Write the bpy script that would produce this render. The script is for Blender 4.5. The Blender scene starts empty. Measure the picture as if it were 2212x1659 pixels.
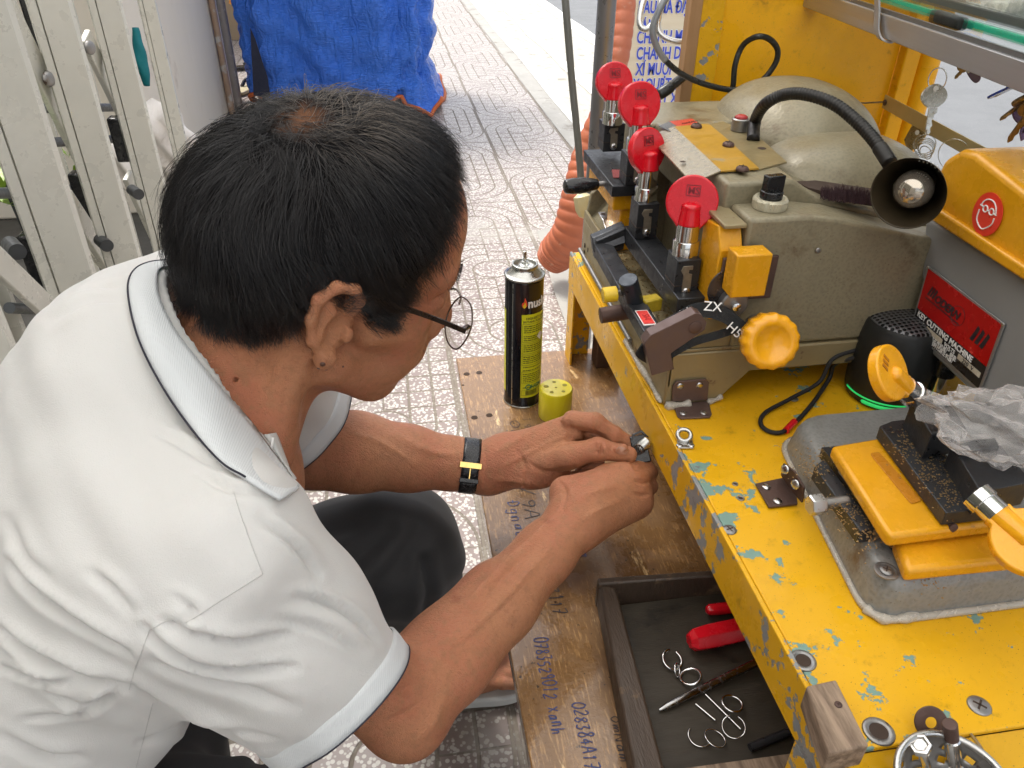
import bpy, bmesh, math, random
import numpy as np
from mathutils import Vector, Matrix
R = math.radians
random.seed(7); RNG = np.random.default_rng(7)
S = bpy.context.scene

# ---------------------------------------------------------------- camera
PITCH, YAW, ROLL, CAMZ = R(33.3), R(9.3), R(0.7), 1.05
FD = Vector((math.cos(PITCH)*math.sin(YAW), math.cos(PITCH)*math.cos(YAW), -math.sin(PITCH)))
_r0 = FD.cross(Vector((0, 0, 1))).normalized(); _u0 = _r0.cross(FD)
RT = _r0*math.cos(ROLL)+_u0*math.sin(ROLL); UP = RT.cross(FD)
CAMP = Vector((0, 0, CAMZ)); FOC = 1661.0
cd = bpy.data.cameras.new('camera'); cam = bpy.data.objects.new('camera', cd); S.collection.objects.link(cam)
cd.sensor_width = 36; cd.lens = 36*FOC/2212; cd.clip_start = .02; cd.clip_end = 400
cam.matrix_world = Matrix(((RT.x, UP.x, -FD.x, 0), (RT.y, UP.y, -FD.y, 0), (RT.z, UP.z, -FD.z, CAMZ), (0, 0, 0, 1)))
S.camera = cam

# ---------------------------------------------------------------- sky and sun
EXPO = 1.14
w = bpy.data.worlds.new('World'); S.world = w; w.use_nodes = True
wn = w.node_tree; sky = wn.nodes.new('ShaderNodeTexSky'); sky.sky_type = 'NISHITA'; sky.sun_disc = False
SUN_EL, SUN_AZ = R(58), R(-35)      # azimuth from +Y towards +X
sky.sun_elevation = SUN_EL; sky.sun_rotation = SUN_AZ; sky.air_density = 1.0; sky.dust_density = 3.5; sky.ozone_density = 1
bg = wn.nodes['Background']; bg.inputs[1].default_value = .13
hs = wn.nodes.new('ShaderNodeHueSaturation'); hs.inputs['Saturation'].default_value = .35      # thin overcast: a paler sky
wn.links.new(sky.outputs[0], hs.inputs['Color']); wn.links.new(hs.outputs[0], bg.inputs[0])
sl = bpy.data.lights.new('sun', 'SUN'); sl.energy = 1.5; sl.angle = R(16); sl.color = (1, .965, .9)
so = bpy.data.objects.new('sun', sl); S.collection.objects.link(so)
_sd = Vector((math.sin(SUN_AZ)*math.cos(SUN_EL), math.cos(SUN_AZ)*math.cos(SUN_EL), math.sin(SUN_EL)))
so.rotation_euler = _sd.to_track_quat('Z', 'Y').to_euler()
S.view_settings.view_transform = 'Standard'; S.view_settings.look = 'None'
S.view_settings.exposure = EXPO; S.view_settings.gamma = 1

# ---------------------------------------------------------------- measuring helpers (a point of the view on a real plane)
def ray(x, y): return FD+RT*((x-1106)/FOC)-UP*((y-829.5)/FOC)
def at(x, y, ax, v):
    d = ray(x, y); i = 'xyz'.index(ax); return CAMP+d*((v-CAMP[i])/d[i])
def dep(x, y, t): return CAMP+ray(x, y)*t

# ---------------------------------------------------------------- scene graph helpers
def tag(o, label=None, cat=None, group=None, kind=None):
    if label: o['label'] = label
    if cat: o['category'] = cat
    if group: o['group'] = group
    if kind: o['kind'] = kind
    return o
def thing(name, label, cat, loc, group=None):
    o = bpy.data.objects.new(name, None); o.empty_display_size = .02; o.location = Vector(loc)
    S.collection.objects.link(o); return tag(o, label, cat, group)
def adopt(o, parent):
    o.parent = parent
    m = Matrix.Identity(4); q = parent
    while q is not None:
        if q.type == 'EMPTY': m = Matrix.Translation(q.location) @ m if False else m
        q = q.parent
    # every parent here is either an untransformed mesh or an Empty moved only by location
    if parent.type == 'EMPTY': o.matrix_parent_inverse = Matrix.Translation(-parent.location)
    return o
def raw(name, V, F, mat, parent=None, smooth=False, bevel=0, seg=2, sub=0, mats=None, mi=None, auto=None):
    me = bpy.data.meshes.new(name); me.from_pydata([tuple(v) for v in V], [], [tuple(f) for f in F]); me.update()
    for m in (mats or [mat]): me.materials.append(m)
    if mi is not None:
        for i, k in enumerate(mi): me.polygons[i].material_index = k
    if smooth: me.shade_smooth()
    o = bpy.data.objects.new(name, me); S.collection.objects.link(o)
    if bevel:
        b = o.modifiers.new('b', 'BEVEL'); b.width = bevel; b.segments = seg; b.limit_method = 'ANGLE'; b.angle_limit = R(35); b.harden_normals = False
        if not smooth: me.shade_smooth(); me.set_sharp_from_angle(angle=R(30))
    if sub:
        s = o.modifiers.new('s', 'SUBSURF'); s.levels = s.render_levels = sub
    if auto is not None: me.shade_smooth(); me.set_sharp_from_angle(angle=R(auto))
    if parent is not None: adopt(o, parent)
    return o

def frame_of(d):
    d = Vector(d).normalized(); a = Vector((0, 0, 1)) if abs(d.z) < .9 else Vector((1, 0, 0))
    x = d.cross(a).normalized(); y = d.cross(x).normalized(); return x, y, d
class MB:
    def __init__(s): s.V = []; s.F = []; s.M = []; s.cm = 0
    def add(s, V, F):
        n = len(s.V); s.V += [Vector(v) for v in V]; s.F += [tuple(i+n for i in f) for f in F]; s.M += [s.cm]*len(F); return s
    def obox(s, o, a, b, c):      # corner + three edge vectors
        o, a, b, c = map(Vector, (o, a, b, c))
        V = [o, o+a, o+a+b, o+b, o+c, o+a+c, o+a+b+c, o+b+c]
        F = [(0, 3, 2, 1), (4, 5, 6, 7), (0, 1, 5, 4), (1, 2, 6, 5), (2, 3, 7, 6), (3, 0, 4, 7)]
        if a.cross(b).dot(c) < 0: F = [f[::-1] for f in F]
        return s.add(V, F)
    def box(s, x0, x1, y0, y1, z0, z1): return s.obox((x0, y0, z0), (x1-x0, 0, 0), (0, y1-y0, 0), (0, 0, z1-z0))
    def cbox(s, c, sx, sy, sz, rot=None):   # centred box, rot = Matrix 3x3
        m = rot or Matrix.Identity(3); c = Vector(c); a, b, d = m@Vector((sx, 0, 0)), m@Vector((0, sy, 0)), m@Vector((0, 0, sz))
        return s.obox(c-(a+b+d)/2, a, b, d)
    def prism(s, poly, ext):      # polygon of 3D points, extruded by vector
        ext = Vector(ext); P = [Vector(p) for p in poly]; n = len(P)
        N = sum(((P[i]-P[0]).cross(P[i+1]-P[0]) for i in range(1, n-1)), Vector())
        if N.dot(ext) > 0: P = P[::-1]
        V = P+[p+ext for p in P]
        F = [tuple(range(n)), tuple(range(2*n-1, n-1, -1))]+[(i, i+n, (i+1) % n+n, (i+1) % n) for i in range(n)]
        F = [F[0], F[1]]+[f[::-1] for f in F[2:]] if False else F
        return s.add(V, F)
    def lathe(s, o, d, prof, n=32, cap0=True, cap1=True, wob=None):   # prof = [(r, h)...]
        x, y, d = frame_of(d); o = Vector(o); V = []
        for r, h in prof:
            for k in range(n):
                a = 2*math.pi*k/n; rr = r*(wob(a, h) if wob else 1)
                V.append(o+d*h+x*(rr*math.cos(a))+y*(rr*math.sin(a)))
        F = []
        for j in range(len(prof)-1):
            for k in range(n): F.append((j*n+k, (j+1)*n+k, (j+1)*n+(k+1) % n, j*n+(k+1) % n))
        if cap0: F.append(tuple(range(n)))
        if cap1: F.append(tuple(range(len(prof)*n-1, (len(prof)-1)*n-1, -1)))
        return s.add(V, F)
    def cyl(s, a, b, r, r2=None, n=24):
        a, b = Vector(a), Vector(b); return s.lathe(a, b-a, [(r, 0), (r if r2 is None else r2, (b-a).length)], n)
    def tube(s, pts, r, n=10, closed=False, cap=True):
        P = [Vector(p) for p in pts]; m = len(P); rr = r if hasattr(r, '__len__') else [r]*m
        T = [(P[(i+1) % m]-P[i-1] if closed or 0 < i < m-1 else (P[1]-P[0] if i == 0 else P[-1]-P[-2])).normalized() for i in range(m)]
        x, y, _ = frame_of(T[0]); V = []
        for i in range(m):
            x = (x-T[i]*x.dot(T[i])).normalized(); y = T[i].cross(x)
            for k in range(n):
                a = 2*math.pi*k/n; V.append(P[i]+x*(rr[i]*math.cos(a))+y*(rr[i]*math.sin(a)))
        F = []
        for j in range(m if closed else m-1):
            j2 = (j+1) % m
            for k in range(n): F.append((j*n+k, j*n+(k+1) % n, j2*n+(k+1) % n, j2*n+k))
        if cap and not closed: F.append(tuple(range(n))[::-1]); F.append(tuple(range((m-1)*n, m*n)))
        return s.add(V, F)
    def ring(s, c, nrm, R_, r, n=28, k=8, a0=0, a1=2*math.pi):
        x, y, _ = frame_of(nrm); c = Vector(c); full = abs(a1-a0-2*math.pi) < 1e-6
        pts = [c+x*(R_*math.cos(a0+(a1-a0)*i/n))+y*(R_*math.sin(a0+(a1-a0)*i/n)) for i in range(n if full else n+1)]
        return s.tube(pts, r, k, closed=full)
    def ball(s, c, r, n=16, sc=(1, 1, 1)):
        return s.lathe(Vector(c)-Vector((0, 0, r*sc[2])), (0, 0, 1), [(max(1e-5, r*math.sin(math.pi*i/n)), r*sc[2]*(1-math.cos(math.pi*i/n))) for i in range(n+1)], 2*n)
    def sheet(s, P, thick=0, nrm=None):  # grid of points [i][j]
        ni, nj = len(P), len(P[0]); V = [Vector(p) for row in P for p in row]
        F = [(i*nj+j, (i+1)*nj+j, (i+1)*nj+j+1, i*nj+j+1) for i in range(ni-1) for j in range(nj-1)]
        return s.add(V, F)
    def build(s, name, mat, parent=None, **k):
        if isinstance(mat, list): return raw(name, s.V, s.F, None, parent, mats=mat, mi=s.M, **k)
        return raw(name, s.V, s.F, mat, parent, **k)
def spline(P, n=8, closed=False):
    P = [Vector(p) for p in P]; m = len(P); out = []
    for i in range(m if closed else m-1):
        p0 = P[(i-1) % m] if closed or i > 0 else P[0]*2-P[1]; p1 = P[i]; p2 = P[(i+1) % m]
        p3 = P[(i+2) % m] if closed or i < m-2 else P[-1]*2-P[-2]
        for k in range(n):
            t = k/n; out.append(.5*((2*p1)+(p2-p0)*t+(2*p0-5*p1+4*p2-p3)*t*t+(3*p1-p0-3*p2+p3)*t**3))
    if not closed: out.append(P[-1])
    return out

# ---------------------------------------------------------------- material helpers
class NT:
    def __init__(s, name):
        s.m = bpy.data.materials.new(name); s.m.use_nodes = True; s.t = s.m.node_tree; s.b = s.t.nodes['Principled BSDF']
        s.co = s.t.nodes.new('ShaderNodeTexCoord').outputs['Object']
    def n(s, typ, **k):
        x = s.t.nodes.new(typ)
        for a, b in k.items(): setattr(x, a, b)
        return x
    def link(s, a, b):
        if hasattr(a, 'is_linked'): s.t.links.new(a, b)
        else: b.default_value = a if not isinstance(a, tuple) or len(a) == 4 or b.type == 'VECTOR' else a+(1,)
    def math(s, op, a, b=0, c=0, clamp=False):
        x = s.n('ShaderNodeMath', operation=op, use_clamp=clamp); s.link(a, x.inputs[0]); s.link(b, x.inputs[1]); s.link(c, x.inputs[2]); return x.outputs[0]
    def mapping(s, scale=(1, 1, 1), loc=(0, 0, 0), rot=(0, 0, 0), v=None):
        x = s.n('ShaderNodeMapping'); s.link(v or s.co, x.inputs[0]); x.inputs[1].default_value = loc; x.inputs[2].default_value = rot; x.inputs[3].default_value = scale; return x.outputs[0]
    def noise(s, scale, detail=4, rough=.55, v=None, dist=0):
        x = s.n('ShaderNodeTexNoise'); s.link(v or s.co, x.inputs['Vector']); x.inputs['Scale'].default_value = scale
        x.inputs['Detail'].default_value = detail; x.inputs['Roughness'].default_value = rough; x.inputs['Distortion'].default_value = dist; return x.outputs[0]
    def voro(s, scale, v=None, feat='F1', out='Distance', rnd=1):
        x = s.n('ShaderNodeTexVoronoi', feature=feat); s.link(v or s.co, x.inputs['Vector']); x.inputs['Scale'].default_value = scale; x.inputs['Randomness'].default_value = rnd; return x.outputs[out]
    def rng(s, v, a, b, c=0, d=1, smooth=True):
        x = s.n('ShaderNodeMapRange'); x.clamp = True
        if smooth: x.interpolation_type = 'SMOOTHSTEP'
        s.link(v, x.inputs[0]); x.inputs[1].default_value = a; x.inputs[2].default_value = b; x.inputs[3].default_value = c; x.inputs[4].default_value = d; return x.outputs[0]
    def mix(s, f, a, b, typ='MIX'):
        x = s.n('ShaderNodeMix', data_type='RGBA', blend_type=typ); s.link(f, x.inputs[0]); s.link(a, x.inputs[6]); s.link(b, x.inputs[7]); return x.outputs[2]
    def bump(s, h, strength=.3, dist=.001, nrm=None):
        x = s.n('ShaderNodeBump'); x.inputs['Strength'].default_value = strength; x.inputs['Distance'].default_value = dist
        s.link(h, x.inputs['Height']); 
        if nrm: s.link(nrm, x.inputs['Normal'])
        return x.outputs[0]
    def set(s, **k):
        for a, v in k.items():
            s.link(v, s.b.inputs[{'color': 'Base Color', 'rough': 'Roughness', 'metal': 'Metallic', 'normal': 'Normal', 'trans': 'Transmission Weight', 'ior': 'IOR', 'alpha': 'Alpha', 'coat': 'Coat Weight', 'coatr': 'Coat Roughness', 'sss': 'Subsurface Weight', 'sheen': 'Sheen Weight', 'emit': 'Emission Color', 'emits': 'Emission Strength', 'spec': 'Specular IOR Level'}[a]])
        return s
def mul(c, k): return tuple(min(1, x*k) for x in c)
def mk(name, col, rough=.5, metal=0, var=.15, vs=30, bump=0, bs=200, bd=.001, layers=(), stretch=(1, 1, 1), rv=.1, **kw):
    t = NT(name); v = t.mapping(stretch) if stretch != (1, 1, 1) else None
    nz = t.noise(vs, 5, .6, v)
    c = t.mix(nz, mul(col, 1-var), mul(col, 1+var)); r = t.rng(t.noise(vs*2.3, 4, .6, v), .3, .7, max(.02, rough-rv), min(1, rough+rv))
    for (lc, ls, th, soft, lr) in layers:     # patches: colour, scale, threshold, softness, roughness
        k = t.rng(t.noise(ls, 6, .62, t.mapping(loc=(ls*.37, ls*.11, th*9))), th, th+soft)
        c = t.mix(k, c, lc); r = t.math('ADD', t.math('MULTIPLY', r, t.math('SUBTRACT', 1, k)), t.math('MULTIPLY', k, lr))
    t.set(color=c, rough=r, metal=metal)
    if bump: t.set(normal=t.bump(t.noise(bs, 3, .5, v), bump, bd))
    if kw: t.set(**kw)
    return t.m
# ---------------------------------------------------------------- materials
YEL = (.76, .405, .010)
def yellow_paint(name, chips=.66, edge=.9, col=YEL, teal=True, wearx=None):
    t = NT(name)
    c = t.mix(t.noise(9, 5, .6), mul(col, .82), mul(col, 1.1))
    c = t.mix(t.rng(t.noise(60, 6, .7), .56, .8), c, mul(col, .45))                       # grime film
    c = t.mix(t.rng(t.noise(900, 2, .5), .70, .74), c, (.09, .05, .02))                      # specks of dirt
    big = t.math('ADD', t.noise(46, 7, .62), t.math('MULTIPLY', t.math('SUBTRACT', t.noise(5.5, 2, .5, t.mapping(loc=(3.1, 1.7, 0))), .5), .55))
    if wearx:     # paint worn through along the front edge where hands and tools rub
        sx = t.n('ShaderNodeSeparateXYZ'); t.link(t.co, sx.inputs[0]); big = t.math('ADD', big, t.rng(sx.outputs[0], wearx, wearx+.06, .055, 0))
    sc1 = t.rng(t.noise(26, 8, .75, t.mapping((9, .7, 1), rot=(0, 0, .6))), .70, .76); sc2 = t.rng(t.noise(21, 8, .75, t.mapping((.6, 8, 1), rot=(0, 0, .25))), .71, .76); c = t.mix(t.math('MULTIPLY', t.math('MAXIMUM', sc1, sc2), .55), c, (.20, .10, .02))
    rs = t.rng(t.noise(7, 6, .7, t.mapping(loc=(9, 4, 2))), .60, .78); c = t.mix(t.math('MULTIPLY', rs, .5), c, (.25, .09, .015))
    k = t.rng(big, chips, chips+.008)
    c = t.mix(k, c, t.mix(t.noise(80), (.15, .26, .22), (.22, .34, .29)) if teal else t.mix(t.noise(80), (.16, .17, .17), (.33, .33, .33)))
    k2 = t.rng(big, chips+.13, chips+.14)
    c = t.mix(k2, c, t.mix(t.noise(150), (.10, .08, .07), (.28, .27, .27)))
    h = t.math('SUBTRACT', t.math('MULTIPLY', t.noise(120, 3), .25), k)
    t.set(color=c, rough=t.rng(t.noise(22, 5), .3, .7, .22, .46), normal=t.bump(h, .5, .0006), spec=.32)
    return t.m
m_deck = yellow_paint('deck_paint', .635, wearx=.25)
m_yel = yellow_paint('yellow_paint', .80)
m_edge = yellow_paint('worn_edge_paint', .585, teal=False)
m_steel = mk('brushed_steel', (.55, .54, .52), .3, 1, .12, 40, .08, 400)
m_chrome = mk('chrome', (.75, .74, .72), .12, 1, .05, 60, rv=.04)
m_dsteel = mk('dull_steel', (.30, .29, .28), .42, .85, .25, 60, .15, 300, layers=[((.10, .055, .035), 55, .62, .08, .8)])
m_rust = mk('rusty_brown_metal', (.105, .062, .05), .55, .45, .3, 50, .3, 260, layers=[((.20, .11, .07), 70, .66, .1, .8)])
m_rubber = mk('black_rubber', (.012, .012, .012), .5, 0, .2, 60, .1, 500)
m_black = mk('black_plastic', (.012, .012, .013), .22, 0, .15, 60)
m_iron = mk('dark_machined_iron', (.045, .047, .052), .36, .55, .25, 45, .15, 400, layers=[((.19, .13, .07), 130, .64, .12, .8)])
m_brass = mk('brass_key', (.42, .33, .17), .32, .9, .2, 90)
m_screw = mk('screw_steel', (.6, .6, .6), .25, 1, .1, 90)
m_glue = mk('hot_glue', (.55, .5, .42), .25, 0, .2, 60, .3, 120, trans=.25)
m_red = mk('red_plastic', (.62, .006, .016), .24, 0, .12, 30, .04, 300, coat=.15)
m_amber = mk('amber_plastic', (.86, .385, .008), .25, 0, .1, 40, .03, 200, coat=.3, layers=[((.35, .12, .02), 130, .74, .05, .5)])
m_grayw = mk('gate_paint', (.60, .585, .52), .32, .1, .07, 14, layers=[((.36, .33, .27), 45, .68, .1, .6)])
m_txtw = mk('white_ink', (.8, .78, .75), .4, 0, .05); m_txtk = mk('black_ink', (.02, .02, .025), .4, 0, .05)
m_txtb = mk('blue_ink', (.03, .06, .42), .4, 0, .05)

def hammered(name, col, metal=.35, dirt=True, bs_=.28):
    t = NT(name)
    v = t.voro(330, t.mapping((1, 1, 1)), 'SMOOTH_F1'); nz = t.noise(260, 3, .5)
    c = t.mix(t.rng(v, .1, .6), mul(col, .84), mul(col, 1.14)); c = t.mix(t.noise(12, 4), c, mul(col, .8))
    if dirt:
        c = t.mix(t.rng(t.noise(18, 6, .65), .56, .74), c, (.13, .08, .04)); c = t.mix(t.rng(t.noise(700, 2), .68, .74), c, (.08, .05, .03))
    t.set(color=c, rough=t.rng(t.noise(30), .3, .7, .28, .5), metal=metal, normal=t.bump(t.math('ADD', v, nz), bs_, .0009)); return t.m
m_gold = hammered('hammered_gold_enamel', (.26, .225, .145), .12)
m_goldp = mk('smooth_gold_enamel', (.29, .235, .13), .4, .3, .2, 20, .1, 200, layers=[((.16, .09, .05), 60, .62, .12, .8)])
m_cast = hammered('grey_cast_enamel', (.25, .25, .238), .15)
m_greyhead = mk('smooth_grey_enamel', (.25, .25, .245), .42, .05, .08, 20, .06, 200, layers=[((.22, .21, .19), 40, .68, .1, .6)])
m_sled = mk('orange_cast_enamel', (.72, .335, .010), .26, .05, .15, 25, .22, 300, layers=[((.12, .07, .04), 40, .68, .1, .6)])

# ---------------------------------------------------------------- ground
def tile_material():
    t = NT('terrazzo_paving')
    sep = t.n('ShaderNodeSeparateXYZ'); t.link(t.co, sep.inputs[0]); X, Y = sep.outputs[0], sep.outputs[1]
    PX, PY = .359, .812
    cx = t.math('SUBTRACT', t.math('MODULO', t.math('ADD', X, 50*PX-.659+PX/2), PX), PX/2)     # offset from the column's middle
    u = t.math('ABSOLUTE', cx); side = t.math('GREATER_THAN', cx, 0)
    yy = t.math('MODULO', t.math('ADD', t.math('ADD', Y, 60*PY-4.086+PY*.0), t.math('MULTIPLY', side, PY/2)), PY)   # 0 at a converging line
    a, b = PY*.25, PY*.75
    e = t.math('MAXIMUM', t.math('MAXIMUM', t.math('SUBTRACT', a, yy), t.math('SUBTRACT', yy, b)), 0)
    d = t.math('SQRT', t.math('ADD', t.math('MULTIPLY', u, u), t.math('MULTIPLY', e, e)))
    lw = .0032
    def line(x, r, w=lw): return t.rng(t.math('ABSOLUTE', t.math('SUBTRACT', x, r)), w*.6, w*1.25, 1, 0)
    def mx(*L):
        o = L[0]
        for l in L[1:]: o = t.math('MAXIMUM', o, l)
        return o
    ca = t.math('SUBTRACT', t.math('ABSOLUTE', t.math('SUBTRACT', yy, PY/2)), PY/4)
    dc = t.math('SQRT', t.math('ADD', t.math('MULTIPLY', u, u), t.math('MULTIPLY', ca, ca)))      # distance to a circle's centre
    incirc = t.math('LESS_THAN', dc, .0615)
    arcs = mx(line(d, .061), line(d, .120), line(d, .172))
    hat = line(t.math('SUBTRACT', t.math('MODULO', t.math('ADD', yy, .034+PY), .0677), .0338), 0)
    hat = t.math('MULTIPLY', hat, t.math('LESS_THAN', e, .0005))
    cen = line(u, 0, .002)
    g = t.math('MULTIPLY', mx(arcs, hat, cen), t.math('SUBTRACT', 1, incirc))
    g = mx(g, line(dc, .061), line(t.math('SUBTRACT', yy, 0), 0, .004), line(yy, PY, .004), line(u, PX/2, .0042))
    # chips
    ch = t.voro(135, feat='F1', out='Distance', v=t.mapping((1, 1, 0))); cc = t.voro(135, feat='F1', out='Color', v=t.mapping((1, 1, 0)))
    sc = t.n('ShaderNodeSeparateColor'); t.link(cc, sc.inputs[0])
    on = t.math('MULTIPLY', t.rng(ch, .38, .54, 1, 0), t.rng(sc.outputs[0], .10, .14))
    base = t.mix(t.noise(3, 3), (.24, .17, .15), (.32, .27, .25))
    c = t.mix(on, base, t.mix(sc.outputs[1], (.58, .54, .48), (.64, .61, .56)))
    c = t.mix(t.math('MULTIPLY', g, .85), c, (.20, .17, .13)); c = t.mix(t.rng(t.noise(2.2, 6, .65), .5, .75), c, (.42, .39, .34))
    t.set(color=c, rough=t.rng(g, 0, 1, .34, .8), normal=t.bump(t.math('SUBTRACT', 1, g), .6, .003)); return t.m
def sheet_obj(name, pts, z, mat, kind='structure'):
    m = MB(); m.add([(x, y, z) for x, y in pts], [tuple(range(len(pts)))]); o = m.build(name, mat); return tag(o, kind=kind)
m_conc = mk('worn_concrete', (.38, .365, .33), .75, 0, .22, 5, .5, 60, .003, layers=[((.22, .20, .17), 9, .56, .15, .9), ((.5, .49, .46), 30, .62, .05, .8)])
m_asph = mk('asphalt', (.19, .195, .20), .8, 0, .12, 3, .5, 350, .003, layers=[((.42, .42, .41), 220, .6, .1, .8)])
m_rwhite = mk('road_paint', (.86, .85, .80), .6, 0, .1, 20, .2, 200, layers=[((.4, .39, .36), 25, .62, .06, .8)])
sheet_obj('ground', [(-150, -150), (200, -150), (200, 300), (-150, 300)], -.016, m_conc)
sheet_obj('road', [(1.62, -60), (90, -60), (90, 200), (1.62, 200)], -.008, m_asph)
# gutter: gently ragged strips
def strip(name, x0, x1, y0, y1, z, mat, rag=.02, n=120, th=.0):
    rr = random.Random(name); A = []; B = []
    for i in range(n+1):
        y = y0+(y1-y0)*(i/n)**1.6
        A.append((x0+rr.uniform(-rag, rag), y)); B.append((x1+rr.uniform(-rag, rag), y))
    return sheet_obj(name, A+B[::-1], z, mat)
strip('gutter', .955, 1.63, -4, 60, -.004, mk('gutter_concrete', (.50, .47, .40), .5, 0, .2, 4, .6, 40, .004, stretch=(6, 1, 1), layers=[((.33, .31, .26), 14, .55, .12, .8)]), .004)
strip('road_edge_line', 1.60, 1.72, -4, 60, .000, m_rwhite, .012)
strip('gutter_paint', 1.18, 1.26, -4, 60, .001, m_rwhite, .022)
strip('kerb_paint', .945, .985, -4, 60, .004, m_rwhite, .009)
strip('kerb', .85, .96, -4, 60, .000, m_conc, .006)
sheet_obj('pavement', [(-3.2, -4), (.855, -4), (.855, 60), (-3.2, 60)], .000-.004, tile_material())
# rough cement patch by the cart's far leg
pp = [(at(*p, 'z', 0).x, at(*p, 'z', 0).y) for p in [(1160, 500), (1240, 480), (1330, 470), (1500, 520), (1480, 1000), (1245, 760), (1200, 640)]]
sheet_obj('cement_patch', pp, .002, m_conc)
pp = [(-.60, 1.2), (-.26, 1.2), (-.235, 2.05), (-.25, 2.4), (-.6, 2.4)]
sheet_obj('cement_strip', pp, .002, mk('cement', (.36, .34, .27), .7, 0, .2, 12, .5, 90, .002, layers=[((.25, .24, .20), 40, .6, .1, .8)]))

# ---------------------------------------------------------------- the plank (workbench board)
t = NT('varnished_plywood')
vy = t.mapping((7, 1, 1))
c = t.mix(t.noise(7, 6, .65, vy), (.15, .078, .032), (.31, .17, .068)); c = t.mix(t.rng(t.noise(60, 4, .6, vy), .5, .75), c, (.50, .29, .12))
c = t.mix(t.rng(t.noise(3.4, 5, .6, t.mapping(loc=(.35, .2, 0))), .50, .66), c, (.10, .05, .025))
c = t.mix(t.rng(t.noise(160, 3, .6), .66, .72), c, (.05, .03, .02)); c = t.mix(t.rng(t.noise(40, 6, .7, t.mapping((1, .25, 1), rot=(0, 0, .7))), .63, .7), c, (.72, .5, .25))
t.set(color=c, rough=t.rng(t.noise(26, 6, .65), .35, .68, .14, .5), coat=.6, coatr=.10, normal=t.bump(t.math('ADD', t.noise(55, 5, .6), t.noise(260, 3)), .35, .0013))
m_board = t.m
BZ = .43
b = MB(); b.box(.078, .95, -.25, 1.016, BZ-.018, BZ)
board = thing('workbench', 'scratched varnished plywood workbench with ink writing, under the yellow stand', 'workbench', (.4, .5, 0))
b.build('bench_top', m_board, board, bevel=.0015)
m_ply = mk('plywood_edge', (.40, .25, .10), .6, 0, .25, 60, stretch=(1, 1, 30))
for (x, y) in ((.16, .96), (.86, .96), (.16, -.2), (.86, -.2)):
    MB().box(x-.02, x+.02, y-.02, y+.02, 0, BZ-.018).build('leg', m_ply, board, bevel=.002)
m_hole = mk('hole_dark', (.05, .03, .02), .9)
for (x, y) in [(1008, 808), (1035, 805), (1000, 832), (1025, 902), (1057, 897)]:
    p = at(x, y, 'z', BZ); r_ = .0016 if x == 1000 else .0044; MB().lathe((p.x, p.y, BZ-.0005), (0, 0, 1), [(r_*1.15, 0), (r_, .0009)], 16).build('drill_hole', m_hole, board)
# thin plank joint
p0, p1 = at(1215, 775, 'z', BZ), at(1262, 900, 'z', BZ)

# ---------------------------------------------------------------- yellow stand (deck on legs)
DZ = .603
stand = thing('yellow_stand', 'worn yellow steel stand with chipped deck carrying both key machines', 'stand', (.6, .5, BZ))
DX0, DX1, DY0, DY1 = .2475, 1.0, .235, 1.0
b = MB(); b.box(DX0+.003, DX1, DY0, DY1, DZ-.004, DZ); b.build('deck', m_deck, stand, bevel=.0012)
b = MB(); b.box(DX0-.002, DX0+.002, DY0+.004, DY1, DZ-.048, DZ+.0012); b.build('front_rail', m_edge, stand, bevel=.0008)

# sloped near flap, legs, and the bare metal angle below the far corner
b = MB(); b.add([(DX0+.004, DY0, DZ-.0045), (DX1, DY0, DZ-.0045), (DX1, DY0-.10, DZ-.10), (DX0-.012, DY0-.10, DZ-.10)], [(0, 3, 2, 1)])
b.obox((DX0+.004, DY0, DZ-.006), (DX1-DX0, 0, 0), (-.016, -.10, -.10), (0, .002, -.002)); b.build('flap', m_yel, stand)
m_leg = yellow_paint('leg_paint', .60, teal=False)
for (x, y) in ((DX0, DY1-.03), (DX0-.001, DY0+.006)):
    b = MB(); b.box(x, x+.003, y, y+.034, BZ if y > .5 else .3, DZ-.0048 if y > .5 else DZ-.05); b.box(x+.003, x+.036, y+.031, y+.034, BZ if y > .5 else .3, DZ-.0048)
    b.build('leg', m_leg, stand, bevel=.0008)
for y0_ in (.96, .25): MB().box(.96, .99, y0_, y0_+.03, 0, DZ-.005).build('leg', m_leg, stand, bevel=.001)
b = MB(); b.box(.285, .325, .955, .985, BZ+.0005, BZ+.055); o = b.build('wooden_spacer', mk('brown_wood_block', (.10, .055, .035), .6, 0, .2, 60), None, bevel=.001)
tag(o, 'brown wooden block standing beside the stand\'s far leg on the plywood', 'wood block')
# screws and holes in the deck
def screw_on(parent, p, nrm, r=.0045, mat=None, name='screw', slot=True, hgt=.0016):
    nrm = Vector(nrm).normalized(); b = MB()
    b.lathe(Vector(p), nrm, [(r, 0), (r, hgt*.35), (r*.82, hgt*.8), (r*.45, hgt), (.0001, hgt*1.03)], 20, cap1=False)
    o = b.build(name, mat or m_screw, parent, smooth=True)
    if slot:
        x, y, _ = frame_of(nrm); c = MB(); a = RNG.uniform(0, 3); u, v = x*math.cos(a)+y*math.sin(a), -x*math.sin(a)+y*math.cos(a)
        for (p_, q_) in ((u, v), (v, u)): c.obox(Vector(p)+nrm*hgt*.96-p_*r*.55-q_*r*.09, p_*r*1.1, q_*r*.18, nrm*hgt*.14)
        c.build('cross_slot', m_hole, o)
    return o
for q, r in (((1576, 1145), .0058), ((1714, 862), .005), ((2115, 1525), .0075)):
    p = at(*q, 'z', DZ); screw_on(stand, (p.x, p.y, DZ), (0, 0, 1), r, m_dsteel)
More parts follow.
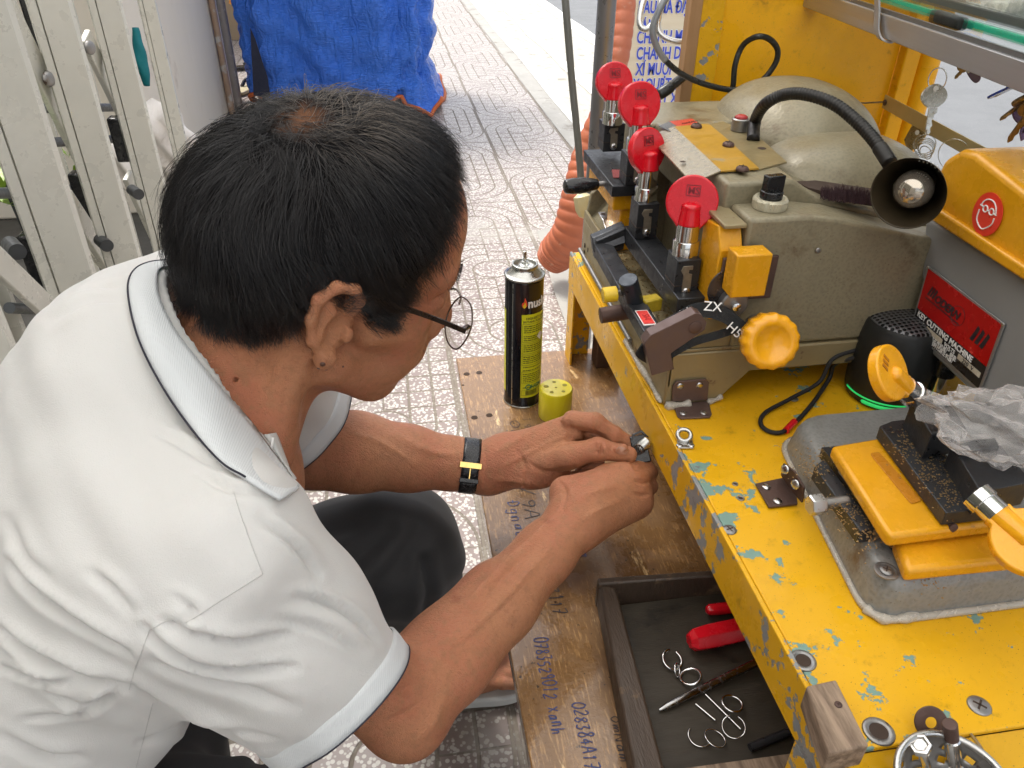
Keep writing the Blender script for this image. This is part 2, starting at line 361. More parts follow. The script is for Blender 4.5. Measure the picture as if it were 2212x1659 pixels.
for q, r in (((1735, 1427), .0052), ((1898, 1580), .0058), ((1600, 1077), .002), ((1588, 1046), .0016)):
    p = at(*q, 'z', DZ); b = MB(); b.lathe((p.x, p.y, DZ), (0, 0, 1), [(r*1.75, 0), (r*1.6, .0008), (r*1.05, .0008), (r, .0002)], 22, cap1=False)
    o = b.build('bolt_hole', m_dsteel, stand, smooth=True); MB().lathe((p.x, p.y, DZ+.0003), (0, 0, 1), [(r, 0), (.0001, .0001)], 22).build('hole', m_hole, o)

# ---------------------------------------------------------------- canvas overhead, out of view, added to keep the near side in open shade
aw = thing('added_awning', 'pale canvas added out of view to shade the stand and the seated man', 'added_awning', (-.8, .2, 2.4))
t = NT('canvas'); tl = t.n('ShaderNodeBsdfTranslucent'); tl.inputs[0].default_value = (1, .985, .94, 1); mx_ = t.n('ShaderNodeMixShader'); mx_.inputs[0].default_value = .88; t.set(color=(.7, .68, .62), rough=.8)
t.t.links.new(t.b.outputs[0], mx_.inputs[1]); t.t.links.new(tl.outputs[0], mx_.inputs[2]); t.t.links.new(mx_.outputs[0], t.t.nodes['Material Output'].inputs[0]); m_can = t.m
bb = MB(); bb.add([(-2.6, -2.8, 2.75), (1.15, -2.8, 2.15), (1.15, 1.75, 2.15), (-2.6, 1.75, 2.75)], [(0, 1, 2, 3)]); o = bb.build('canvas', m_can, aw)
MB().box(-2.9, -2.6, -6, 1.2, 0, 3).build('shop_front_panel', mk('shop_front', (.45, .42, .36), .7), aw)
# ---------------------------------------------------------------- folding gate at the left
gate = thing('folding_gate', 'cream metal accordion gate with black rods, folded behind the man', 'gate', (-.5, 1.6, 0))
m_rod = mk('grey_rod', (.075, .08, .085), .4, .5, .2, 50)
def slat(px, py, X, w, z0=.0, z1=1.9, name='slat', ang=None, th=.022, groove=.3):
    p = at(px, py, 'x', X); c = Vector((p.x, p.y, 0)); d = Vector((p.x, p.y, 0)).normalized()
    side = Vector((d.y, -d.x, 0)); side = (side*math.cos(R(ang or 8))+d*math.sin(R(ang or 8))).normalized(); n = Vector((-side.y, side.x, 0))
    g = groove; b = MB()
    prof = [(-.5, 0), (-.5, -1), (-g-.02, -1), (-g, -.7), (-g+.02, -1), (.38, -1), (.5, -.55), (.5, 0)]   # folded sheet profile
    b.prism([c+side*(w*a)+n*(th*q)+Vector((0, 0, z0)) for a, q in prof], (0, 0, z1-z0))
    return b.build(name, m_grayw, gate, auto=25)
SL = [(42, 281, -.50, .074), (184, 281, -.50, .062), (295, 281, -.51, .058), (379, 281, -.52, .038), (-75, 700, -.46, .07)]
for q in SL: slat(*q)
for px, w in ((20, .03), (118, .03), (236, .022)): slat(px, 330, -.72, w, name='rear_slat', groove=.1)
for px in (45, 80): slat(px, 900, -.62, .06, 0, .9, name='rear_slat', groove=.1)
for (x0, y0, x1, y1, X) in [(20, 40, 168, 340, -.54), (190, 105, 262, 250, -.55), (150, 450, 250, 600, -.55), (-20, 560, 120, 690, -.52), (280, 400, 335, 520, -.56), (-60, 80, 60, 330, -.60), (90, 420, 215, 560, -.62)]:
    a, c = at(x0, y0, 'x', X), at(x1, y1, 'x', X); b = MB(); d = (c-a).normalized(); n = Vector((1, -.25, 0)).normalized(); s = d.cross(n).normalized()*.017
    b.obox(a-s-d*.03, d*((c-a).length+.06), s*2, n*.012); b.build('lattice_bar', m_grayw, gate, bevel=.002)
for (x0, y0, x1, y1) in [(60, 103, 100, 103), (75, 234, 250, 232), (100, 308, 290, 298), (-20, 418, 45, 416), (130, 410, 195, 406), (-20, 552, 80, 545), (80, 620, 130, 620), (20, 665, 75, 668)]:
    a, c = at(x0, y0, 'x', -.575), at(x1, y1, 'x', -.575); b = MB(); b.cyl(a, c, .0085, n=14); b.build('rod', m_rod, gate, smooth=False, auto=40)
for (x, y) in [(105, 170), (193, 103)]:
    p = at(x, y, 'x', -.52); screw_on(gate, p, (1, -.6, 0), .012, m_dsteel, 'bolt', False, .006)
for (x, y) in [(285, 410), (216, 518), (22, 527)]:
    p = at(x, y, 'x', -.52); b = MB(); b.cyl(p, p+Vector((.02, -.03, 0)), .011); b.build('roller', m_rod, gate, auto=40)
for (x, y, h) in [(85, 55, .10), (186, 430, .10), (85, 570, .10), (262, 300, .09)]:
    p = at(x, y, 'x', -.545); b = MB(); b.cbox(p, .03, .03, h); b.build('guide_block', m_black, gate, bevel=.004)

# ---------------------------------------------------------------- wall, doorway and the things left of the tarp
m_wall = mk('stained_cream_wall', (.80, .73, .61), .6, 0, .08, 3, .1, 60, .002, layers=[((.52, .43, .33), 4, .60, .2, .7)], stretch=(1, 1, .35))
wl = MB(); e0 = at(505, 150, 'x', -.82); wl.box(-1.6, -.82, 2.9, e0.y, 0, 2.3)
o = wl.build('shop_wall', m_wall, bevel=.01); tag(o, 'cream painted wall end between the folding gate and the brown pipes', 'wall')
m_bpipe = mk('brown_painted_pipe', (.34, .23, .16), .5, 0, .2, 20, layers=[((.45, .43, .40), 12, .55, .1, .6)])
for k, (x, r, col, lb) in enumerate([(482, .016, m_bpipe, 'thin brown pipe running up the corner of the cream wall'), (500, .022, mk('grey_post', (.42, .38, .35), .5, .1, .2, 25, layers=[((.62, .58, .55), 18, .56, .06, .6)]), 'scuffed grey brown post beside the thin brown pipe')]):
    p = at(x, 130, 'x', -.80+.015*k); b = MB(); b.cyl((p.x, p.y-.02, 0), (p.x, p.y-.02, 2.2), r)
    tag(b.build('pipe' if k == 0 else 'door_post', col, None, auto=40), lb, 'pipe' if k == 0 else 'post')
m_in = mk('doorway_wall', (.30, .22, .13), .8, 0, .2, 3)
b = MB(); b.box(-2.6, -.60, 6.6, 6.7, .0, 2.2); tag(b.build('passage_wall', m_in), 'dim ochre wall at the end of the doorway left of the blue tarp', 'wall')
b = MB(); P = [at(x, y, 'y', 6.0) for x, y in ((500, -8), (517, 2), (528, 18), (545, 30), (552, 34))]
b.tube(spline(P, 6), .05, 10); o = b.build('rolled_cloth', mk('cloth_red_yellow', (.75, .25, .05), .8, 0, .5, 6, layers=[((.7, .62, .08), 3, .5, .1, .8)]), smooth=True)
tag(o, 'red and yellow rolled cloth hanging in the doorway above the tarp\'s left edge', 'cloth')
b = MB(); p = at(537, 104, 'y', 5.2); b.lathe(p-Vector((0, 0, .05)), (.4, -.2, 1), [(.03, 0), (.045, .02), (.05, .09), (.048, .1)], 20); o = b.build('cup', mk('white_plastic', (.8, .78, .75), .4), smooth=True)
tag(o, 'white plastic cup half hidden behind the tarp\'s left edge', 'cup')
def sandal(p, ang, L, mat1, mat2, label):
    c, s = math.cos(ang), math.sin(ang)
    th = thing('sandal', label, 'sandal', p, 'sandals left by the doorway')
    out = [(-.5, -.13), (-.53, 0), (-.5, .13), (-.2, .15), (.1, .17), (.35, .19), (.5, .1), (.54, 0), (.48, -.12), (.3, -.17), (0, -.14), (-.25, -.13)]
    P = [Vector((p[0]+(x*c-y*s)*L, p[1]+(x*s+y*c)*L, p[2])) for x, y in spline([(x, y, 0) for x, y in out], 4, True) for x, y in [(x, y)]] if False else [Vector((p[0]+(v.x*c-v.y*s)*L, p[1]+(v.x*s+v.y*c)*L, p[2])) for v in spline([(x, y, 0) for x, y in out], 4, True)]
    b = MB(); b.prism(P, (0, 0, .018)); b.build('sole', mat1, th, bevel=.004)
    b = MB(); q = [Vector((p[0]+(x*c-y*s)*L, p[1]+(x*s+y*c)*L, p[2]+z)) for x, y, z in [(0, -.16, .018), (.12, -.1, .05), (.2, 0, .062), (.12, .12, .05), (0, .17, .018)]]
    b.tube(spline(q, 5), .011, 8); b.build('strap', mat2, th, smooth=True); return th
p = at(545, 205, 'z', .0); sandal((p.x-.03, p.y+.1, .004), 1.2, .25, mk('sandal_tan', (.35, .30, .18), .7), m_black, 'tan sandal on the paving at the tarp\'s left corner')
p = at(530, 150, 'z', .0); sandal((p.x, p.y, .004), .2, .25, m_black, m_black, 'black sandal further back in the doorway')
# white cloth bag and teal cloth behind the gate
def blobcloth(name, P, r, mat, lb, cat, amp=.02, flat=1):
    b = MB(); S_ = spline(P, 10); n = len(S_)
    rr = [r*(.45+.55*math.sin(math.pi*(i+.5)/n)) for i in range(n)]
    b.tube(S_, rr, 40)
    for i, v in enumerate(b.V):
        k = v.x*61+v.z*45; v.z += amp*.5*math.sin(k*1.3+v.y*38); v.x += amp*math.sin(v.z*95+v.y*40)*.6; v.y += amp*math.sin(v.x*120+v.z*60)
    return tag(b.build(name, mat, smooth=True), lb, cat)
m_wcloth = mk('white_cloth', (.74, .70, .66), .85, 0, .08, 14, .3, 70, .004)
blobcloth('cloth_bundle', [at(x, y, 'x', -.62) for x, y in ((325, 240), (352, 300), (378, 370), (400, 430))], .085, m_wcloth, 'crumpled white cloth bundle stuffed behind the folding gate', 'cloth', .012)
blobcloth('cloth_bag', [at(x, y, 'x', -.66) for x, y in ((258, 300), (275, 350), (290, 400))], .05, m_wcloth, 'small whitish cloth hanging between two gate slats, left of the larger bundle', 'cloth', .012)
blobcloth('teal_cloth', [at(x, y, 'x', -.75) for x, y in ((292, 60), (305, 130), (318, 185))], .019, mk('teal_fabric', (.0, .16, .18), .7), 'strip of teal fabric showing between the two right gate slats', 'cloth', .002)
def leafy(cx, cy, X, n, lb, sc=1.0):
    th = thing('potted_plant', lb, 'plant', at(cx, cy, 'x', X)); p = at(cx, cy, 'x', X); b = MB(); rr = random.Random(cx)
    for i in range(n):
        a = rr.uniform(0, 6.28); el = rr.uniform(.1, 1.2); d = Vector((math.cos(a)*math.cos(el), math.sin(a)*math.cos(el), math.sin(el))); L = rr.uniform(.05, .10)*sc; s = d.cross(Vector((0, 0, 1))).normalized()*L*.13
        q = p+Vector((rr.uniform(-.02, .02), rr.uniform(-.02, .02), rr.uniform(-.05, .02)))
        b.add([q, q+d*L*.5+s+Vector((0, 0, .004)), q+d*L+Vector((0, 0, -.02)), q+d*L*.5-s+Vector((0, 0, .004))], [(0, 1, 2, 3)])
    b.build('leaves', mk('leaf_green', (.22, .34, .04), .5, 0, .4, 60), th)
    b = MB(); b.tube([p+Vector((0, 0, .01)), p+Vector((.01, 0, -.15)), p+Vector((0, 0, -.34))], .004); b.build('stem', m_rod, th)
leafy(4, 385, -.62, 26, 'yellow green plant seen at the far left between gate slats')
leafy(165, 350, -.70, 18, 'small bright green plant behind the second gate slat', .7)
b = MB(); b.box(-1.75, -1.70, -1, 2.9, 0, 2.3); tag(b.build('rear_wall', mk('dark_backdrop', (.12, .115, .085), .8, 0, .4, 4)), 'dark backdrop wall behind the folding gate, interior gloom put into its colour', 'wall')  # dark colour stands in for the unlit interior seen between the slats
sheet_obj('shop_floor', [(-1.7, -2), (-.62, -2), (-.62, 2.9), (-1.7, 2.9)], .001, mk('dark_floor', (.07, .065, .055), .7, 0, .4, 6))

# ---------------------------------------------------------------- cart covered with a blue tarp
cov = thing('covered_cart', 'street cart wrapped in a blue woven tarp, standing on the pavement', 'covered cart', (-.2, 4.6, 0))
t = NT('blue_woven_tarp')
vv = t.mapping((1, 1, 5)); wr = t.noise(17, 6, .68, vv); wr2 = t.noise(55, 5, .7, t.mapping((1, 1, 6), rot=(.2, .25, 0)))
weave = t.math('ADD', t.math('SINE', t.math('MULTIPLY', t.n('ShaderNodeSeparateXYZ').outputs[0], 1)), 0)
wr3 = t.noise(30, 2, .5, t.mapping((1.2, 1.2, 7), rot=(.12, .18, 0)), .6); wr4 = t.noise(8, 3, .5, t.mapping((3, 3, .6)), .8)
c = t.mix(t.noise(4, 3), (.04, .17, .78), (.07, .25, .92))
t.set(color=c, rough=.25, normal=t.bump(t.math('ADD', t.math('MULTIPLY', wr3, .45), t.math('MULTIPLY', wr4, 1.5)), 1, .030)); m_tarp = t.m
TP = [(-.36, 4.95), (-.62, 4.85), (-.70, 4.60), (-.69, 4.40), (-.60, 4.27), (-.35, 4.20), (-.05, 4.17), (.14, 4.20), (.235, 4.30), (.27, 4.48), (.27, 4.9), (.0, 5.0)]
ring_ = spline([(x, y, 0) for x, y in TP], 14, True); rows = []; NZ = 70
for i in range(NZ+1):
    z = .075+1.4*i/NZ; row = []
    for k, p in enumerate(ring_):
        s = k/len(ring_)*60; c_ = Vector((-.2, 4.55, 0)); d = (p-c_); f = 1+.05*(1-min(1, z/.12))*(1 if p.x > 0.1 else .2)
        off = .026*math.sin(s*1.25+z*1.2)*min(1, .35+z)+.010*math.sin(z*34+s*.9+2*math.sin(s*.5))+.006*math.sin(z*63-s*2.1)
        if p.x > .12: off += -.03*math.exp(-((z-.22)/.06)**2)+.05*math.exp(-((z-.06)/.05)**2)
        q = c_+d*f+d.normalized()*off; row.append((q.x, q.y, z+(.03*math.sin(s*.8)-(.04 if p.x > .1 else 0))*(1 if i < 3 else 0)))
    row.append(row[0]); rows.append(row)
b = MB(); b.sheet(rows); b.build('tarp', m_tarp, cov, smooth=True)
b = MB(); b.tube([Vector(q)+Vector((0, -.004, -.004)) for q in rows[0][:-1]], .011, 8, closed=True); b.build('hem', mk('orange_hem', (.62, .14, .03), .6), cov, smooth=True)
b = MB(); b.box(-.56, .15, 4.35, 4.8, .12, 1.38); b.build('cart_body', m_dsteel, cov)
for x in (-.5, .1):
    for y in (4.4, 4.75): MB().box(x-.02, x+.02, y-.02, y+.02, 0, .12).build('foot', m_rod, cov)
# dark navy sheet set before the tarp's left corner
b = MB(); P = [at(x, y, 'y', 4.17) for x, y in ((541, 60), (543, 110), (548, 205), (578, 212), (584, 205), (578, 165), (566, 130), (552, 85))]
b.prism(P, (0, -.006, 0)); b.build('flap', mk('navy_sheet', (.008, .012, .035), .6), cov)

# ---------------------------------------------------------------- steel pole, orange duct, drinks menu, hanging cable
p = at(1303, 120, 'y', 1.6); b = MB(); b.cyl((p.x, p.y, 0), (p.x, p.y, 2.0), .0185)
tag(b.build('steel_pole', mk('pole_grey', (.20, .20, .21), .35, .6, .15, 20), auto=40), 'upright grey steel pole beside the orange duct, behind the red knobs', 'pole')
m_duct = mk('orange_duct_plastic', (.46, .135, .065), .5, 0, .2, 8, .1, 100, layers=[((.55, .35, .25), 20, .6, .15, .7)])
pts = spline([dep(1186, 566, 2.36), dep(1205, 545, 2.33), dep(1236, 500, 2.26), dep(1256, 420, 2.22), dep(1268, 340, 2.2), dep(1298, 250, 2.15), dep(1330, 150, 2.1), dep(1346, 50, 2.08), dep(1354, -70, 2.06)], 34)
n = len(pts); rr = [(.055-.027*min(1, max(0, (i/n-.35)/.3))-.012*max(0, 1-i/30))*(1+.085*abs(math.sin(i*.36))**.6) for i in range(n)]
b = MB(); b.tube(pts, rr, 26); tag(b.build('ventilation_duct', m_duct, smooth=True), 'orange corrugated flexible duct rising from the pavement behind the key machine', 'duct')

t = NT('pale_wood_print'); c = t.mix(t.noise(5, 6, .6, t.mapping((.5, 1, 9))), (.66, .56, .38), (.86, .80, .66)); t.set(color=c, rough=.4); m_pw = t.m
FNT = None
def text(s_, size, o, ux, uy, mat, parent, name='lettering', ext=.0002, bold=0, shear=0, sx=1, center=False):
    cu = bpy.data.curves.new(name, 'FONT'); cu.body = s_; cu.size = size; cu.extrude = ext; cu.offset = bold; cu.shear = shear; cu.resolution_u = 3
    if center: cu.align_x = 'CENTER'; cu.align_y = 'CENTER'
    tmp = bpy.data.objects.new(name, cu); S.collection.objects.link(tmp)
    dg = bpy.context.evaluated_depsgraph_get(); me = bpy.data.meshes.new_from_object(tmp.evaluated_get(dg)); S.collection.objects.unlink(tmp); bpy.data.objects.remove(tmp)
    ux, uy = Vector(ux).normalized(), Vector(uy).normalized(); nz = ux.cross(uy)
    me.transform(Matrix(((ux.x*sx, uy.x, nz.x, o[0]), (ux.y*sx, uy.y, nz.y, o[1]), (ux.z*sx, uy.z, nz.z, o[2]), (0, 0, 0, 1))))
    me.materials.clear(); me.materials.append(mat); ob = bpy.data.objects.new(name, me); S.collection.objects.link(ob)
    if parent is not None: adopt(ob, parent)
    return ob
menu = thing('menu_board', 'pale wood print drinks menu with blue Vietnamese lettering behind the red knobs', 'menu sign', (.9, 2.45, 0))
MY = 2.45; a = at(1362, 0, 'y', MY); d = at(1500, 0, 'y', MY); b = MB(); b.box(a.x+.005, d.x+.06, MY, MY+.012, .05, 1.05); b.build('board', m_pw, menu, bevel=.001)
m_blue = mk('menu_blue', (.05, .09, .62), .4); m_wht = mk('menu_white', (.9, .9, .88), .4)
for s_, x, y, h in [('RAU MÁ ĐẬU', 1377, 20, .047), ('ĐÁ ME', 1378, 50, .03), ('CHANH MUỐI', 1374, 85, .05), ('CHANH DÂY', 1373, 120, .05), ('XÍ MUỘI', 1372, 154, .05), ('YAOURT DÂU', 1366, 187, .05), ('YAOURT XOÀI', 1360, 218, .05), ('YAOURT MÍT', 1366, 248, .05)]:
    p = at(x, y+8, 'y', MY)
    for (m_, bo, dy) in ((m_wht, .0030, -.002), (m_blue, .0012, -.0032)): text(s_, h, (p.x, MY+dy+.0008, p.z), (1, 0, 0), (0, 0, 1), m_, menu, bold=bo, sx=.62)

cab = thing('hanging_cable', 'grey cable hanging down with a cream plug connector at its end', 'cable', (.28, 1.1, .7))
P = [dep(1218, -40, 1.02), dep(1226, 60, 1.04), dep(1236, 180, 1.07), dep(1249, 310, 1.1), dep(1256, 400, 1.12), dep(1258, 432, 1.12)]
MB().tube(spline(P, 8), .0052, 12).build('cord', mk('grey_cable', (.13, .13, .115), .45), cab, smooth=True)
b = MB(); q0, q1 = dep(1256, 418, 1.12), dep(1264, 462, 1.13); b.lathe(q0, q1-q0, [(.007, 0), (.013, .004), (.0135, .022), (.010, .032), (.004, .036)], 8); b.build('connector', mk('cream_plastic', (.66, .58, .34), .4), cab, auto=30)
# ---------------------------------------------------------------- the big key copying machine
mach = thing('key_copying_machine', 'large gold enamelled key copying machine with four red knobs beside a gooseneck lamp', 'key machine', (.42, .8, DZ))
def pr(name, poly, ext, mat, parent, bevel=.0015, **k):
    return MB().prism(poly, ext).build(name, mat, parent, bevel=bevel, **k)
YF = .61
# pedestal (raised underside), then the body as an XZ profile pulled along Y
pr('pedestal', [(.256, YF, DZ), (.313, YF, DZ), (.343, YF, .637), (.66, YF, .637), (.66, YF, .664), (.256, YF, .664)], (0, .365, 0), m_goldp, mach, .002)
pr('body', [(.316, YF+.001, .6655), (.66, YF+.001, .6655), (.66, YF+.001, .74), (.491, YF+.001, .772), (.40, YF+.001, .795), (.372, YF+.001, .799), (.312, YF+.001, .799)], (0, .042, 0), m_gold, mach, .004, seg=3)
pr('body', [(.330, .653, .6655), (.66, .653, .6655), (.66, .653, .74), (.49, .653, .776), (.40, .653, .800), (.372, .653, .818), (.305, .653, .818), (.305, .653, .77), (.330, .653, .765)], (0, .215, 0), m_gold, mach, .004, seg=3)
pr('body', [(.262, .868, .6655), (.66, .868, .6655), (.66, .868, .76), (.42, .868, .816), (.30, .868, .816), (.30, .868, .76), (.29, .868, .70)], (0, .10, 0), m_gold, mach, .003)
# front tray with its wall
b = MB(); b.box(.2575, .335, YF+.0, .975, .6645, .668); b.box(.2565, .2605, YF+.0, .975, .625, .6755); b.build('chip_tray', m_goldp, mach, bevel=.001)
b = MB(); b.box(.262, .316, YF+.001, YF+.005, .668, .705); b.build('tray_end', m_goldp, mach, bevel=.0015)
rr_ = random.Random(3); b = MB()
for i in range(900):     # brass filings on the tray
    x, y = rr_.uniform(.262, .31), rr_.uniform(.62, .93); s = rr_.uniform(.0004, .0011); b.cbox((x, y, .6685+rr_.uniform(0, .001)), s*2, s, s*.6, Matrix.Rotation(rr_.uniform(0, 3), 3, 'Z'))
tag(b.build('brass_filings', mk('filings', (.33, .22, .10), .45, .6, .4, 400), mach), kind='stuff')
b = MB(); b.cyl((.252, .97, .62), (.252, .72, .617), .0028, n=10); b.build('guide_rod', m_dsteel, mach, auto=40)
# hump (belt cover) modelled as a rounded dome
b = MB(); rows = []
for i in range(25):
    ph = math.pi*.5*i/24; row = []
    for k in range(49):
        a = 2*math.pi*k/48; ca, sa = math.cos(a), math.sin(a)
        q = lambda v, e: math.copysign(abs(v)**e, v)
        r_ = math.cos(ph)**.8
        row.append((.482+.100*r_*q(ca, .8), .880+.130*r_*q(sa, .85), .735+.122*math.sin(ph)**.85))
    rows.append(row)
b.sheet(rows[:-1]+[[(.482, .880, .857)]*49]); b.build('belt_cover', m_gold, mach, smooth=True)
b = MB(); rows = []
for i in range(19):
    ph = math.pi*.5*i/18; row = []
    for k in range(41):
        a = 2*math.pi*k/40; r_ = math.cos(ph)**.7; q = lambda v, e: math.copysign(abs(v)**e, v)
        row.append((.485+.098*r_*q(math.cos(a), .8), .765+.080*r_*q(math.sin(a), .8), .745+.080*math.sin(ph)**.8))
    rows.append(row)
b.sheet(rows[:-1]+[[(.485, .765, .825)]*41]); b.build('motor_cover', m_gold, mach, smooth=True)
for i in range(4):
    P = [at(x, y, 'y', .80) for x, y in ((1655+i*9, 262+i*9), (1690+i*9, 259+i*9.5), (1750+i*4, 270+i*10))]
    # vents sit on the dome: project the line of sight onto the dome's surface
    pts = []
    for j in range(12):
        u = j/11; x = 1650+i*12+u*(110-i*14); y = 260+i*10.5+8*u*u
        d = ray(x, y); best = None
        for t_ in np.linspace(.7, 1.2, 260):
            p = CAMP+d*t_; X, Y, Z = (p.x-.482)/.100, (p.y-.880)/.130, (p.z-.735)/.122
            if Z > 0 and (abs(X)**(1/.75*1)*1+abs(Y)**(1/.8)) < 3 and (abs(X)**2.4+abs(Y)**2.3)**.95+Z**2.2 <= 1: best = p; break
        if best is not None: pts.append(best+Vector((0, -.0005, .0008)))
    if len(pts) > 2: b = MB(); b.tube(pts, .0016, 6); b.build('vent', m_hole, mach, smooth=True)
# belt slot with its brush
b = MB(); P = [at(x, y, 'z', .797) for x, y in ((1716, 400), (1760, 398), (1900, 418), (1905, 450), (1830, 436), (1745, 414))]; b.prism(P, (0, 0, .004)); b.build('belt_slot', m_hole, mach)
b = MB(); rr_ = random.Random(5)
for i in range(520):
    x = rr_.uniform(1772, 1902); y = 424+(x-1772)*.12+rr_.uniform(-8, 8); p = at(x, y, 'z', .80)
    L = rr_.uniform(.006, .013)*(.5+.5*math.sin(math.pi*(x-1765)/150)); d = Vector((rr_.uniform(-.4, .4), rr_.uniform(-.1, .7), 1)).normalized()
    b.tube([p, p+d*L], [.0005, .0002], 3)
tag(b.build('brush', mk('dark_bristle', (.04, .016, .02), .7), mach), kind='stuff')
# top cover plate: bent sheet, screws, label
pz = .8195
P = [at(*q, 'z', pz) for q in ((1557, 373), (1639, 367), (1566, 300), (1530, 270), (1455, 277))]
mp = mk('ochre_cover_plate', (.44, .25, .035), .38, .1, .12, 18, .05, 200, layers=[((.30, .24, .13), 16, .56, .12, .55)])
pr('cover_plate', P, (0, 0, .002), mp, mach, .0004)
lip = [P[0], P[4], P[4]+Vector((-.028, .0, -.010)), P[0]+Vector((-.028, -.002, -.010))]
mlip = mk('dusty_plate_lip', (.36, .31, .22), .3, .5, .15, 60, .2, 500, layers=[((.2, .15, .09), 40, .6, .12, .7)])
b = MB(); b.prism([q+Vector((0, 0, .0004)) for q in lip], (0, 0, .002)); b.build('plate_lip', mlip, mach, bevel=.0004)
P2 = [at(*q, 'z', pz) for q in ((1640, 366), (1700, 350), (1632, 290), (1560, 262), (1531, 270), (1566, 300))]
pr('rear_plate', [q-Vector((0, 0, .0016)) for q in P2], (0, 0, .002), mk('olive_plate', (.24, .19, .095), .42, .2, .15, 25), mach, .0004)
for q in ((1504, 275), (1573, 315), (1603, 368)): screw_on(mach, at(*q, 'z', pz+.0022), (0, 0, 1), .0062, m_rust, 'screw', True, .0042)
for q, r in (((1475, 349), .003), ((1646, 320), .0045)):
    MB().lathe(at(*q, 'z', pz+(-.003 if r < .004 else .0008)), (0, 0, 1), [(r, 0), (.0001, .0003)], 16, cap0=False).build('plate_hole', m_hole, mach)
lb = [at(*q, 'z', .8185) for q in ((1430, 275), (1455, 271), (1478, 260), (1509, 270), (1470, 275), (1452, 286))]
P = [at(*q, 'z', .8190) for q in ((1423, 273), (1449, 286), (1466, 276), (1446, 263))]; pr('label_dark', P, (0, 0, .0006), mk('label_grey', (.14, .14, .14), .35, .3, .6, 300), mach, 0)
P = [at(*q, 'z', .8192) for q in ((1446, 263), (1466, 276), (1512, 269), (1495, 257))]; pr('label_red', P, (0, 0, .0006), mk('label_red', (.55, .06, .03), .35, .2, .3, 200), mach, 0)
p = at(1473, 268, 'z', .8201); text('MODERN', .006, p, at(1495, 264, 'z', .82)-p, at(1470, 258, 'z', .82)-p, m_txtk, mach)
# lamp switch and red button
p = at(1661, 447, 'z', .7995)
sw = MB().lathe(p, (0, 0, 1), [(.0155, 0), (.0158, .002), (.0158, .0075), (.0145, .0095), (.0125, .0095), (.0115, .0085)], 96, wob=lambda a, h: 1+(.018 if 0 < h < .008 else 0)*(1 if int(a*96/2/math.pi) % 2 else -1)).build('switch_collar', mk('knurled_cream', (.50, .46, .34), .35, .3, .1, 80), mach, auto=30)
b = MB(); b.lathe(p+Vector((0, 0, .008)), (0, 0, 1), [(.0103, 0), (.0103, .008)], 40); b.cbox(p+Vector((0, 0, .022)), .0185, .0085, .016, Matrix.Rotation(.15, 3, 'Z')); b.build('switch_knob', m_black, sw, bevel=.001)
p = at(1597, 281, 'z', .8205); MB().lathe(p, (0, 0, 1), [(.0095, 0), (.0095, .012), (.008, .013), (.0072, .012)], 32).build('button_collar', m_dsteel, mach, auto=30)
MB().lathe(p+Vector((0, 0, .0119)), (0, 0, 1), [(.0071, 0), (.0068, .003), (.004, .0045), (.0001, .0048)], 28).build('red_button', mk('dusty_red', (.40, .03, .03), .4), mach, smooth=True)
# vise blocks, rails, clamp keys
def vise(x, y, z0, h, w=.024, d=.028, grip=True):
    o = MB().box(x-w/2, x+w/2, y, y+d, z0, z0+h).build('vise_block', m_iron, mach, bevel=.0007)
    b = MB(); b.box(x-w/2-.0006, x+w/2+.0006, y-.0006, y+d, z0+h*.33, z0+h*.345); b.build('joint', m_hole, o)
    f = y-.0012; c = MB()     # the notched catch plate on the front
    H = h; q = [(-.0045, .17), (-.0045, .62), (-.0075, .74), (-.0055, .86), (.004, .86), (.004, .76), (.0005, .76), (.0005, .66), (.004, .64), (.0045, .17), (.0025, .08), (-.0025, .08)]
    c.prism([(x+u, f, z0+H*v) for u, v in q], (0, .0013, 0)); c.build('catch_plate', mk('worn_brass_plate', (.32, .28, .22), .4, .7, .3, 300), o, bevel=.0002)
    screw_on(mach, (x, f-.0004, z0+H*.20), (0, -1, 0), .0042, m_screw, 'screw', True, .0022)
    return o
def mark(o_, c, ux, uy, mat, parent, s=.007, txt='MS'):
    ux, uy = Vector(ux).normalized(), Vector(uy).normalized(); n = ux.cross(uy).normalized(); c = Vector(c); b = MB(); k = s*.09
    for sx in (-1, 1):
        b.obox(c+ux*(sx*s-k/2)-uy*s*.78, ux*k, uy*s*1.56, n*.0004); b.obox(c+uy*(sx*s*.78-k/2)-ux*s, ux*2*s, uy*k, n*.0004)
    b.build('emblem_frame', mat, o_); text(txt, s*1.5, c-ux*s*.82-uy*s*.52+n*.0002, ux, uy, mat, o_, 'emblem', .0003, bold=.0001, sx=.95)
m_redd = mk('embossed_red', (.22, .004, .01), .4)
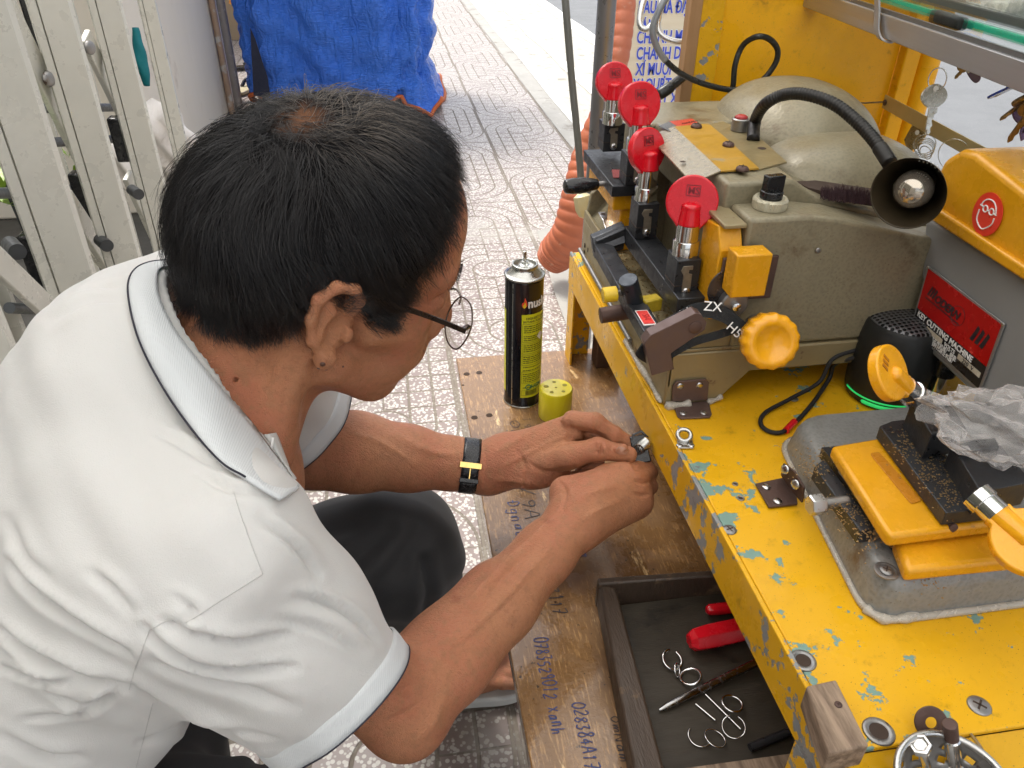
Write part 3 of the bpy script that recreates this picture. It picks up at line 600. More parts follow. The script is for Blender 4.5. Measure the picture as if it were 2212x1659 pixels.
def red_key(x, y, z0, zc, yaw, r=.0235, lean=0, lift=0):
    ax = Vector((x, y, z0)); 
    o = MB().lathe(ax, (0, 0, 1), [(.0125, 0), (.0125, .0140), (.0118, .0150)], 36).lathe(ax+Vector((0, 0, .0150)), (0, 0, 1), [(.0108, 0), (.0108, zc-r*.86-z0-.0150)], 36).build('collar', m_chrome, mach, auto=35)
    n = Vector((math.sin(yaw), -math.cos(yaw), .26)).normalized(); up = (Vector((0, 0, 1))-n*n.z).normalized(); s = up.cross(n).normalized()*-1
    s = up.cross(n); c = Vector((x, y, zc))-n*.006
    out = []
    for k in range(56):
        a = 2*math.pi*k/56-math.pi/2; u, v = math.cos(a)*r, math.sin(a)*r
        if v < -r*.62: u = u*(1-.0*v); 
        out.append((u, v))
    out = [(u, v) for u, v in out if not (v < -r*.80)]
    out = sorted(out, key=lambda q: math.atan2(q[1], q[0])); lo = [(u, v) for u, v in out]
    # open the bottom of the disc into a short neck
    i0 = min(range(len(lo)), key=lambda i: abs(math.atan2(lo[i][1], lo[i][0])+math.pi/2)); 
    ring = sorted(lo, key=lambda q: (math.atan2(q[1], q[0])+math.pi/2) % (2*math.pi)); ring = ring+[(-.0110, -r*1.0), (.0110, -r*1.0)]
    P = [c+s*u+up*v-n*.005 for u, v in ring]
    k = MB().prism(P, n*.009).build('clamp_key', m_red, mach, bevel=.0016, seg=3)
    b = MB(); st = ax+Vector((0, 0, zc-r*.86-z0-.001)); tp = c+n*.0045+up*(-r*.02)
    pts = [st+(tp-st)*(i/14) for i in range(15)]; rr = [.0112-.0022*min(1, i/9) for i in range(13)]+[.0074, .0030]
    b.tube(pts, rr, 20); b.build('key_stem', m_red, k, smooth=True)
    mark(k, c+n*.0042+up*(r*.42), s, up, m_redd, k, .0062)
for (x, y, z0, h) in ((.2745, .640, .709, .040), (.2745, .770, .717, .040)): vise(x, y, z0, h)
red_key(.2745, .655, .749, .801, R(-22), .0242); red_key(.2745, .785, .757, .811, R(24), .0232)
for (x, y, z0, h) in ((.277, .828, .758, .034), (.277, .932, .766, .034)): vise(x, y, z0, h, .026)
red_key(.279, .845, .792, .844, R(4), .0240); red_key(.274, .935, .800, .849, R(2), .0225)
# carriage under vises three and four, crossbar, front bar with tracer
b = MB(); b.box(.262, .290, .625, .812, .697, .7165); b.build('carriage', m_iron, mach, bevel=.001)
b = MB(); b.box(.2622, .286, .640, .668, .70, .709); b.build('carriage_step', m_iron, mach)
pr('cross_arm', [(.262, .800, .700), (.262, .812, .718), (.225, .812, .703), (.225, .800, .690)], (0, .012, 0), m_iron, mach, .001)
pr('cross_arm_wall', [(.262, .805, .690), (.262, .805, .716), (.228, .805, .702), (.228, .805, .68)], (0, .010, 0), m_iron, mach, .001)
pr('front_bar', [(.224, .60, .695), (.243, .60, .695), (.247, .80, .699), (.226, .812, .699)], (0, 0, -.014), m_iron, mach, .0012)
b = MB(); b.lathe((.236, .70, .6955), (0, 0, 1), [(.0075, 0), (.0072, .0008), (.0045, .0008), (.004, .0001)], 24); b.build('socket_hole', m_rubber, mach, auto=30)
b = MB(); b.cyl((.2335, .667, .693), (.2225, .662, .722), .0098, n=32); b.build('tracer_post', mk('blue_black_steel', (.035, .042, .052), .35, .5, .2, 60), mach, bevel=.0008)
b = MB(); b.tube([Vector((.224+.0014*(i % 2)*0+(-.011)*i/16, .668, .704)) for i in range(17)], [.0032+.0006*(i % 2) for i in range(17)], 12); b.build('threaded_pin', m_dsteel, mach)
MB().cyl((.2145, .668, .704), (.200, .668, .703), .0078, n=30).build('yellow_cap', mk('yellow_cap_paint', (.72, .48, .02), .35, 0, .15, 60), mach, bevel=.0008)
b = MB(); b.cbox((.250, .665, .692), .020, .014, .014, Matrix.Rotation(.2, 3, 'Z')); b.build('yellow_stop', mk('dirty_yellow', (.42, .30, .02), .4, 0, .5, 120), mach, bevel=.0015)
MB().cyl((.245, .69, .672), (.206, .69, .668), .0085, n=28).build('pivot_stub', m_rust, mach, bevel=.0006)
c = Vector((.2335, .630, .6956)); b = MB(); b.cbox(c, .0125, .030, .0008); pl = b.build('maker_label', m_txtw, mach)
MB().cbox(c+Vector((0, 0, .0006)), .0108, .026, .0006).build('label_field', mk('label_scarlet', (.72, .05, .04), .35, 0, .2, 300), pl)
text('MS', .009, c+Vector((.004, -.006, .001)), (0, 1, 0), (-1, 0, 0), mk('label_dark_red', (.4, .02, .02), .4), pl)
# tracer-side plate with yellow support, left lever, latch
b = MB(); b.box(.250, .305, .832, .975, .744, .757); b.build('vise_plate', m_iron, mach, bevel=.001)
b = MB(); b.box(.2565, .30, .845, .965, .722, .7435); b.box(.268, .296, .85, .905, .668, .722); b.build('yellow_support', m_sled, mach, bevel=.002)
pr('side_wall', [(.258, .966, .668), (.335, .966, .668), (.335, .966, .74), (.300, .966, .735), (.262, .966, .70)], (0, .008, 0), m_gold, mach, .002)
c = Vector((.267, .872, .7578)); b = MB(); b.cbox(c, .012, .030, .0006, Matrix.Rotation(-.2, 3, 'Z')); b.build('maker_label', mk('label_dull', (.28, .07, .07), .4, .3, .3, 200), mach)
hd = Vector((.20, .862, .748)); d = Vector((1, .10, .005)).normalized()
b = MB(); b.lathe(hd, d, [(.0001, 0), (.0075, .0008), (.0088, .004), (.0098, .012), (.0094, .026), (.0072, .038), (.006, .0425), (.0001, .043)], 9); b.build('lever_handle', m_black, mach, bevel=.0012, auto=50)
b = MB(); b.cyl(hd+d*.043, hd+d*.075, .0032, n=14); b.build('lever_rod', m_dsteel, mach, auto=40)
b = MB(); P = [Vector((.2665, .925, .689)), Vector((.2665, .90, .687)), Vector((.2665, .87, .676)), Vector((.2665, .845, .672))]
for i in range(3): b.obox(P[i]-Vector((.005, 0, 0)), (.010, 0, 0), P[i+1]-P[i], (0, 0, .002))
la = b.build('latch', m_steel, mach, bevel=.0008)
for y, z in ((.918, .6906), (.86, .6765)): MB().lathe((.2665, y, z), (0, 0, 1), [(.0032, 0), (.0001, .0002)], 16).build('slot', m_hole, la)
b = MB(); P = [at(x, y, 'x', .2555) for x, y in ((1263, 530), (1262, 545))]
for p in P + [at(1270, 540, 'x', .2560)]: b.cbox(p, .001, .003, .006)
b.build('bracket_slot', m_hole, mach)
# cutter wheel and its guard on the near side
b = MB(); b.lathe((.303, .606, .734), (0, -1, 0), [(.0215, 0), (.0215, .0018)], 60); b.build('cutter_guard', mk('blued_steel', (.10, .09, .095), .3, .8, .3, 40), mach, auto=30)
b = MB(); b.lathe((.306, .604, .722), (0, -1, 0), [(.0135, 0), (.0135, .0075), (.012, .0085), (.007, .0086)], 40, wob=None); b.build('cutter_wheel', m_dsteel, mach, auto=30)
MB().lathe((.306, .595, .722), (0, -1, 0), [(.004, 0), (.004, .004), (.002, .005)], 18).build('wheel_nut', m_chrome, mach, auto=30)
ga_, gb_ = at(1594, 553, 'y', .582), at(1652, 640, 'y', .582); b = MB(); b.box(ga_.x, gb_.x, .582, .6035, gb_.z, ga_.z); b.build('yellow_guard', m_sled, mach, bevel=.0014, seg=2)
b = MB(); b.box(.292, .345, .6045, .6085, .722, .765); b.build('guard_plate', m_rust, mach, bevel=.001)
pr('yellow_shroud', [(.289, .622, .79), (.289, .655, .785), (.289, .655, .70), (.289, .610, .70), (.289, .610, .77)], (.022, 0, 0), m_sled, mach, .0012)
b = MB(); b.box(.290, .3115, .611, .66, .7905, .7945); b.build('shroud_cap', m_goldp, mach, bevel=.001)
b = MB(); b.lathe((.318, .600, .764), (0, 0, 1), [(.0115, 0), (.0115, .0018), (.0072, .002), (.0072, .011), (.0042, .0112), (.004, .006)], 30); b.build('guard_bolt', m_rust, mach, auto=30)
# yellow fluted hand wheel
cw = at(1663, 737, 'y', .562); n = Vector((-.10, -.93, .33)).normalized()
b = MB(); fl = lambda a, h: 1+.022*math.cos(15*a)
b.lathe(cw+n*-.012, n, [(.021, 0), (.0255, .003), (.0262, .012), (.0252, .018), (.0215, .0205), (.0152, .0205), (.0148, .0195), (.0001, .0192)], 120, wob=lambda a, h: 1+(.024*math.cos(15*a) if h < .0195 else 0), cap1=False)
b.build('hand_wheel', m_amber, mach, smooth=True)
MB().cyl(cw+Vector((0, .0, 0)), cw+Vector((0, .04, 0)), .006).build('wheel_axle', m_dsteel, mach, auto=40)
# brown lever hanging at the near face
L = [(1392, 742), (1405, 725), (1503, 676), (1516, 681), (1527, 697), (1523, 712), (1510, 722), (1449, 764), (1457, 798), (1408, 812), (1400, 778)]
lv = pr('lever', [at(x, y, 'y', .572) for x, y in L], (0, .013, 0), mk('brown_enamel', (.12, .075, .065), .42, .3, .12, 40), mach, .0006)
p = at(1502, 707, 'y', .572); MB().lathe(p, (0, -1, 0), [(.0062, -.0003), (.0062, .0006), (.0054, .001), (.0001, .0012)], 30).build('pivot', m_rust, lv, auto=30)
# black strap with white woven marks
mst = mk('woven_strap', (.02, .022, .024), .8, 0, .3, 60, .6, 900, .001)
def ribbon(name, P, wv, mat, parent, th=.0012, n=10):
    S_ = spline(P, n); W = spline(wv, n); b = MB(); A = [p-w_*.5 for p, w_ in zip(S_, W)]; B_ = [p+w_*.5 for p, w_ in zip(S_, W)]
    nn = []
    for i in range(len(S_)):
        t_ = (S_[min(i+1, len(S_)-1)]-S_[max(i-1, 0)]).normalized(); nn.append(t_.cross(W[i]).normalized()*th)
    b.sheet([[a, c_, c_+m_, a+m_, a] for a, c_, m_ in zip(A, B_, nn)]); return b.build(name, mat, parent, auto=40)
P = [at(x, y, 'y', v) for x, y, v in ((1412, 790, .594), (1394, 772, .588), (1387, 748, .584), (1405, 722, .584), (1450, 696, .588), (1503, 670, .592), (1560, 678, .592), (1600, 708, .588), (1640, 742, .584))]
W = [Vector((.012, 0, -.004)), Vector((.014, .0, 0)), Vector((.010, .004, .010)), Vector((.003, .004, .012)), Vector((.002, .004, .013)), Vector((.003, .004, .013)), Vector((.006, .003, .012)), Vector((.008, .002, .010)), Vector((.008, .002, .010))]
stp = ribbon('strap', P, W, mst, mach)
P = [at(x, y, 'y', .597) for x, y in ((1445, 768), (1500, 738), (1560, 720), (1620, 700))]
ribbon('strap', P, [Vector((0, .002, .008))]*4, mst, mach)
for (x, y, s_, a_) in ((1478, 684, '///', .4), (1527, 662, 'ZX', -.1), (1575, 700, 'H5', -.75)):
    ux = RT*math.cos(a_)+UP*math.sin(a_); uy = UP*math.cos(a_)-RT*math.sin(a_); text(s_, .0125, at(x-8, y+8, 'y', .586), ux, uy, m_txtw, stp, 'woven_mark', .0002)
# L bracket bolted to deck and machine, silicone blobs
m_br = mk('brown_bracket', (.135, .085, .07), .5, .3, .15, 60)
P = [at(*q, 'y', YF-.001) for q in ((1452, 832), (1460, 822), (1524, 817), (1530, 824), (1527, 862), (1450, 866))]
br = pr('bracket', P, (0, -.0022, 0), m_br, mach, .0006)
q = [at(*q, 'z', DZ+.0005) for q in ((1449, 868), (1527, 864), (1537, 898), (1533, 904), (1470, 907), (1463, 902))]; q[0].y = q[1].y = YF-.0012
pr('bracket_foot', q, (0, 0, .0022), m_br, mach, .0006)
for x, y in ((1469, 834), (1511, 832)): screw_on(br, at(x, y, 'y', YF-.0032), (0, -1, 0), .0036, m_screw, 'rivet', False, .0014)
for x, y in ((1476, 893), (1520, 892)): screw_on(br, at(x, y, 'z', DZ+.003), (0, 0, 1), .0036, m_screw, 'rivet', False, .0014)
def blob(P, r, name='silicone_bead', parent=mach):
    S_ = spline(P, 8); n_ = len(S_); b = MB(); b.tube(S_, [r*(.8+.2*math.sin(i*.5+1))*(.3 if i in (0, n_-1) else 1) for i in range(n_)], 10)
    return b.build(name, m_glue, parent, smooth=True)
blob([Vector((.2545, .745, DZ+.002)), Vector((.2535, .70, DZ+.002)), Vector((.2545, .66, DZ+.003)), Vector((.254, .612, DZ+.003))], .0042)
blob([Vector((.256, .606, DZ+.002)), Vector((.275, .605, DZ+.003)), Vector((.283, .607, DZ+.003))], .005)
blob([Vector((.301, .607, DZ+.002)), Vector((.312, .608, DZ+.004)), Vector((.318, .611, DZ+.006))], .0035)
screw_on(mach, at(1767, 541, 'y', YF-.0001), (0, -1, 0), .0028, m_dsteel, 'screw', False, .001)

# ---------------------------------------------------------------- gooseneck lamp fixed on the machine
lamp = thing('gooseneck_lamp', 'black gooseneck work lamp with unlit clear bulb, standing on the gold machine', 'lamp', at(1627, 300, 'z', .821))
m_neck = mk('neck_black', (.018, .016, .014), .45, .3, .2, 60)
P = [at(1627, 302, 'z', .821), at(1631, 262, 'y', .80), dep(1652, 226, .78), dep(1692, 205, .765), dep(1740, 204, .75), dep(1800, 224, .735), dep(1850, 262, .72), dep(1890, 305, .705), dep(1922, 352, .69)]
S_ = spline(P, 26); n_ = len(S_); b = MB(); b.tube(S_, [(.0068 if i < 26 or i > n_-20 else .0058+.0006*math.sin(i*2.1)) for i in range(n_)], 16); b.build('neck', m_neck, lamp, smooth=True)
rim = dep(1962, 418, .655); ax = (CAMP-rim).normalized()*.93+Vector((-.25, 0, -.25)); ax.normalize(); bk = rim-ax*.05
t = NT('lamp_enamel'); t.set(color=t.mix(t.noise(40, 5), (.03, .022, .012), (.075, .055, .03)), rough=.38, metal=.4); m_shade = t.m
b = MB(); b.lathe(bk, ax, [(.010, -.006), (.0125, 0), (.016, .010), (.0255, .034), (.0298, .050), (.0302, .052), (.0292, .050), (.0245, .034), (.015, .011), (.011, .002), (.0001, .0015)], 64, cap0=True, cap1=False); b.build('shade', m_shade, lamp, smooth=True)
b = MB(); x_, y_, _ = frame_of(ax)
for k in range(6):
    a = -.25+.13*k; u = (RT*math.cos(1.0-a*.9)+UP*math.sin(1.0-a*.9)); u = (u-ax*u.dot(ax)).normalized(); c = bk+ax*.032+u*.0242; b.cbox(c, .0012, .0012, .005, Matrix((u.cross(ax), u, ax)).transposed())
tag(b.build('vent_slots', mk('bright_slot', (.7, .7, .66), .5), lamp), kind='stuff')
MB().lathe(bk+ax*.001, ax, [(.0105, 0), (.0105, .016), (.008, .020)], 30).build('socket', m_dsteel, lamp, auto=35)
t = NT('bulb_glass'); t.set(color=(.50, .44, .36), rough=.12, metal=.75, coat=1.0, coatr=.03); 
b = MB(); bc = bk+ax*.034; b.lathe(bc-ax*.0175, ax, [(.0055, -.002), (.007, .0015), (.0105, .004)]+[(.0165*math.cos(a), .0175+.0165*math.sin(a)) for a in np.linspace(-.85, 1.57, 22)], 40, cap0=False, cap1=False); b.build('bulb', t.m, lamp, smooth=True)
b = MB(); b.cyl(bc-ax*.012, bc+ax*.001, .0018); b.ring(bc+ax*.002, ax, .004, .0003, 16, 5, 0, 3.6); b.build('filament_mount', m_chrome, lamp)

# ---------------------------------------------------------------- small speaker
spk = thing('bluetooth_speaker', 'small round black portable speaker with green light strip and wrist loop', 'speaker', (.505, .607, DZ))
sc_ = Vector((.492, .600, DZ))
prof = [(.035, 0), (.0375, .002), (.0392, .008), (.0403, .020), (.0406, .045), (.0398, .070), (.0375, .084), (.0355, .088), (.0345, .0875)]
MB().lathe(sc_, (0, 0, 1), prof, 72).build('body', mk('matte_black', (.014, .015, .015), .42, 0, .05, 60), spk, auto=40)
t = NT('speaker_grille'); h_ = t.voro(215, t.mapping((1, 1, 0)), 'F1', rnd=0.02); t.set(color=t.mix(t.rng(h_, .3, .42, 1, 0), (.16, .16, .165), (.004, .004, .004)), rough=.35, metal=.6, normal=t.bump(t.rng(h_, .28, .45), 1, .0012))
MB().lathe(sc_+Vector((0, 0, .0868)), (0, 0, 1), [(.0345, 0), (.033, .0022), (.026, .0045), (.016, .0062), (.0001, .007)], 60, cap0=False, cap1=False).build('grille', t.m, spk, smooth=True)
t = NT('green_light'); t.set(color=(.02, .5, .1), emit=(.03, .85, .2, 1), emits=.18, rough=.4); m_grn = t.m
b = MB(); b.tube([sc_+Vector((.0398*math.cos(a), .0398*math.sin(a), .0105)) for a in np.linspace(R(172), R(318), 46)], .0009, 6); b.build('light_strip', m_grn, spk, smooth=True)
b = MB(); b.tube([sc_+Vector((.0389*math.cos(a), .0389*math.sin(a), .0058)) for a in np.linspace(R(205), R(262), 20)], [.0006]+[.0021]*18+[.0006], 8); b.build('port_cover', m_grn, spk, smooth=True)
m_cord = mk('braided_cord', (.012, .011, .012), .75, 0, .4, 900)
P = [Vector((.462, .61, .655)), at(1800, 775, 'z', .645), at(1770, 825, 'z', .62), at(1710, 860, 'z', .61), at(1655, 890, 'z', .607), at(1643, 915, 'z', .6065), at(1665, 933, 'z', .606), at(1700, 928, 'z', .6065), at(1750, 878, 'z', .607), at(1790, 820, 'z', .615), at(1806, 785, 'z', .635), Vector((.461, .603, .65))]
lp = MB().tube(spline(P, 10), .0022, 10).build('wrist_loop', m_cord, spk, smooth=True)
a, c = at(1698, 930, 'z', .6075), at(1716, 911, 'z', .6075); MB().cyl(a, c, .0034, n=14).build('red_band', m_red, lp, auto=40)
a, c = at(1806, 760, 'z', .65), at(1812, 735, 'z', .655); MB().cyl(a, c, .0034, n=14).build('red_band', m_red, lp, auto=40)
# small lug clip on the deck
cl = thing('deck_clip', 'small bent steel clip screwed to the deck near the big machine\'s bracket', 'clip', at(1478, 955, 'z', DZ))
p = at(1478, 940, 'z', DZ+.006); b = MB(); b.ring(p, (-.15, -.5, 1), .0062, .0022, 24, 8); b.build('eye', m_steel, cl, smooth=True)
b = MB(); b.obox(at(1462, 952, 'z', DZ+.0008), at(1496, 952, 'z', DZ+.0008)-at(1462, 952, 'z', DZ+.0008), at(1464, 968, 'z', DZ)-at(1462, 950, 'z', DZ), (0, 0, .0015)); b.build('foot', m_steel, cl, bevel=.0004)
for x in (1468, 1493): screw_on(cl, at(x, 962, 'z', DZ+.0024), (0, 0, 1), .0032, m_screw, 'rivet', False, .0012)
# ---------------------------------------------------------------- yellow cabinet end, corner post, rail with keys
PY = 1.03
cab2 = thing('yellow_cabinet', 'glossy yellow sheet metal cabinet end panel with a bare wood edge, behind the gold machine', 'cabinet', (.55, 1.05, DZ))
m_gloss = yellow_paint('glossy_yellow_sheet', .86, col=(.88, .44, .006)); m_gloss.node_tree.nodes['Principled BSDF'].inputs['Coat Weight'].default_value = .1
xl = at(1490, 120, 'y', PY).x; xf = at(1548, 120, 'y', PY).x; xr = at(1935, 150, 'y', PY).x
b = MB(); b.box(xf, xr, PY+.004, PY+.006, .45, 1.12); b.build('panel', m_gloss, cab2)
b = MB(); b.box(xl+.008, xf+.001, PY-.002, PY+.002, .45, 1.12); b.build('flange', yellow_paint('chipped_flange', .585, teal=False), cab2, bevel=.0006)
b = MB(); b.box(xl-.008, xl+.0075, PY-.004, PY+.016, .45, 1.12); b.build('wood_edge', mk('bare_wood_edge', (.34, .19, .085), .7, 0, .3, 40, .4, 200, stretch=(1, 1, .12)), cab2, bevel=.001)
b = MB(); b.box(xr+.001, xr+.024, PY-.012, PY+.010, .45, 1.12); b.build('corner_post', m_gloss, cab2, bevel=.002)
b = MB(); b.cyl((xr+.044, PY, .45), (xr+.044, PY, 1.12), .017, n=40); b.build('round_post', m_gloss, cab2, auto=40)
# rust chips on the flange
rail = thing('flat_rail', 'cream flat metal rail screwed to the yellow corner post, key rings hanging from it', 'rail', at(1912, 220, 'z', .80))
A = at(1908, 219, 'x', .675); B = at(2100, 325, 'x', .640); d = B-A
b = MB(); b.obox(A+Vector((0, 0, -.0085)), d*1.8, (0, 0, .0175), (.002, 0, 0)); b.build('bar', mk('cream_bar', (.50, .40, .20), .4, .2, .1, 20), rail, bevel=.0006)
q = at(1858, 223, 'x', .66); b = MB(); b.cyl(A+d*.015, q, .0012, n=10); b.build('pin', m_dsteel, rail, auto=40)
screw_on(rail, A+d*.03+Vector((-.0008, 0, 0)), (-1, 0, 0), .004, m_rust, 'screw', False)
def key(bow, tip, mat, label, n_=(0, -1, .3), r=.0115, ring=None, sq=False, group='keys hanging at the showcase'):
    bow, tip = Vector(bow), Vector(tip); th = thing('hanging_key', label, 'key', bow, group)
    d = (tip-bow); L = d.length; d.normalize(); n = Vector(n_).normalized(); n = (n-d*n.dot(d)).normalized(); s = n.cross(d)
    if sq: out = [(-1, -.6), (-.9, -1), (.7, -.95), (1.1, -.4), (1.1, .4), (.7, .95), (-.9, 1), (-1, .6)]
    else: out = [(math.cos(a)*1.0, math.sin(a)*(1.12-.12*math.cos(2*a))) for a in np.linspace(.42, 2*math.pi-.42, 26)][::-1]
    bl = [(.95, -.30), (L/r-.5, -.30), (L/r, -.05), (L/r-.2, .22), (L/r-.6, .12), (L/r-.8, .28), (L/r-1.2, .14), (L/r-1.5, .3), (L/r-1.9, .16), (1.5, .3), (1.3, .55), (.95, .5)]
    P = [bow+d*(u*r)+s*(v*r) for u, v in ([(u, v) for u, v in out]+([] if sq else []))]
    hole = bow-d*(r*.6); b = MB(); b.prism(P, n*.002); b.prism([bow+n*.0002+d*(u*r)+s*(v*r) for u, v in bl], n*.0016)
    b.build('key_blank', mat, th, bevel=.0004)
    MB().lathe(hole-n*.0002, n, [(r*.24, 0), (r*.24, .0026)], 14).build('hole', m_txtw, th)
    if ring: MB().ring(hole+Vector((0, 0, ring*.86)), (1, .25, 0), ring, .0006, 28, 6).build('split_ring', m_chrome, th, smooth=True)
    return th
m_nick = mk('nickel_key', (.55, .53, .48), .25, .9, .1, 90); m_dbr = mk('dull_bronze', (.22, .16, .09), .35, .8, .3, 90); m_purp = mk('purple_key_plastic', (.12, .06, .16), .3)
m_bluek = mk('blue_key_plastic', (.04, .08, .45), .25)
def fr(x, y, off=0):      # point on the showcase's front face
    d_ = ray(x, y); a_ = Vector((.4825+off, .50, 0)); e_ = Vector((.060, .5, 0)).normalized(); nn = Vector((e_.y, -e_.x, 0)); t_ = nn.dot(a_-CAMP)/nn.dot(d_); return CAMP+d_*t_
key(fr(2016, 208, .03), fr(2002, 292, .03), m_nick, 'pale silver key hanging alone on a long ring below the showcase', ring=.0105)
key(fr(2090, 138, .03), fr(2062, 168, .03), m_dbr, 'small bronze key tip peeping below the showcase frame, left of the purple one', r=.008)
key(fr(2100, 152, .03), fr(2128, 150, .03), m_purp, 'purple headed key just under the showcase frame', r=.010)
key(fr(2138, 172, .035), fr(2112, 160, .035), m_brass, 'brass key lying flat against the frame, between the purple and blue headed keys', r=.010)
key(fr(2163, 196, .03), fr(2190, 180, .03), m_bluek, 'blue headed key hanging under the showcase frame', r=.010)
key(fr(2225, 208, .02), fr(2160, 257, .02), m_dbr, 'long bronze blade pointing left at the right edge below the showcase', r=.012)
key(fr(2235, 225, .03), fr(2176, 306, .03), m_dbr, 'long bronze blade pointing steeply down at the right edge below the showcase', r=.012)
key(fr(2220, 240, .04), fr(2205, 305, .04), m_purp, 'dark key at the very right edge, behind the bronze blades', r=.012)
key(at(1977, 298, 'x', .665), at(1945, 352, 'x', .66), m_brass, 'square headed brass key hanging on a thin ring from the flat rail', ring=.011, sq=True, r=.0125, group='keys hanging on the flat rail', n_=(-1, -.3, .2))
b = MB(); c = at(2001, 325, 'x', .65)
kc = thing('key_ring_bundle', 'bundle of wire rings hanging from the flat rail behind the lamp shade', 'key ring', c)
for i in range(6): MB().ring(c+Vector((.002*i-.006, .004*i-.008, .002*(i % 3))), (1, .3+.25*i, .4), .0085+.0008*i, .0006, 26, 6).build('ring', m_nick, kc, smooth=True)
o = MB().ring(at(2062, 336, 'x', .64), (1, .5, .2), .019, .0005, 36, 6).build('wire_ring', m_chrome, smooth=True); tag(o, 'large thin wire ring hooked over the flat rail beside the orange cover', 'ring')

# ---------------------------------------------------------------- glass showcase above the stand
show = thing('glass_showcase', 'aluminium framed glass showcase with a green edge above the stand', 'showcase', (.6, .6, .93))
m_alu = mk('brushed_aluminium', (.40, .39, .39), .38, .75, .06, 12, .05, 200, stretch=(1, .1, 6))
e_ = Vector((.060, .5, 0)).normalized(); nn = Vector((e_.y, -e_.x, 0)); F0 = Vector((.4825, .50, 0))-e_*.45; Ls = 1.05
def strip3(name, off, th, z0, z1, mat, l0=0, l1=Ls, bev=.0008):
    b = MB(); b.obox(F0+nn*off+e_*l0+Vector((0, 0, z0)), e_*(l1-l0), nn*th, (0, 0, z1-z0)); return b.build(name, mat, show, bevel=bev)
zb = fr(2212, 203).z; zt = fr(2212, 133).z
strip3('bottom_frame', 0, .022, zb, zt, m_alu)
strip3('frame_lip', .004, .003, zt, zt+.004, mk('dark_alu', (.16, .16, .155), .4, .6, .05), bev=0)
m_glass = NT('showcase_glass'); m_glass.set(color=(.86, .97, .92), rough=.02, trans=1, ior=1.05, alpha=.35); m_glass = m_glass.m
t = NT('emerald_edge'); t.set(color=t.mix(t.noise(30, 4), (.0, .36, .20), (.05, .62, .38)), rough=.2, coat=.5); m_emer = t.m
strip3('glass_pane', .012, .003, zt+.0005, zt+.30, m_glass, bev=0)
zg = fr(2212, 100, .045).z
strip3('glass_shelf_edge', .045, .004, zg, zg+.0075, m_emer)
strip3('shelf_rail', .052, .004, zg+.009, zg+.018, mk('grey_rail', (.13, .13, .13), .4, .3), bev=0)
m_plast = NT('clear_bags'); c_ = m_plast.mix(m_plast.rng(m_plast.noise(28, 6, .6, m_plast.mapping((1, 1, 2)), 1.5), .35, .7), (.18, .20, .20), (.62, .62, .58)); m_plast.set(color=c_, rough=.25, coat=.6); m_plast = m_plast.m
b = MB(); rows = []
rr_ = random.Random(9)
for i in range(40):
    row = []
    for j in range(14): row.append(F0+nn*(.075+.05*j/13+.008*math.sin(i*.9+j)+rr_.uniform(-.003, .003))+e_*(i*Ls/39)+Vector((0, 0, zg+.012+.075*j/13+.006*math.sin(j*1.3+i*.7))))
    rows.append(row)
b.sheet(rows); b.build('packed_bags', m_plast, show, smooth=True)
strip3('shelf_back', .20, .01, zg-.02, zg+.3, mk('pale_backing', (.5, .5, .48), .6), bev=0)
strip3('top_shelf', .02, .19, zg+.16, zg+.165, m_glass, bev=0)
p = fr(2005, 34, .03); b = MB(); b.obox(p+Vector((0, 0, -.006)), e_*-.055, nn*.012, (0, 0, .012)); o = b.build('rubber_block', m_rubber, bevel=.003); tag(o, 'black rubber block lying behind the showcase frame', 'block')
key(fr(2095, 85, .05), fr(2128, 96, .05), m_bluek, 'blue key tag seen through the showcase glass', r=.011)
# hanging strap clamp around the frame
b = MB(); P = [fr(1893, -30, -.004), fr(1893, 30, -.004), fr(1892, 62, -.005), fr(1900, 84, -.004), fr(1918, 92, .004), fr(1930, 88, .016)]
S_ = spline(P, 8); o = ribbon('strap_clamp', P, [e_*.0105]*6, mk('grey_strap', (.28, .27, .27), .4, .3), None, .002); tag(o, 'grey metal strap clamp hooked under the showcase frame', 'clamp')
# ---------------------------------------------------------------- cables and hooks at the top
m_cbl = mk('black_cable', (.012, .012, .011), .35, 0, .2, 100)
P = [(1448, -20), (1420, 30), (1410, 70), (1428, 118), (1470, 158), (1530, 184), (1590, 194), (1640, 178), (1672, 142), (1680, 110), (1664, 86), (1636, 79), (1605, 98), (1588, 140), (1583, 188), (1572, 214)]
pc = thing('power_cable', 'black power cable looping in front of the yellow panel into the gold machine', 'cable', at(1590, 195, 'y', .99))
pts = [at(x, y, 'y', .985-.0012*i+(.02 if i > 11 else 0)) for i, (x, y) in enumerate(P)]
S_ = spline(pts, 10); MB().tube(S_[30:], .0036, 12).build('cord', m_cbl, pc, smooth=True)
MB().tube(S_[:34], .0042, 12).build('sleeve', mk('clear_grey_sleeve', (.26, .27, .28), .2, .3, .1, 30), pc, smooth=True)
o = MB().tube(spline([dep(1400, 215, 1.0), dep(1424, 204, 1.0), dep(1448, 188, 1.0), dep(1478, 164, 1.01)], 8), [.0035]*8+[.0075]*9+[.006]*8, 12).build('taped_cable', m_cbl, smooth=True); tag(o, 'short black taped cable joint beside the wood edge of the cabinet', 'cable')
P = [(1400, -20), (1388, 10), (1382, 45), (1388, 62), (1402, 60), (1418, 38), (1430, 0), (1440, -25)]
hk = thing('wire_hook', 'bent chrome wire hook hanging in front of the drinks menu', 'hook', dep(1400, 30, 1.0))
MB().tube(spline([dep(x, y, 1.02) for x, y in P], 8), .0042, 12).build('bent_wire', mk('satin_chrome', (.55, .55, .54), .3, .9, .05), hk, smooth=True)
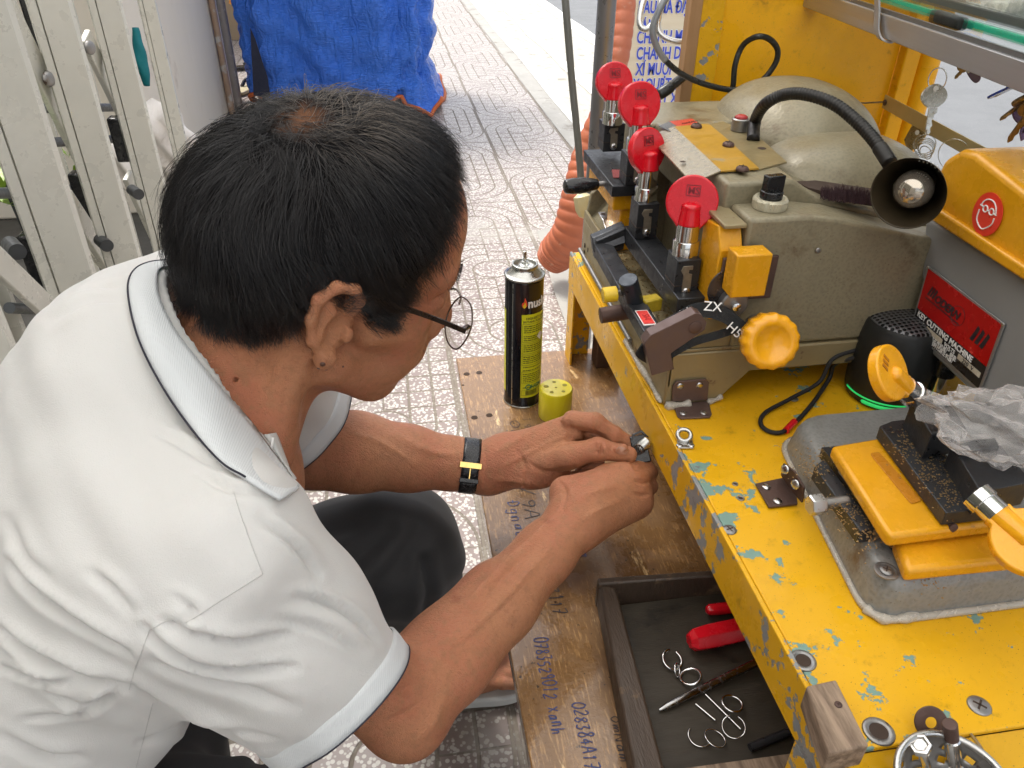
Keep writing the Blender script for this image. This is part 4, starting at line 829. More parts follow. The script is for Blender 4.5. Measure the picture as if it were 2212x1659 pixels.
MB().tube(spline([dep(x, y, 1.03) for x, y in ((1440, -20), (1425, 30), (1422, 62), (1434, 80), (1462, 90), (1482, 89))], 8), .004, 12).build('bent_wire', bpy.data.materials['satin_chrome'], hk, smooth=True)

# ---------------------------------------------------------------- second machine: grey base, orange cover, nameplate
m2 = thing('orange_key_machine', 'grey and orange key cutting machine with red and black nameplate', 'key machine', (.45, .45, DZ))
BT = .637
def rrect(pts, r=.02, n=6):
    out = []; m = len(pts)
    for i in range(m):
        p0, p1, p2 = Vector(pts[i-1]), Vector(pts[i]), Vector(pts[(i+1) % m]); a = p1+(p0-p1).normalized()*r; c = p1+(p2-p1).normalized()*r
        for k in range(n+1): t_ = k/n; out.append(a*(1-t_)**2+p1*2*t_*(1-t_)+c*t_*t_)
    return out
foot_ = rrect([(.348, .535, DZ), (.318, .325, DZ), (.66, .325, DZ), (.68, .535, DZ)], .026)
b = MB(); c0 = Vector((.5, .43, 0)); n_ = len(foot_)
for (f, z) in ((1.012, DZ-.0005), (1.0, DZ+.010), (.985, DZ+.024), (.968, BT-.003), (.95, BT), (.90, BT)):
    for p in foot_:
        q = Vector((p.x, p.y, 0))-c0; off = q.normalized()*(1-f)*.2; b.V.append(c0+q-off+Vector((0, 0, z)))
for j in range(5):
    for k in range(n_): b.F.append((j*n_+k, j*n_+(k+1) % n_, (j+1)*n_+(k+1) % n_, (j+1)*n_+k)); b.M.append(0)
b.F.append(tuple(range(5*n_, 6*n_))); b.M.append(0)
b.build('base', m_cast, m2, auto=50)
gl = [Vector((p.x+(p.x-.5)*.012, p.y+(p.y-.43)*.02, DZ+.002)) for p in foot_]
b = MB(); b.tube(gl, [.0030*(1+.12*math.sin(i*.7)) for i in range(len(gl))], 8, closed=True); b.build('silicone_bead', m_glue, m2, smooth=True)
blob([at(x, y, 'z', DZ+.003) for x, y in ((1868, 1312), (1890, 1330), (1915, 1338), (1950, 1336), (1985, 1326))], .0042, parent=m2)
p = at(1914, 1234, 'z', BT); MB().lathe(p, (0, 0, 1), [(.0085, 0), (.0085, .0008), (.007, .001), (.0068, .0005), (.0001, .0006)], 32).build('washer', m_dsteel, m2, auto=30); screw_on(m2, p+Vector((0, 0, .0008)), (0, 0, 1), .005, m_dsteel)
def cast(name, poly, h, mat, bevel=.004, parent=m2): return pr(name, poly, (0, 0, -h), mat, parent, bevel, seg=3)
# slot bar, guide, orange sled pieces, black slide and vises
cast('slot_bar', [at(x, y, 'z', .650) for x, y in ((1759, 1008), (1780, 990), (1892, 1142), (1858, 1147))], .013, m_iron, .0008)
b = MB(); b.cyl(at(1813, 1018, 'z', .652), at(1885, 1117, 'z', .652), .0011, n=8); b.build('steel_guide', m_chrome, m2, auto=40)
b = MB(); b.box(.345, .40, .352, .47, BT+.0005, .648); b.build('dark_bed', m_iron, m2)
cast('lower_sled', [at(x, y, 'z', .652) for x, y in ((1932, 1160), (1960, 1232), (2330, 1195), (2270, 1120))], .013, m_sled, .004)
sl = [at(x, y, 'z', .6665) for x, y in ((1796, 962), (1898, 944), (1925, 950), (2045, 1112), (2230, 1104), (2240, 1118), (1925, 1158), (1912, 1145))]
sd = cast('sled', sl, .012, m_sled, .0045)
b = MB(); P = [at(x, y, 'z', .6670) for x, y in ((1891, 985), (1930, 1045), (1966, 1078))]
rec = rrect([at(x, y, 'z', .6668) for x, y in ((1878, 980), (1898, 976), (1992, 1082), (1968, 1090))], .003)
pr('recess_patch', rec, (0, 0, .0006), mk('recess_shade_orange', (.50, .19, .008), .3, .05, .1, 30, .4, 300), m2, .0005)  # flat patch in darker orange: the shade of a hollow put into the colour
b = MB(); b.lathe(at(2052, 1135, 'y', .352), (0, -1, .2), [(.0035, 0), (.0035, .004), (.002, .0045)], 16); b.build('set_screw', m_rust, m2, auto=30)
cast('slide', [at(x, y, 'z', .680) for x, y in ((1900, 920), (1926, 909), (1972, 904), (2152, 1096), (2044, 1108))], .012, m_iron, .0008)
def vblock(poly, z, h, mat=m_iron): return cast('vise_block', [at(x, y, 'z', z) for x, y in poly], h, mat, .0008)
vblock(((1968, 868), (2046, 858), (2088, 925), (2012, 938)), .704, .024); vblock(((1975, 858), (2040, 852), (2052, 868), (1982, 879)), .7085, .006)
vblock(((2056, 960), (2150, 948), (2230, 1040), (2118, 1062)), .700, .022); vblock(((2062, 952), (2150, 945), (2160, 965), (2074, 975)), .7055, .006)
b = MB(); rr_ = random.Random(11)
for i in range(1100):
    x, y = rr_.choice(((1760, 1000), (1830, 1100), (1960, 960), (2010, 1010), (2060, 1060), (1880, 1150), (2000, 1238))); p = at(x+rr_.gauss(0, 22), y+rr_.gauss(0, 22), 'z', .6806 if x > 1900 and y < 1100 else (.6506 if x < 1900 else BT+.0006))
    s = rr_.uniform(.0003, .0009); b.cbox(p, s*1.8, s, s*.5, Matrix.Rotation(rr_.uniform(0, 3), 3, 'Z'))
tag(b.build('brass_filings', bpy.data.materials['filings'], m2), kind='stuff')
# hex bolt with its threaded shank, corner bracket
a = at(1748, 1092, 'z', .648); c = at(1782, 1088, 'z', .648); dd = (c-a).normalized()
MB().lathe(a, dd, [(.0075, 0), (.0085, .0015), (.0085, .011), (.0080, .0115)], 6).build('hex_bolt', m_steel, m2, bevel=.0006); MB().cyl(a+dd*.011, a+dd*.032, .0045, n=18).build('bolt_shank', m_dsteel, m2, auto=40)
bp = [at(x, y, 'z', DZ+.001) for x, y in ((1631, 1048), (1692, 1035), (1718, 1052), (1722, 1092), (1660, 1099))]; pr('corner_bracket', bp, (0, 0, .0022), m_rust, m2, .0006)
bw = [at(1695, 1000, 'z', .63), at(1720, 1018, 'z', .634), at(1740, 1052, 'z', .628), at(1735, 1085, 'z', .612), at(1706, 1050, 'z', .607), at(1690, 1025, 'z', .610)]; pr('bracket_upright', bw, (-.002, -.0005, .0), m_rust, m2, .0005)
for x, y, z in ((1655, 1052, DZ+.0034), (1680, 1083, DZ+.0034)): screw_on(m2, at(x, y, 'z', z), (0, 0, 1), .0040, m_screw, 'rivet', False)
for x, y, z in ((1702, 1012, .628), (1724, 1044, .625)): screw_on(m2, at(x, y, 'z', z)+Vector((-.003, -.001, 0)), (-1, -.3, .3), .0044, m_screw, 'rivet', False)
# spindle
a = Vector((.522, .565, .70)); b = MB(); b.lathe(a, (0, 0, -1), [(.0125, 0), (.0125, .050), (.0115, .053)], 36); b.build('spindle_sleeve', m_black, m2, auto=30)
MB().lathe(a, (0, 0, -1), [(.0065, .053), (.0065, .075), (.005, .078)], 24).build('spindle_tip', m_chrome, m2, auto=30)
# head: grey column and nameplate (faces -X), orange cover above
HX = .50
colp = [at(x, y, 'x', HX) for x, y in ((1998, 470), (1992, 560), (1988, 600), (1996, 612), (1967, 708), (1974, 730), (2108, 858), (2132, 866), (2140, 905), (2330, 1030), (2400, 800), (2400, 700))]
pr('column', colp, (.13, 0, 0), m_greyhead, m2, .005, seg=3)
b = MB(); b.box(.53, .66, .40, .53, BT, .70); b.build('neck', m_cast, m2, bevel=.006)
cvp = [at(x, y, 'x', HX-.007) for x, y in ((1994, 456), (2003, 416), (2038, 345), (2076, 322), (2108, 330), (2330, 505), (2400, 560), (2400, 730), (2212, 590))]
pr('cover', cvp, (.145, 0, 0), m_sled, m2, .006, seg=4)
rmp = [at(x, y, 'x', HX-.012) for x, y in ((2001, 445), (2008, 440), (2212, 575), (2400, 705), (2400, 735), (2212, 608), (2004, 472))]
pr('cover_rim', rmp, (.155, 0, 0), m_sled, m2, .003, seg=3)
# nameplate
U, W_ = Vector((0, -1, 0)), Vector((0, 0, 1)); N_ = Vector((-1, 0, 0))
TL = at(2006, 573, 'x', HX-.0012); TR = at(2173, 700, 'x', HX-.0012); BR = at(2119, 848, 'x', HX-.0012); BL = at(1968, 710, 'x', HX-.0012)
def pp_(u, v, lift=0): return TL*(1-u)*(1-v)+TR*u*(1-v)+BR*u*v+BL*(1-u)*v+N_*lift
npl = pr('nameplate', [pp_(0, 0), pp_(1, 0), pp_(1, 1), pp_(0, 1)], (-.0012, 0, 0), m_alu, m2, .0003)
mr_ = mk('plate_red', (.50, .008, .008), .22, .2, .12, 30, layers=[((.68, .05, .04), 22, .6, .04, .3)]); mbk = mk('plate_black', (.02, .018, .018), .25, .1, .1)
pr('plate_field', [pp_(.025, .03, .0016), pp_(.975, .03, .0016), pp_(.975, .635, .0016), pp_(.025, .635, .0016)], (.0003, 0, 0), mr_, npl, 0)
pr('plate_field', [pp_(.025, .635, .0016), pp_(.975, .635, .0016), pp_(.975, .965, .0016), pp_(.025, .965, .0016)], (.0003, 0, 0), mbk, npl, 0)
ux = (pp_(1, .5)-pp_(0, .5)).normalized(); uy = W_-ux*W_.dot(ux); uy.normalize()
def pt(s_, u, v, size, mat, **k): return text(s_, size, pp_(u, v, .0019), ux, uy, mat, npl, **k)
for i in range(3):
    for (u0, v0, h_, w_) in ((.10, .36, .13, .022), (.72, .47, .20, .04)):
        u = u0+i*w_*1.5; pr('emblem_bar', [pp_(u, v0, .0018), pp_(u+w_, v0, .0018), pp_(u+w_+.035, v0-h_, .0018), pp_(u+.035+w_*.3, v0-h_-.03, .0018)], (-.0002, 0, 0), m_txtk, npl, 0)
pt('ODERN', .20, .37, .0105, m_txtk, bold=.0003, shear=.25); pr('underline', [pp_(.09, .405, .0018), pp_(.56, .405, .0018), pp_(.56, .42, .0018), pp_(.09, .42, .0018)], (-.0002, 0, 0), m_txtk, npl, 0)
MB().ring(pp_(.52, .32, .0018), N_, .009, .00022, 40, 5).build('circle_mark', m_txtk, npl)
pt('KEY CUTTING MACHINE', .05, .735, .0078, m_txtw, bold=.00018, sx=.96); pt('TYPE', .06, .815, .0052, m_txtw); pt('VOLTS', .47, .815, .0052, m_txtw)
pr('type_field', [pp_(.21, .76, .0018), pp_(.44, .76, .0018), pp_(.44, .83, .0018), pp_(.21, .83, .0018)], (-.0002, 0, 0), mk('field_tan', (.50, .44, .34), .4, 0, .3, 300), npl, 0)
pr('volt_field', [pp_(.66, .755, .0018), pp_(.95, .755, .0018), pp_(.95, .83, .0018), pp_(.66, .83, .0018)], (-.0002, 0, 0), bpy.data.materials['field_tan'], npl, 0)
text('220  V', .0058, pp_(.72, .822, .0022), ux, uy, m_txtk, npl)
pt('广州市番禺花传机器厂 制造', .12, .888, .0052, m_txtw, sx=.9); pt('(现)广州市红盾时代商业机器厂', .06, .95, .0052, m_txtw, sx=.9)
for (u, v) in ((.012, .02), (.985, .02), (.985, .97), (.015, .97)): screw_on(npl, pp_(u, v, .0012), N_, .0019, m_steel, 'rivet', False, .0008)
# safety sticker on the cover: head with goggles
SX = HX-.0080; c = at(2133, 463, 'x', SX); b = MB(); b.lathe(c, N_, [(.0165, 0), (.0165, .0005)], 48); b.V = [Vector((v.x, c.y+(v.y-c.y)*1.02, c.z+(v.z-c.z)*1.10)) for v in b.V]
stk = b.build('safety_sticker', mk('sticker_red', (.75, .05, .025), .35, 0, .06), m2)
def sp(u, v): return Vector((SX-.0009, c.y-u*.01, c.z+v*.01))
for L_ in ([(-.9, .45), (-.75, .9), (-.3, 1.2), (.3, 1.2), (.75, .85), (.95, .4)], [(-.95, .1), (-.85, -.75), (-.1, -1.25), (.35, -1.1), (.9, -.55), (.95, .0)], [(-1.0, .5), (-.55, .45)], [(-.1, .35), (.15, .35)], [(.7, .35), (1.05, .3)]):
    MB().tube(spline([sp(*q) for q in L_], 5), .0006, 6).build('sticker_line', m_txtw, stk)
for u in (-.33, .43): MB().ring(sp(u, .38), N_, .0026, .0006, 22, 6).build('sticker_goggle', m_txtw, stk)
# amber clamp keys
def amber_key(c, axis, nrm, z_):
    c, ax, n = Vector(c), Vector(axis).normalized(), Vector(nrm).normalized(); n = (n-ax*n.dot(ax)).normalized(); s = ax.cross(n); r = .0225
    ring = [c+s*(math.cos(a)*r)+ax*(math.sin(a)*r) for a in np.linspace(-math.pi*.36, math.pi*1.36, 44)]+[c-s*.010-ax*r*1.12, c+s*.010-ax*r*1.12]
    k = MB().prism([p-n*.0045 for p in ring], n*.009).build('clamp_key', m_amber, m2, bevel=.0016, seg=3)
    b = MB(); P = [c-ax*(r*1.15)+(ax*r*1.25+n*.004)*(i/12) for i in range(13)]; b.tube(P, [.0085-.0002*i for i in range(12)]+[.003], 20); b.build('key_stem', m_amber, k, smooth=True)
    MB().lathe(c-ax*(r*1.05), -ax, [(.0092, 0), (.0092, .010), (.0105, .0105), (.0105, .018)], 34).build('collar', m_chrome, m2, auto=35)
    for i in range(3): b = MB(); q = c+n*.0047+ax*(r*.38)+s*((i-1)*.0042); b.obox(q, s*.0022, ax*.0075+s*.0012, n*.0004); b.build('emblem_bar', mk('amber_dark', (.45, .16, .01), .4) if 'amber_dark' not in bpy.data.materials else bpy.data.materials['amber_dark'], k)
amber_key((.3725, .455, .730), (-.62, .0, .50), (-.25, -.55, 1), 0)
amber_key((.392, .305, .692), (.35, -.9, -.25), (-.5, -.15, 1), 0)

# crumpled plastic bag lying over the vise
t = NT('clear_plastic_bag'); tr = t.n('ShaderNodeBsdfTransparent'); mx_ = t.n('ShaderNodeMixShader'); t.set(color=t.mix(t.noise(50, 4), (.48, .45, .43), (.76, .73, .71)), rough=.12, spec=.8, normal=t.bump(t.voro(75, out='Distance', feat='F2'), .8, .004))
lw_ = t.n('ShaderNodeLayerWeight'); lw_.inputs[0].default_value = .35; t.t.links.new(t.rng(lw_.outputs['Facing'], .1, .9, .14, .75), mx_.inputs[0]); t.t.links.new(tr.outputs[0], mx_.inputs[1]); t.t.links.new(t.b.outputs[0], mx_.inputs[2]); t.t.links.new(mx_.outputs[0], t.t.nodes['Material Output'].inputs[0])
bm = bmesh.new(); bmesh.ops.create_icosphere(bm, subdivisions=4, radius=1); cb = at(2125, 935, 'z', .712); rr_ = np.random.default_rng(4); dirs = rr_.normal(size=(90, 3)); dirs /= np.linalg.norm(dirs, axis=1)[:, None]; am = rr_.uniform(-.30, .38, 90)
for v in bm.verts:
    p = np.array(v.co); k = np.argmax(dirs@p); q = p*(1+am[k]*.8+.1*np.sin(p[0]*9+p[1]*7)); v.co = Vector((q[0]*.046, q[1]*.040, q[2]*.016+.008*abs(q[0])))
V = [Vector((v.co.x, v.co.y, v.co.z))+cb+Vector((.008, 0, .004)) for v in bm.verts]; F_ = [[v.index for v in f.verts] for f in bm.faces]; bm.free()
o = raw('plastic_bag', V, F_, t.m, auto=32); tag(o, 'crumpled clear plastic bag lying over the black vise under the nameplate', 'plastic bag')

# ---------------------------------------------------------------- wood block, strainer and tools at the near corner
t = NT('weathered_wood'); g_ = t.noise(24, 8, .65, t.mapping((7, .8, 7), rot=(0, 0, -.2))); t.set(color=t.mix(t.rng(g_, .3, .7), (.13, .085, .055), (.33, .235, .16)), rough=.75, normal=t.bump(g_, .7, .001)); m_wood = t.m
P = [at(x, y, 'z', .6255) for x, y in ((1742, 1481), (1806, 1467), (1878, 1610), (1792, 1628))]
wb = pr('wood_block', P, (0, 0, -.021), m_wood, None, .0014); tag(wb, 'grey weathered wood block screwed on the deck\'s near left corner', 'wood block')
screw_on(wb, at(1811, 1522, 'z', .6257), (0, 0, 1), .0024, m_rust, 'screw', True, .0006)
bs = thing('steel_strainer', 'perforated stainless steel strainer bowl hanging at the stand\'s near flap', 'strainer', at(2066, 1690, 'z', .57))
cc_ = at(2066, 1703, 'z', .614); ax = Vector((0, -.12, 1)).normalized(); x_, y_, _ = frame_of(ax); b = MB(); n1, n2 = 72, 16; V = []
for j in range(n2+1):
    f = j/n2; r_ = .0315*math.cos(f*1.25)**.6; h_ = -.034*f
    for k in range(n1): a = 2*math.pi*k/n1; V.append(cc_+x_*r_*math.cos(a)+y_*r_*math.sin(a)+ax*h_)
F_ = [(j*n1+k, j*n1+(k+1) % n1, (j+1)*n1+(k+1) % n1, (j+1)*n1+k) for j in range(n2) for k in range(n1) if not (j in (4, 5, 8, 9, 12, 13) and k % 5 in (0, 1))]
F_.append(tuple(range(n2*n1, (n2+1)*n1))); o = raw('bowl', V, F_, m_dsteel, bs, smooth=True); sm = o.modifiers.new('s', 'SOLIDIFY'); sm.thickness = .0007
MB().ring(cc_, ax, .0322, .0022, 80, 10).build('rim', m_steel, bs, smooth=True)
MB().tube(spline([at(2050, 1572, 'z', .60), at(2090, 1580, 'z', .60), at(2125, 1625, 'z', .612), at(2132, 1640, 'z', .614)], 8), .0011, 8).build('wire_loop', m_steel, bs, smooth=True)
o = MB().lathe(at(2010, 1560, 'z', .612), (-.3, -.8, .75), [(.0035, 0), (.0095, 0), (.0100, .0008), (.0095, .0016), (.0035, .0016), (.0035, 0)], 36, cap0=False, cap1=False).build('large_washer', m_rust, auto=30); tag(o, 'large rusty washer standing upright behind the metal tubes', 'washer')
def rod(name, label, cat, a, c, r, mat, head=None, prof=None):
    a, c = Vector(a), Vector(c); th = thing(name, label, cat, c, None); d_ = (c-a).normalized()
    b = MB(); b.lathe(a, d_, prof or [(r, 0), (r, (c-a).length)], 26); b.build('shaft', mat, th, auto=35)
    if head: MB().lathe(a-d_*.001, d_, head[0], head[1]).build('head', mat, th, bevel=.0005)
    return th
rod('hex_bolt', 'shiny steel bolt with a hexagonal flange head beside the strainer', 'bolt', at(1987, 1608, 'z', .618), at(2016, 1700, 'z', .56), .0032, m_chrome, ([(.0001, .0024), (.0042, .0022), (.0044, 0), (.0066, 0), (.0068, .0006), (.0068, .0048), (.0060, .005)], 6))
a, c = at(2052, 1566, 'z', .628), at(2072, 1720, 'z', .565); L_ = (c-a).length
rod('metal_tube', 'upright steel tube with a rusty upper end in front of the large washer', 'tube', a, c, .0042, m_chrome, ([(.0035, -.0002), (.0044, 0), (.0042, .013), (.0050, .0145)], 30), [(.0042, .012), (.0050, .013), (.0050, .034), (.0062, .035), (.0062, L_)])
bpy.context.view_layer.update()
for o in bpy.data.objects:
    if o.name.startswith('head') and o.parent and o.parent.name.startswith('metal_tube'): o.data.materials[0] = m_rust
# ---------------------------------------------------------------- open wooden drawer with tools
m_dwood = mk('dark_oiled_wood', (.055, .036, .024), .5, 0, .3, 18, .5, 120, .0015, stretch=(6, 1, 1), layers=[((.17, .11, .06), 26, .58, .1, .6)])
m_floor = mk('oily_board', (.040, .031, .020), .6, 0, .25, 14, .3, 160, .001, stretch=(1, 5, 1), layers=[((.02, .017, .013), 13, .54, .1, .35)])
dr = thing('tool_drawer', 'shallow dark wooden tool drawer open under the yellow stand', 'drawer', (.25, .42, BZ))
TZ = .462
o0, o1 = at(1292, 1258, 'z', TZ), at(1372, 1675, 'z', TZ); i0, i1 = at(1332, 1268, 'z', TZ), at(1440, 1675, 'z', TZ)
d0 = (o1-o0).normalized(); o1 = o1+d0*.05; i1 = i1+(i1-i0).normalized()*.05
pr('side_board', [o0, i0, i1, o1], (0, 0, -(TZ-BZ-.001)), m_dwood, dr, .003)
bk0, bk1 = at(1290, 1248, 'z', TZ+.004), at(1720, 1236, 'z', TZ+.004); bf0, bf1 = at(1292, 1262, 'z', TZ+.004), at(1720, 1250, 'z', TZ+.004)
bk1 = Vector((.56, bk1.y, bk1.z)); bf1 = Vector((.56, bf1.y, bf1.z))
pr('back_board', [bk0, bk1, bf1, bf0], (0, 0, -(TZ+.004-BZ-.001)), m_dwood, dr, .002)
pr('bottom', [i0+Vector((0, -.003, -.024)), Vector((.56, i0.y-.003, TZ-.024)), Vector((.56, i1.y, TZ-.024)), i1+Vector((0, 0, -.024))], (0, 0, -.005), m_floor, dr, 0)
fz = TZ-.024
a, c = at(1436, 1664, 'z', .465), at(1720, 1634, 'z', .465)
pr('front_board', [a, Vector((.56, c.y, .465)), Vector((.56, c.y-.014, .465)), a+Vector((0, -.014, 0))], (0, 0, -.03), m_wood, dr, .001)
def driver(label, a, c, r, L2, fl=6):
    a, c = Vector(a), Vector(c); d_ = (c-a).normalized(); L_ = (c-a).length; th = thing('screwdriver', label, 'screwdriver', a, 'red handled tools in the drawer')
    MB().lathe(a, d_, [(r*.55, 0), (r*.9, L_*.04), (r, L_*.14), (r*.97, L_*.75), (r*.6, L_*.86), (r*.8, L_*.95), (r*.5, L_)], fl).build('handle', m_red, th, bevel=.001); MB().cyl(c-d_*.002, c+d_*L2, .003, n=14).build('blade', m_chrome, th, auto=40); return th
driver('thick red handled screwdriver in the drawer, end of its handle by the key rings', at(1488, 1385, 'z', fz+.014), at(1760, 1325, 'z', fz+.013), .0125, .06)
driver('slimmer red handled screwdriver further back in the drawer', at(1525, 1318, 'z', fz+.008), at(1700, 1300, 'z', fz+.008), .006, .06, 12)
a, c = at(1424, 1534, 'z', fz+.003), at(1640, 1428, 'z', fz+.008); o = MB().lathe(a, c-a, [(.0012, 0), (.0030, .008), (.0036, .03), (.0038, (c-a).length+.05)], 18).build('steel_punch', mk('worn_chrome', (.35, .35, .34), .2, 1, .2, 60), auto=40); tag(o, 'pointed steel punch lying diagonally across the drawer bottom', 'punch')
for i, (x, y, R_, nz, lb) in enumerate([(1452, 1425, .0092, (.2, -.3, 1), 'upper left split ring of the pair linked together in the drawer'), (1492, 1462, .0092, (-.3, .2, 1), 'thick split ring linked beside the screwdriver handle'), (1463, 1448, .0060, (.9, -.5, .5), 'small oval link joining the two upper split rings'), (1582, 1520, .0088, (.1, .1, 1), 'dull round ring at the right, above the thin wire rings'), (1545, 1595, .0090, (.3, .1, 1), 'thin wire ring in the lower middle of the drawer'), (1585, 1570, .0096, (-.2, -.2, 1), 'thin wire ring overlapping the lower middle one from the right')]):
    o = MB().ring(at(x, y, 'z', fz+.005), nz, R_, .0007 if i > 3 else .0012, 40, 8, 0, 5.6 if i in (0, 5) else 2*math.pi).build('key_ring', m_chrome, smooth=True); tag(o, lb, 'ring', 'key rings in the drawer')
o = MB().ring(at(1512, 1590, 'z', fz+.002), (0, 0, 1), .0098, .0007, 30, 8, .6, 4.0).build('wire_hook', m_chrome, smooth=True); tag(o, 'open wire hook curling left of the lower rings in the drawer', 'hook')
for q, lb in (((1503, 1521, 1545, 1556), 'short bright steel pin lying between the punch and the lower rings'), ((1524, 1500, 1600, 1575), 'longer thin dull pin lying beside the short bright pin')):
    o = MB().cyl(at(q[0], q[1], 'z', fz+.002), at(q[2], q[3], 'z', fz+.002), .0011, n=10).build('steel_pin', m_chrome, auto=40); tag(o, lb, 'pin', 'pins in the drawer')
o = MB().cyl(at(1620, 1615, 'z', fz+.004), at(1760, 1560, 'z', fz+.006), .0035, n=12).build('iron_file', m_iron, auto=40); tag(o, 'dark iron file at the right of the drawer, half under the stand', 'file')
# panel added under the stand to block light and keep the inside dark
b = MB(); b.box(.57, .574, .24, 1.0, .44, DZ-.005); b.build('light_block_panel', m_dwood, stand)

# ---------------------------------------------------------------- butane can
CC = Vector((.161, .893, BZ)); CR = .0262
can = thing('gas_can', 'tall black and yellow butane gas refill can standing on the plywood', 'gas can', CC)
va = math.atan2(-CC.y, -CC.x)      # direction towards the camera
MB().lathe(CC, (0, 0, 1), [(CR-.002, .0005), (CR, .0015), (CR, .003), (CR-.0008, .0045), (CR-.0008, .190), (CR-.002, .194)], 64).build('body', mk('gloss_black_print', (.012, .011, .014), .16, .3, .1, 30, coat=.5), can, auto=35)
mt_ = mk('tin', (.50, .50, .47), .3, .95, .08, 30)
MB().lathe(CC, (0, 0, 1), [(CR-.0005, 0), (CR+.0006, .0008), (CR+.0006, .0022), (CR-.0005, .003)], 64).build('bottom_rim', mt_, can, smooth=True)
MB().lathe(CC+Vector((0, 0, .1925)), (0, 0, 1), [(CR-.0010, 0), (CR+.0004, .0012), (CR+.0004, .003), (CR-.0016, .0032), (CR-.004, .005), (.0175, .0105), (.0160, .0125), (.0172, .0142), (.0170, .0165), (.0150, .0175), (.0142, .0155), (.0135, .0115), (.0001, .0112)], 64, cap1=False).build('dome_top', mt_, can, smooth=True)
MB().lathe(CC+Vector((0, 0, .2035)), (0, 0, 1), [(.0075, 0), (.0070, .004), (.0042, .0052), (.0040, .0085), (.0022, .0088), (.0020, .022), (.0012, .0225)], 30).build('valve', mt_, can, auto=40)
def wrap(s_, size, ang, z, mat, parent, bold=0, sx=1, r=CR-.0003, name='print', shear=0):
    o = text(s_, size, (0, 0, 0), (1, 0, 0), (0, 0, 1), mat, None, name, .0001, bold, shear, sx); V_ = o.data.vertices
    for v in V_: a_ = va+ang+v.co.x/r; v.co = (CC.x+math.cos(a_)*(r-v.co.y*.3), CC.y+math.sin(a_)*(r-v.co.y*.3), z+v.co.z)
    adopt(o, parent); return o
def cpatch(name, a0, a1, z0, z1, mat, parent, r=CR-.00045, n=20):
    b = MB(); b.sheet([[(CC.x+math.cos(va+a0+(a1-a0)*i/n)*r, CC.y+math.sin(va+a0+(a1-a0)*i/n)*r, CC.z+z) for z in (z0, z1)] for i in range(n+1)]); return b.build(name, mat, parent, smooth=True)
m_lab = mk('label_yellow', (.66, .66, .02), .35, 0, .05); m_ink2 = mk('label_ink', (.10, .12, .02), .5)
lab = cpatch('label', -.10, 1.5, .018, .148, m_lab, can); cpatch('label', -2.2, -1.12, .02, .148, m_lab, can)
cpatch('seam', -.62, -.575, .004, .19, mt_, can)
wrap('nuskü'.replace('ü', 'u'), .0175, .20, BZ+.158, m_txtw, can, .0006, sx=.85)
b = MB(); 
for (s_, m_, dr_) in ((1, mk('flame_red', (.75, .08, .03), .4), 0), (.6, mk('flame_yellow', (.9, .6, .03), .4), .0004)):
    P = [(0, 0), (.55, .35), (.5, .9), (.1, 1.6), (-.1, 1.0), (-.55, .7), (-.5, .25)]; S_ = spline([(x, y, 0) for x, y in P], 5, True)
    q = []
    for v in S_: a_ = va+.03+v.x*s_*.006/CR; q.append((CC.x+math.cos(a_)*(CR+dr_), CC.y+math.sin(a_)*(CR+dr_), BZ+.157+v.y*s_*.009+.001))
    b = MB(); b.add(q, [tuple(range(len(q)))]); b.build('flame_mark', m_, can)
wrap('HIGHEST QUALITY', .0048, .12, BZ+.1405, m_ink2, lab, .0001); wrap('BUTANE FOR LIGHTERS', .0042, -.02, BZ+.1360, m_ink2, lab, .0001)
rr_ = random.Random(2)
for k, z in enumerate([.130, .127, .124, .121, .115, .112, .109, .101, .098, .095, .092, .083, .080, .077, .074, .067, .062, .056, .053, .050, .047, .044, .034]):
    b = MB(); a0 = .02
    while a0 < 1.1:
        a1 = a0+rr_.uniform(.06, .2); z_ = BZ+z
        b.sheet([[(CC.x+math.cos(va+q)*(CR-.0002), CC.y+math.sin(va+q)*(CR-.0002), z_+h_) for h_ in (0, .0013)] for q in np.linspace(a0, min(a1, 1.15), 4)]); a0 = a1+.03
    b.build('small_print', m_ink2, lab)
for (a0, a1, z0, z1) in ((-.04, 1.1, .107, .134), (-.04, 1.1, .089, .1045), (-.04, 1.1, .071, .0865), (-.04, 1.1, .042, .0605), (-.04, 1.1, .022, .030)):
    b = MB()
    for (p0, p1) in (((a0, z0), (a1, z0)), ((a1, z0), (a1, z1)), ((a1, z1), (a0, z1)), ((a0, z1), (a0, z0))):
        b.tube([(CC.x+math.cos(va+p0[0]+(p1[0]-p0[0])*i/10)*(CR-.0003), CC.y+math.sin(va+p0[0]+(p1[0]-p0[0])*i/10)*(CR-.0003), BZ+p0[1]+(p1[1]-p0[1])*i/10) for i in range(11)], .00018, 4)
    b.build('print_frame', m_ink2, lab)
a_ = 1.0; q = [(CC.x+math.cos(va+a_+u/CR)*(CR+.0002), CC.y+math.sin(va+a_+u/CR)*(CR+.0002), BZ+.113+v) for u, v in ((0, -.0065), (.0065, 0), (0, .0065), (-.0065, 0))]; MB().add(q, [(0, 1, 2, 3)]).build('hazard_mark', m_txtw, lab)
wrap('HGM', .0085, .45, BZ+.0325, mk('label_green', (.02, .20, .10), .4), lab, .0003, shear=.2)
b = MB(); c = (.32, .0355); b.tube([(CC.x+math.cos(va+c[0]+.0036*math.cos(s)/CR)*(CR), CC.y+math.sin(va+c[0]+.0036*math.cos(s)/CR)*(CR), BZ+c[1]+.0036*math.sin(s)) for s in np.linspace(0, 6.28, 25)], .0007, 6); b.build('ring_mark', bpy.data.materials['label_green'], lab)
b = MB(); a0 = .18
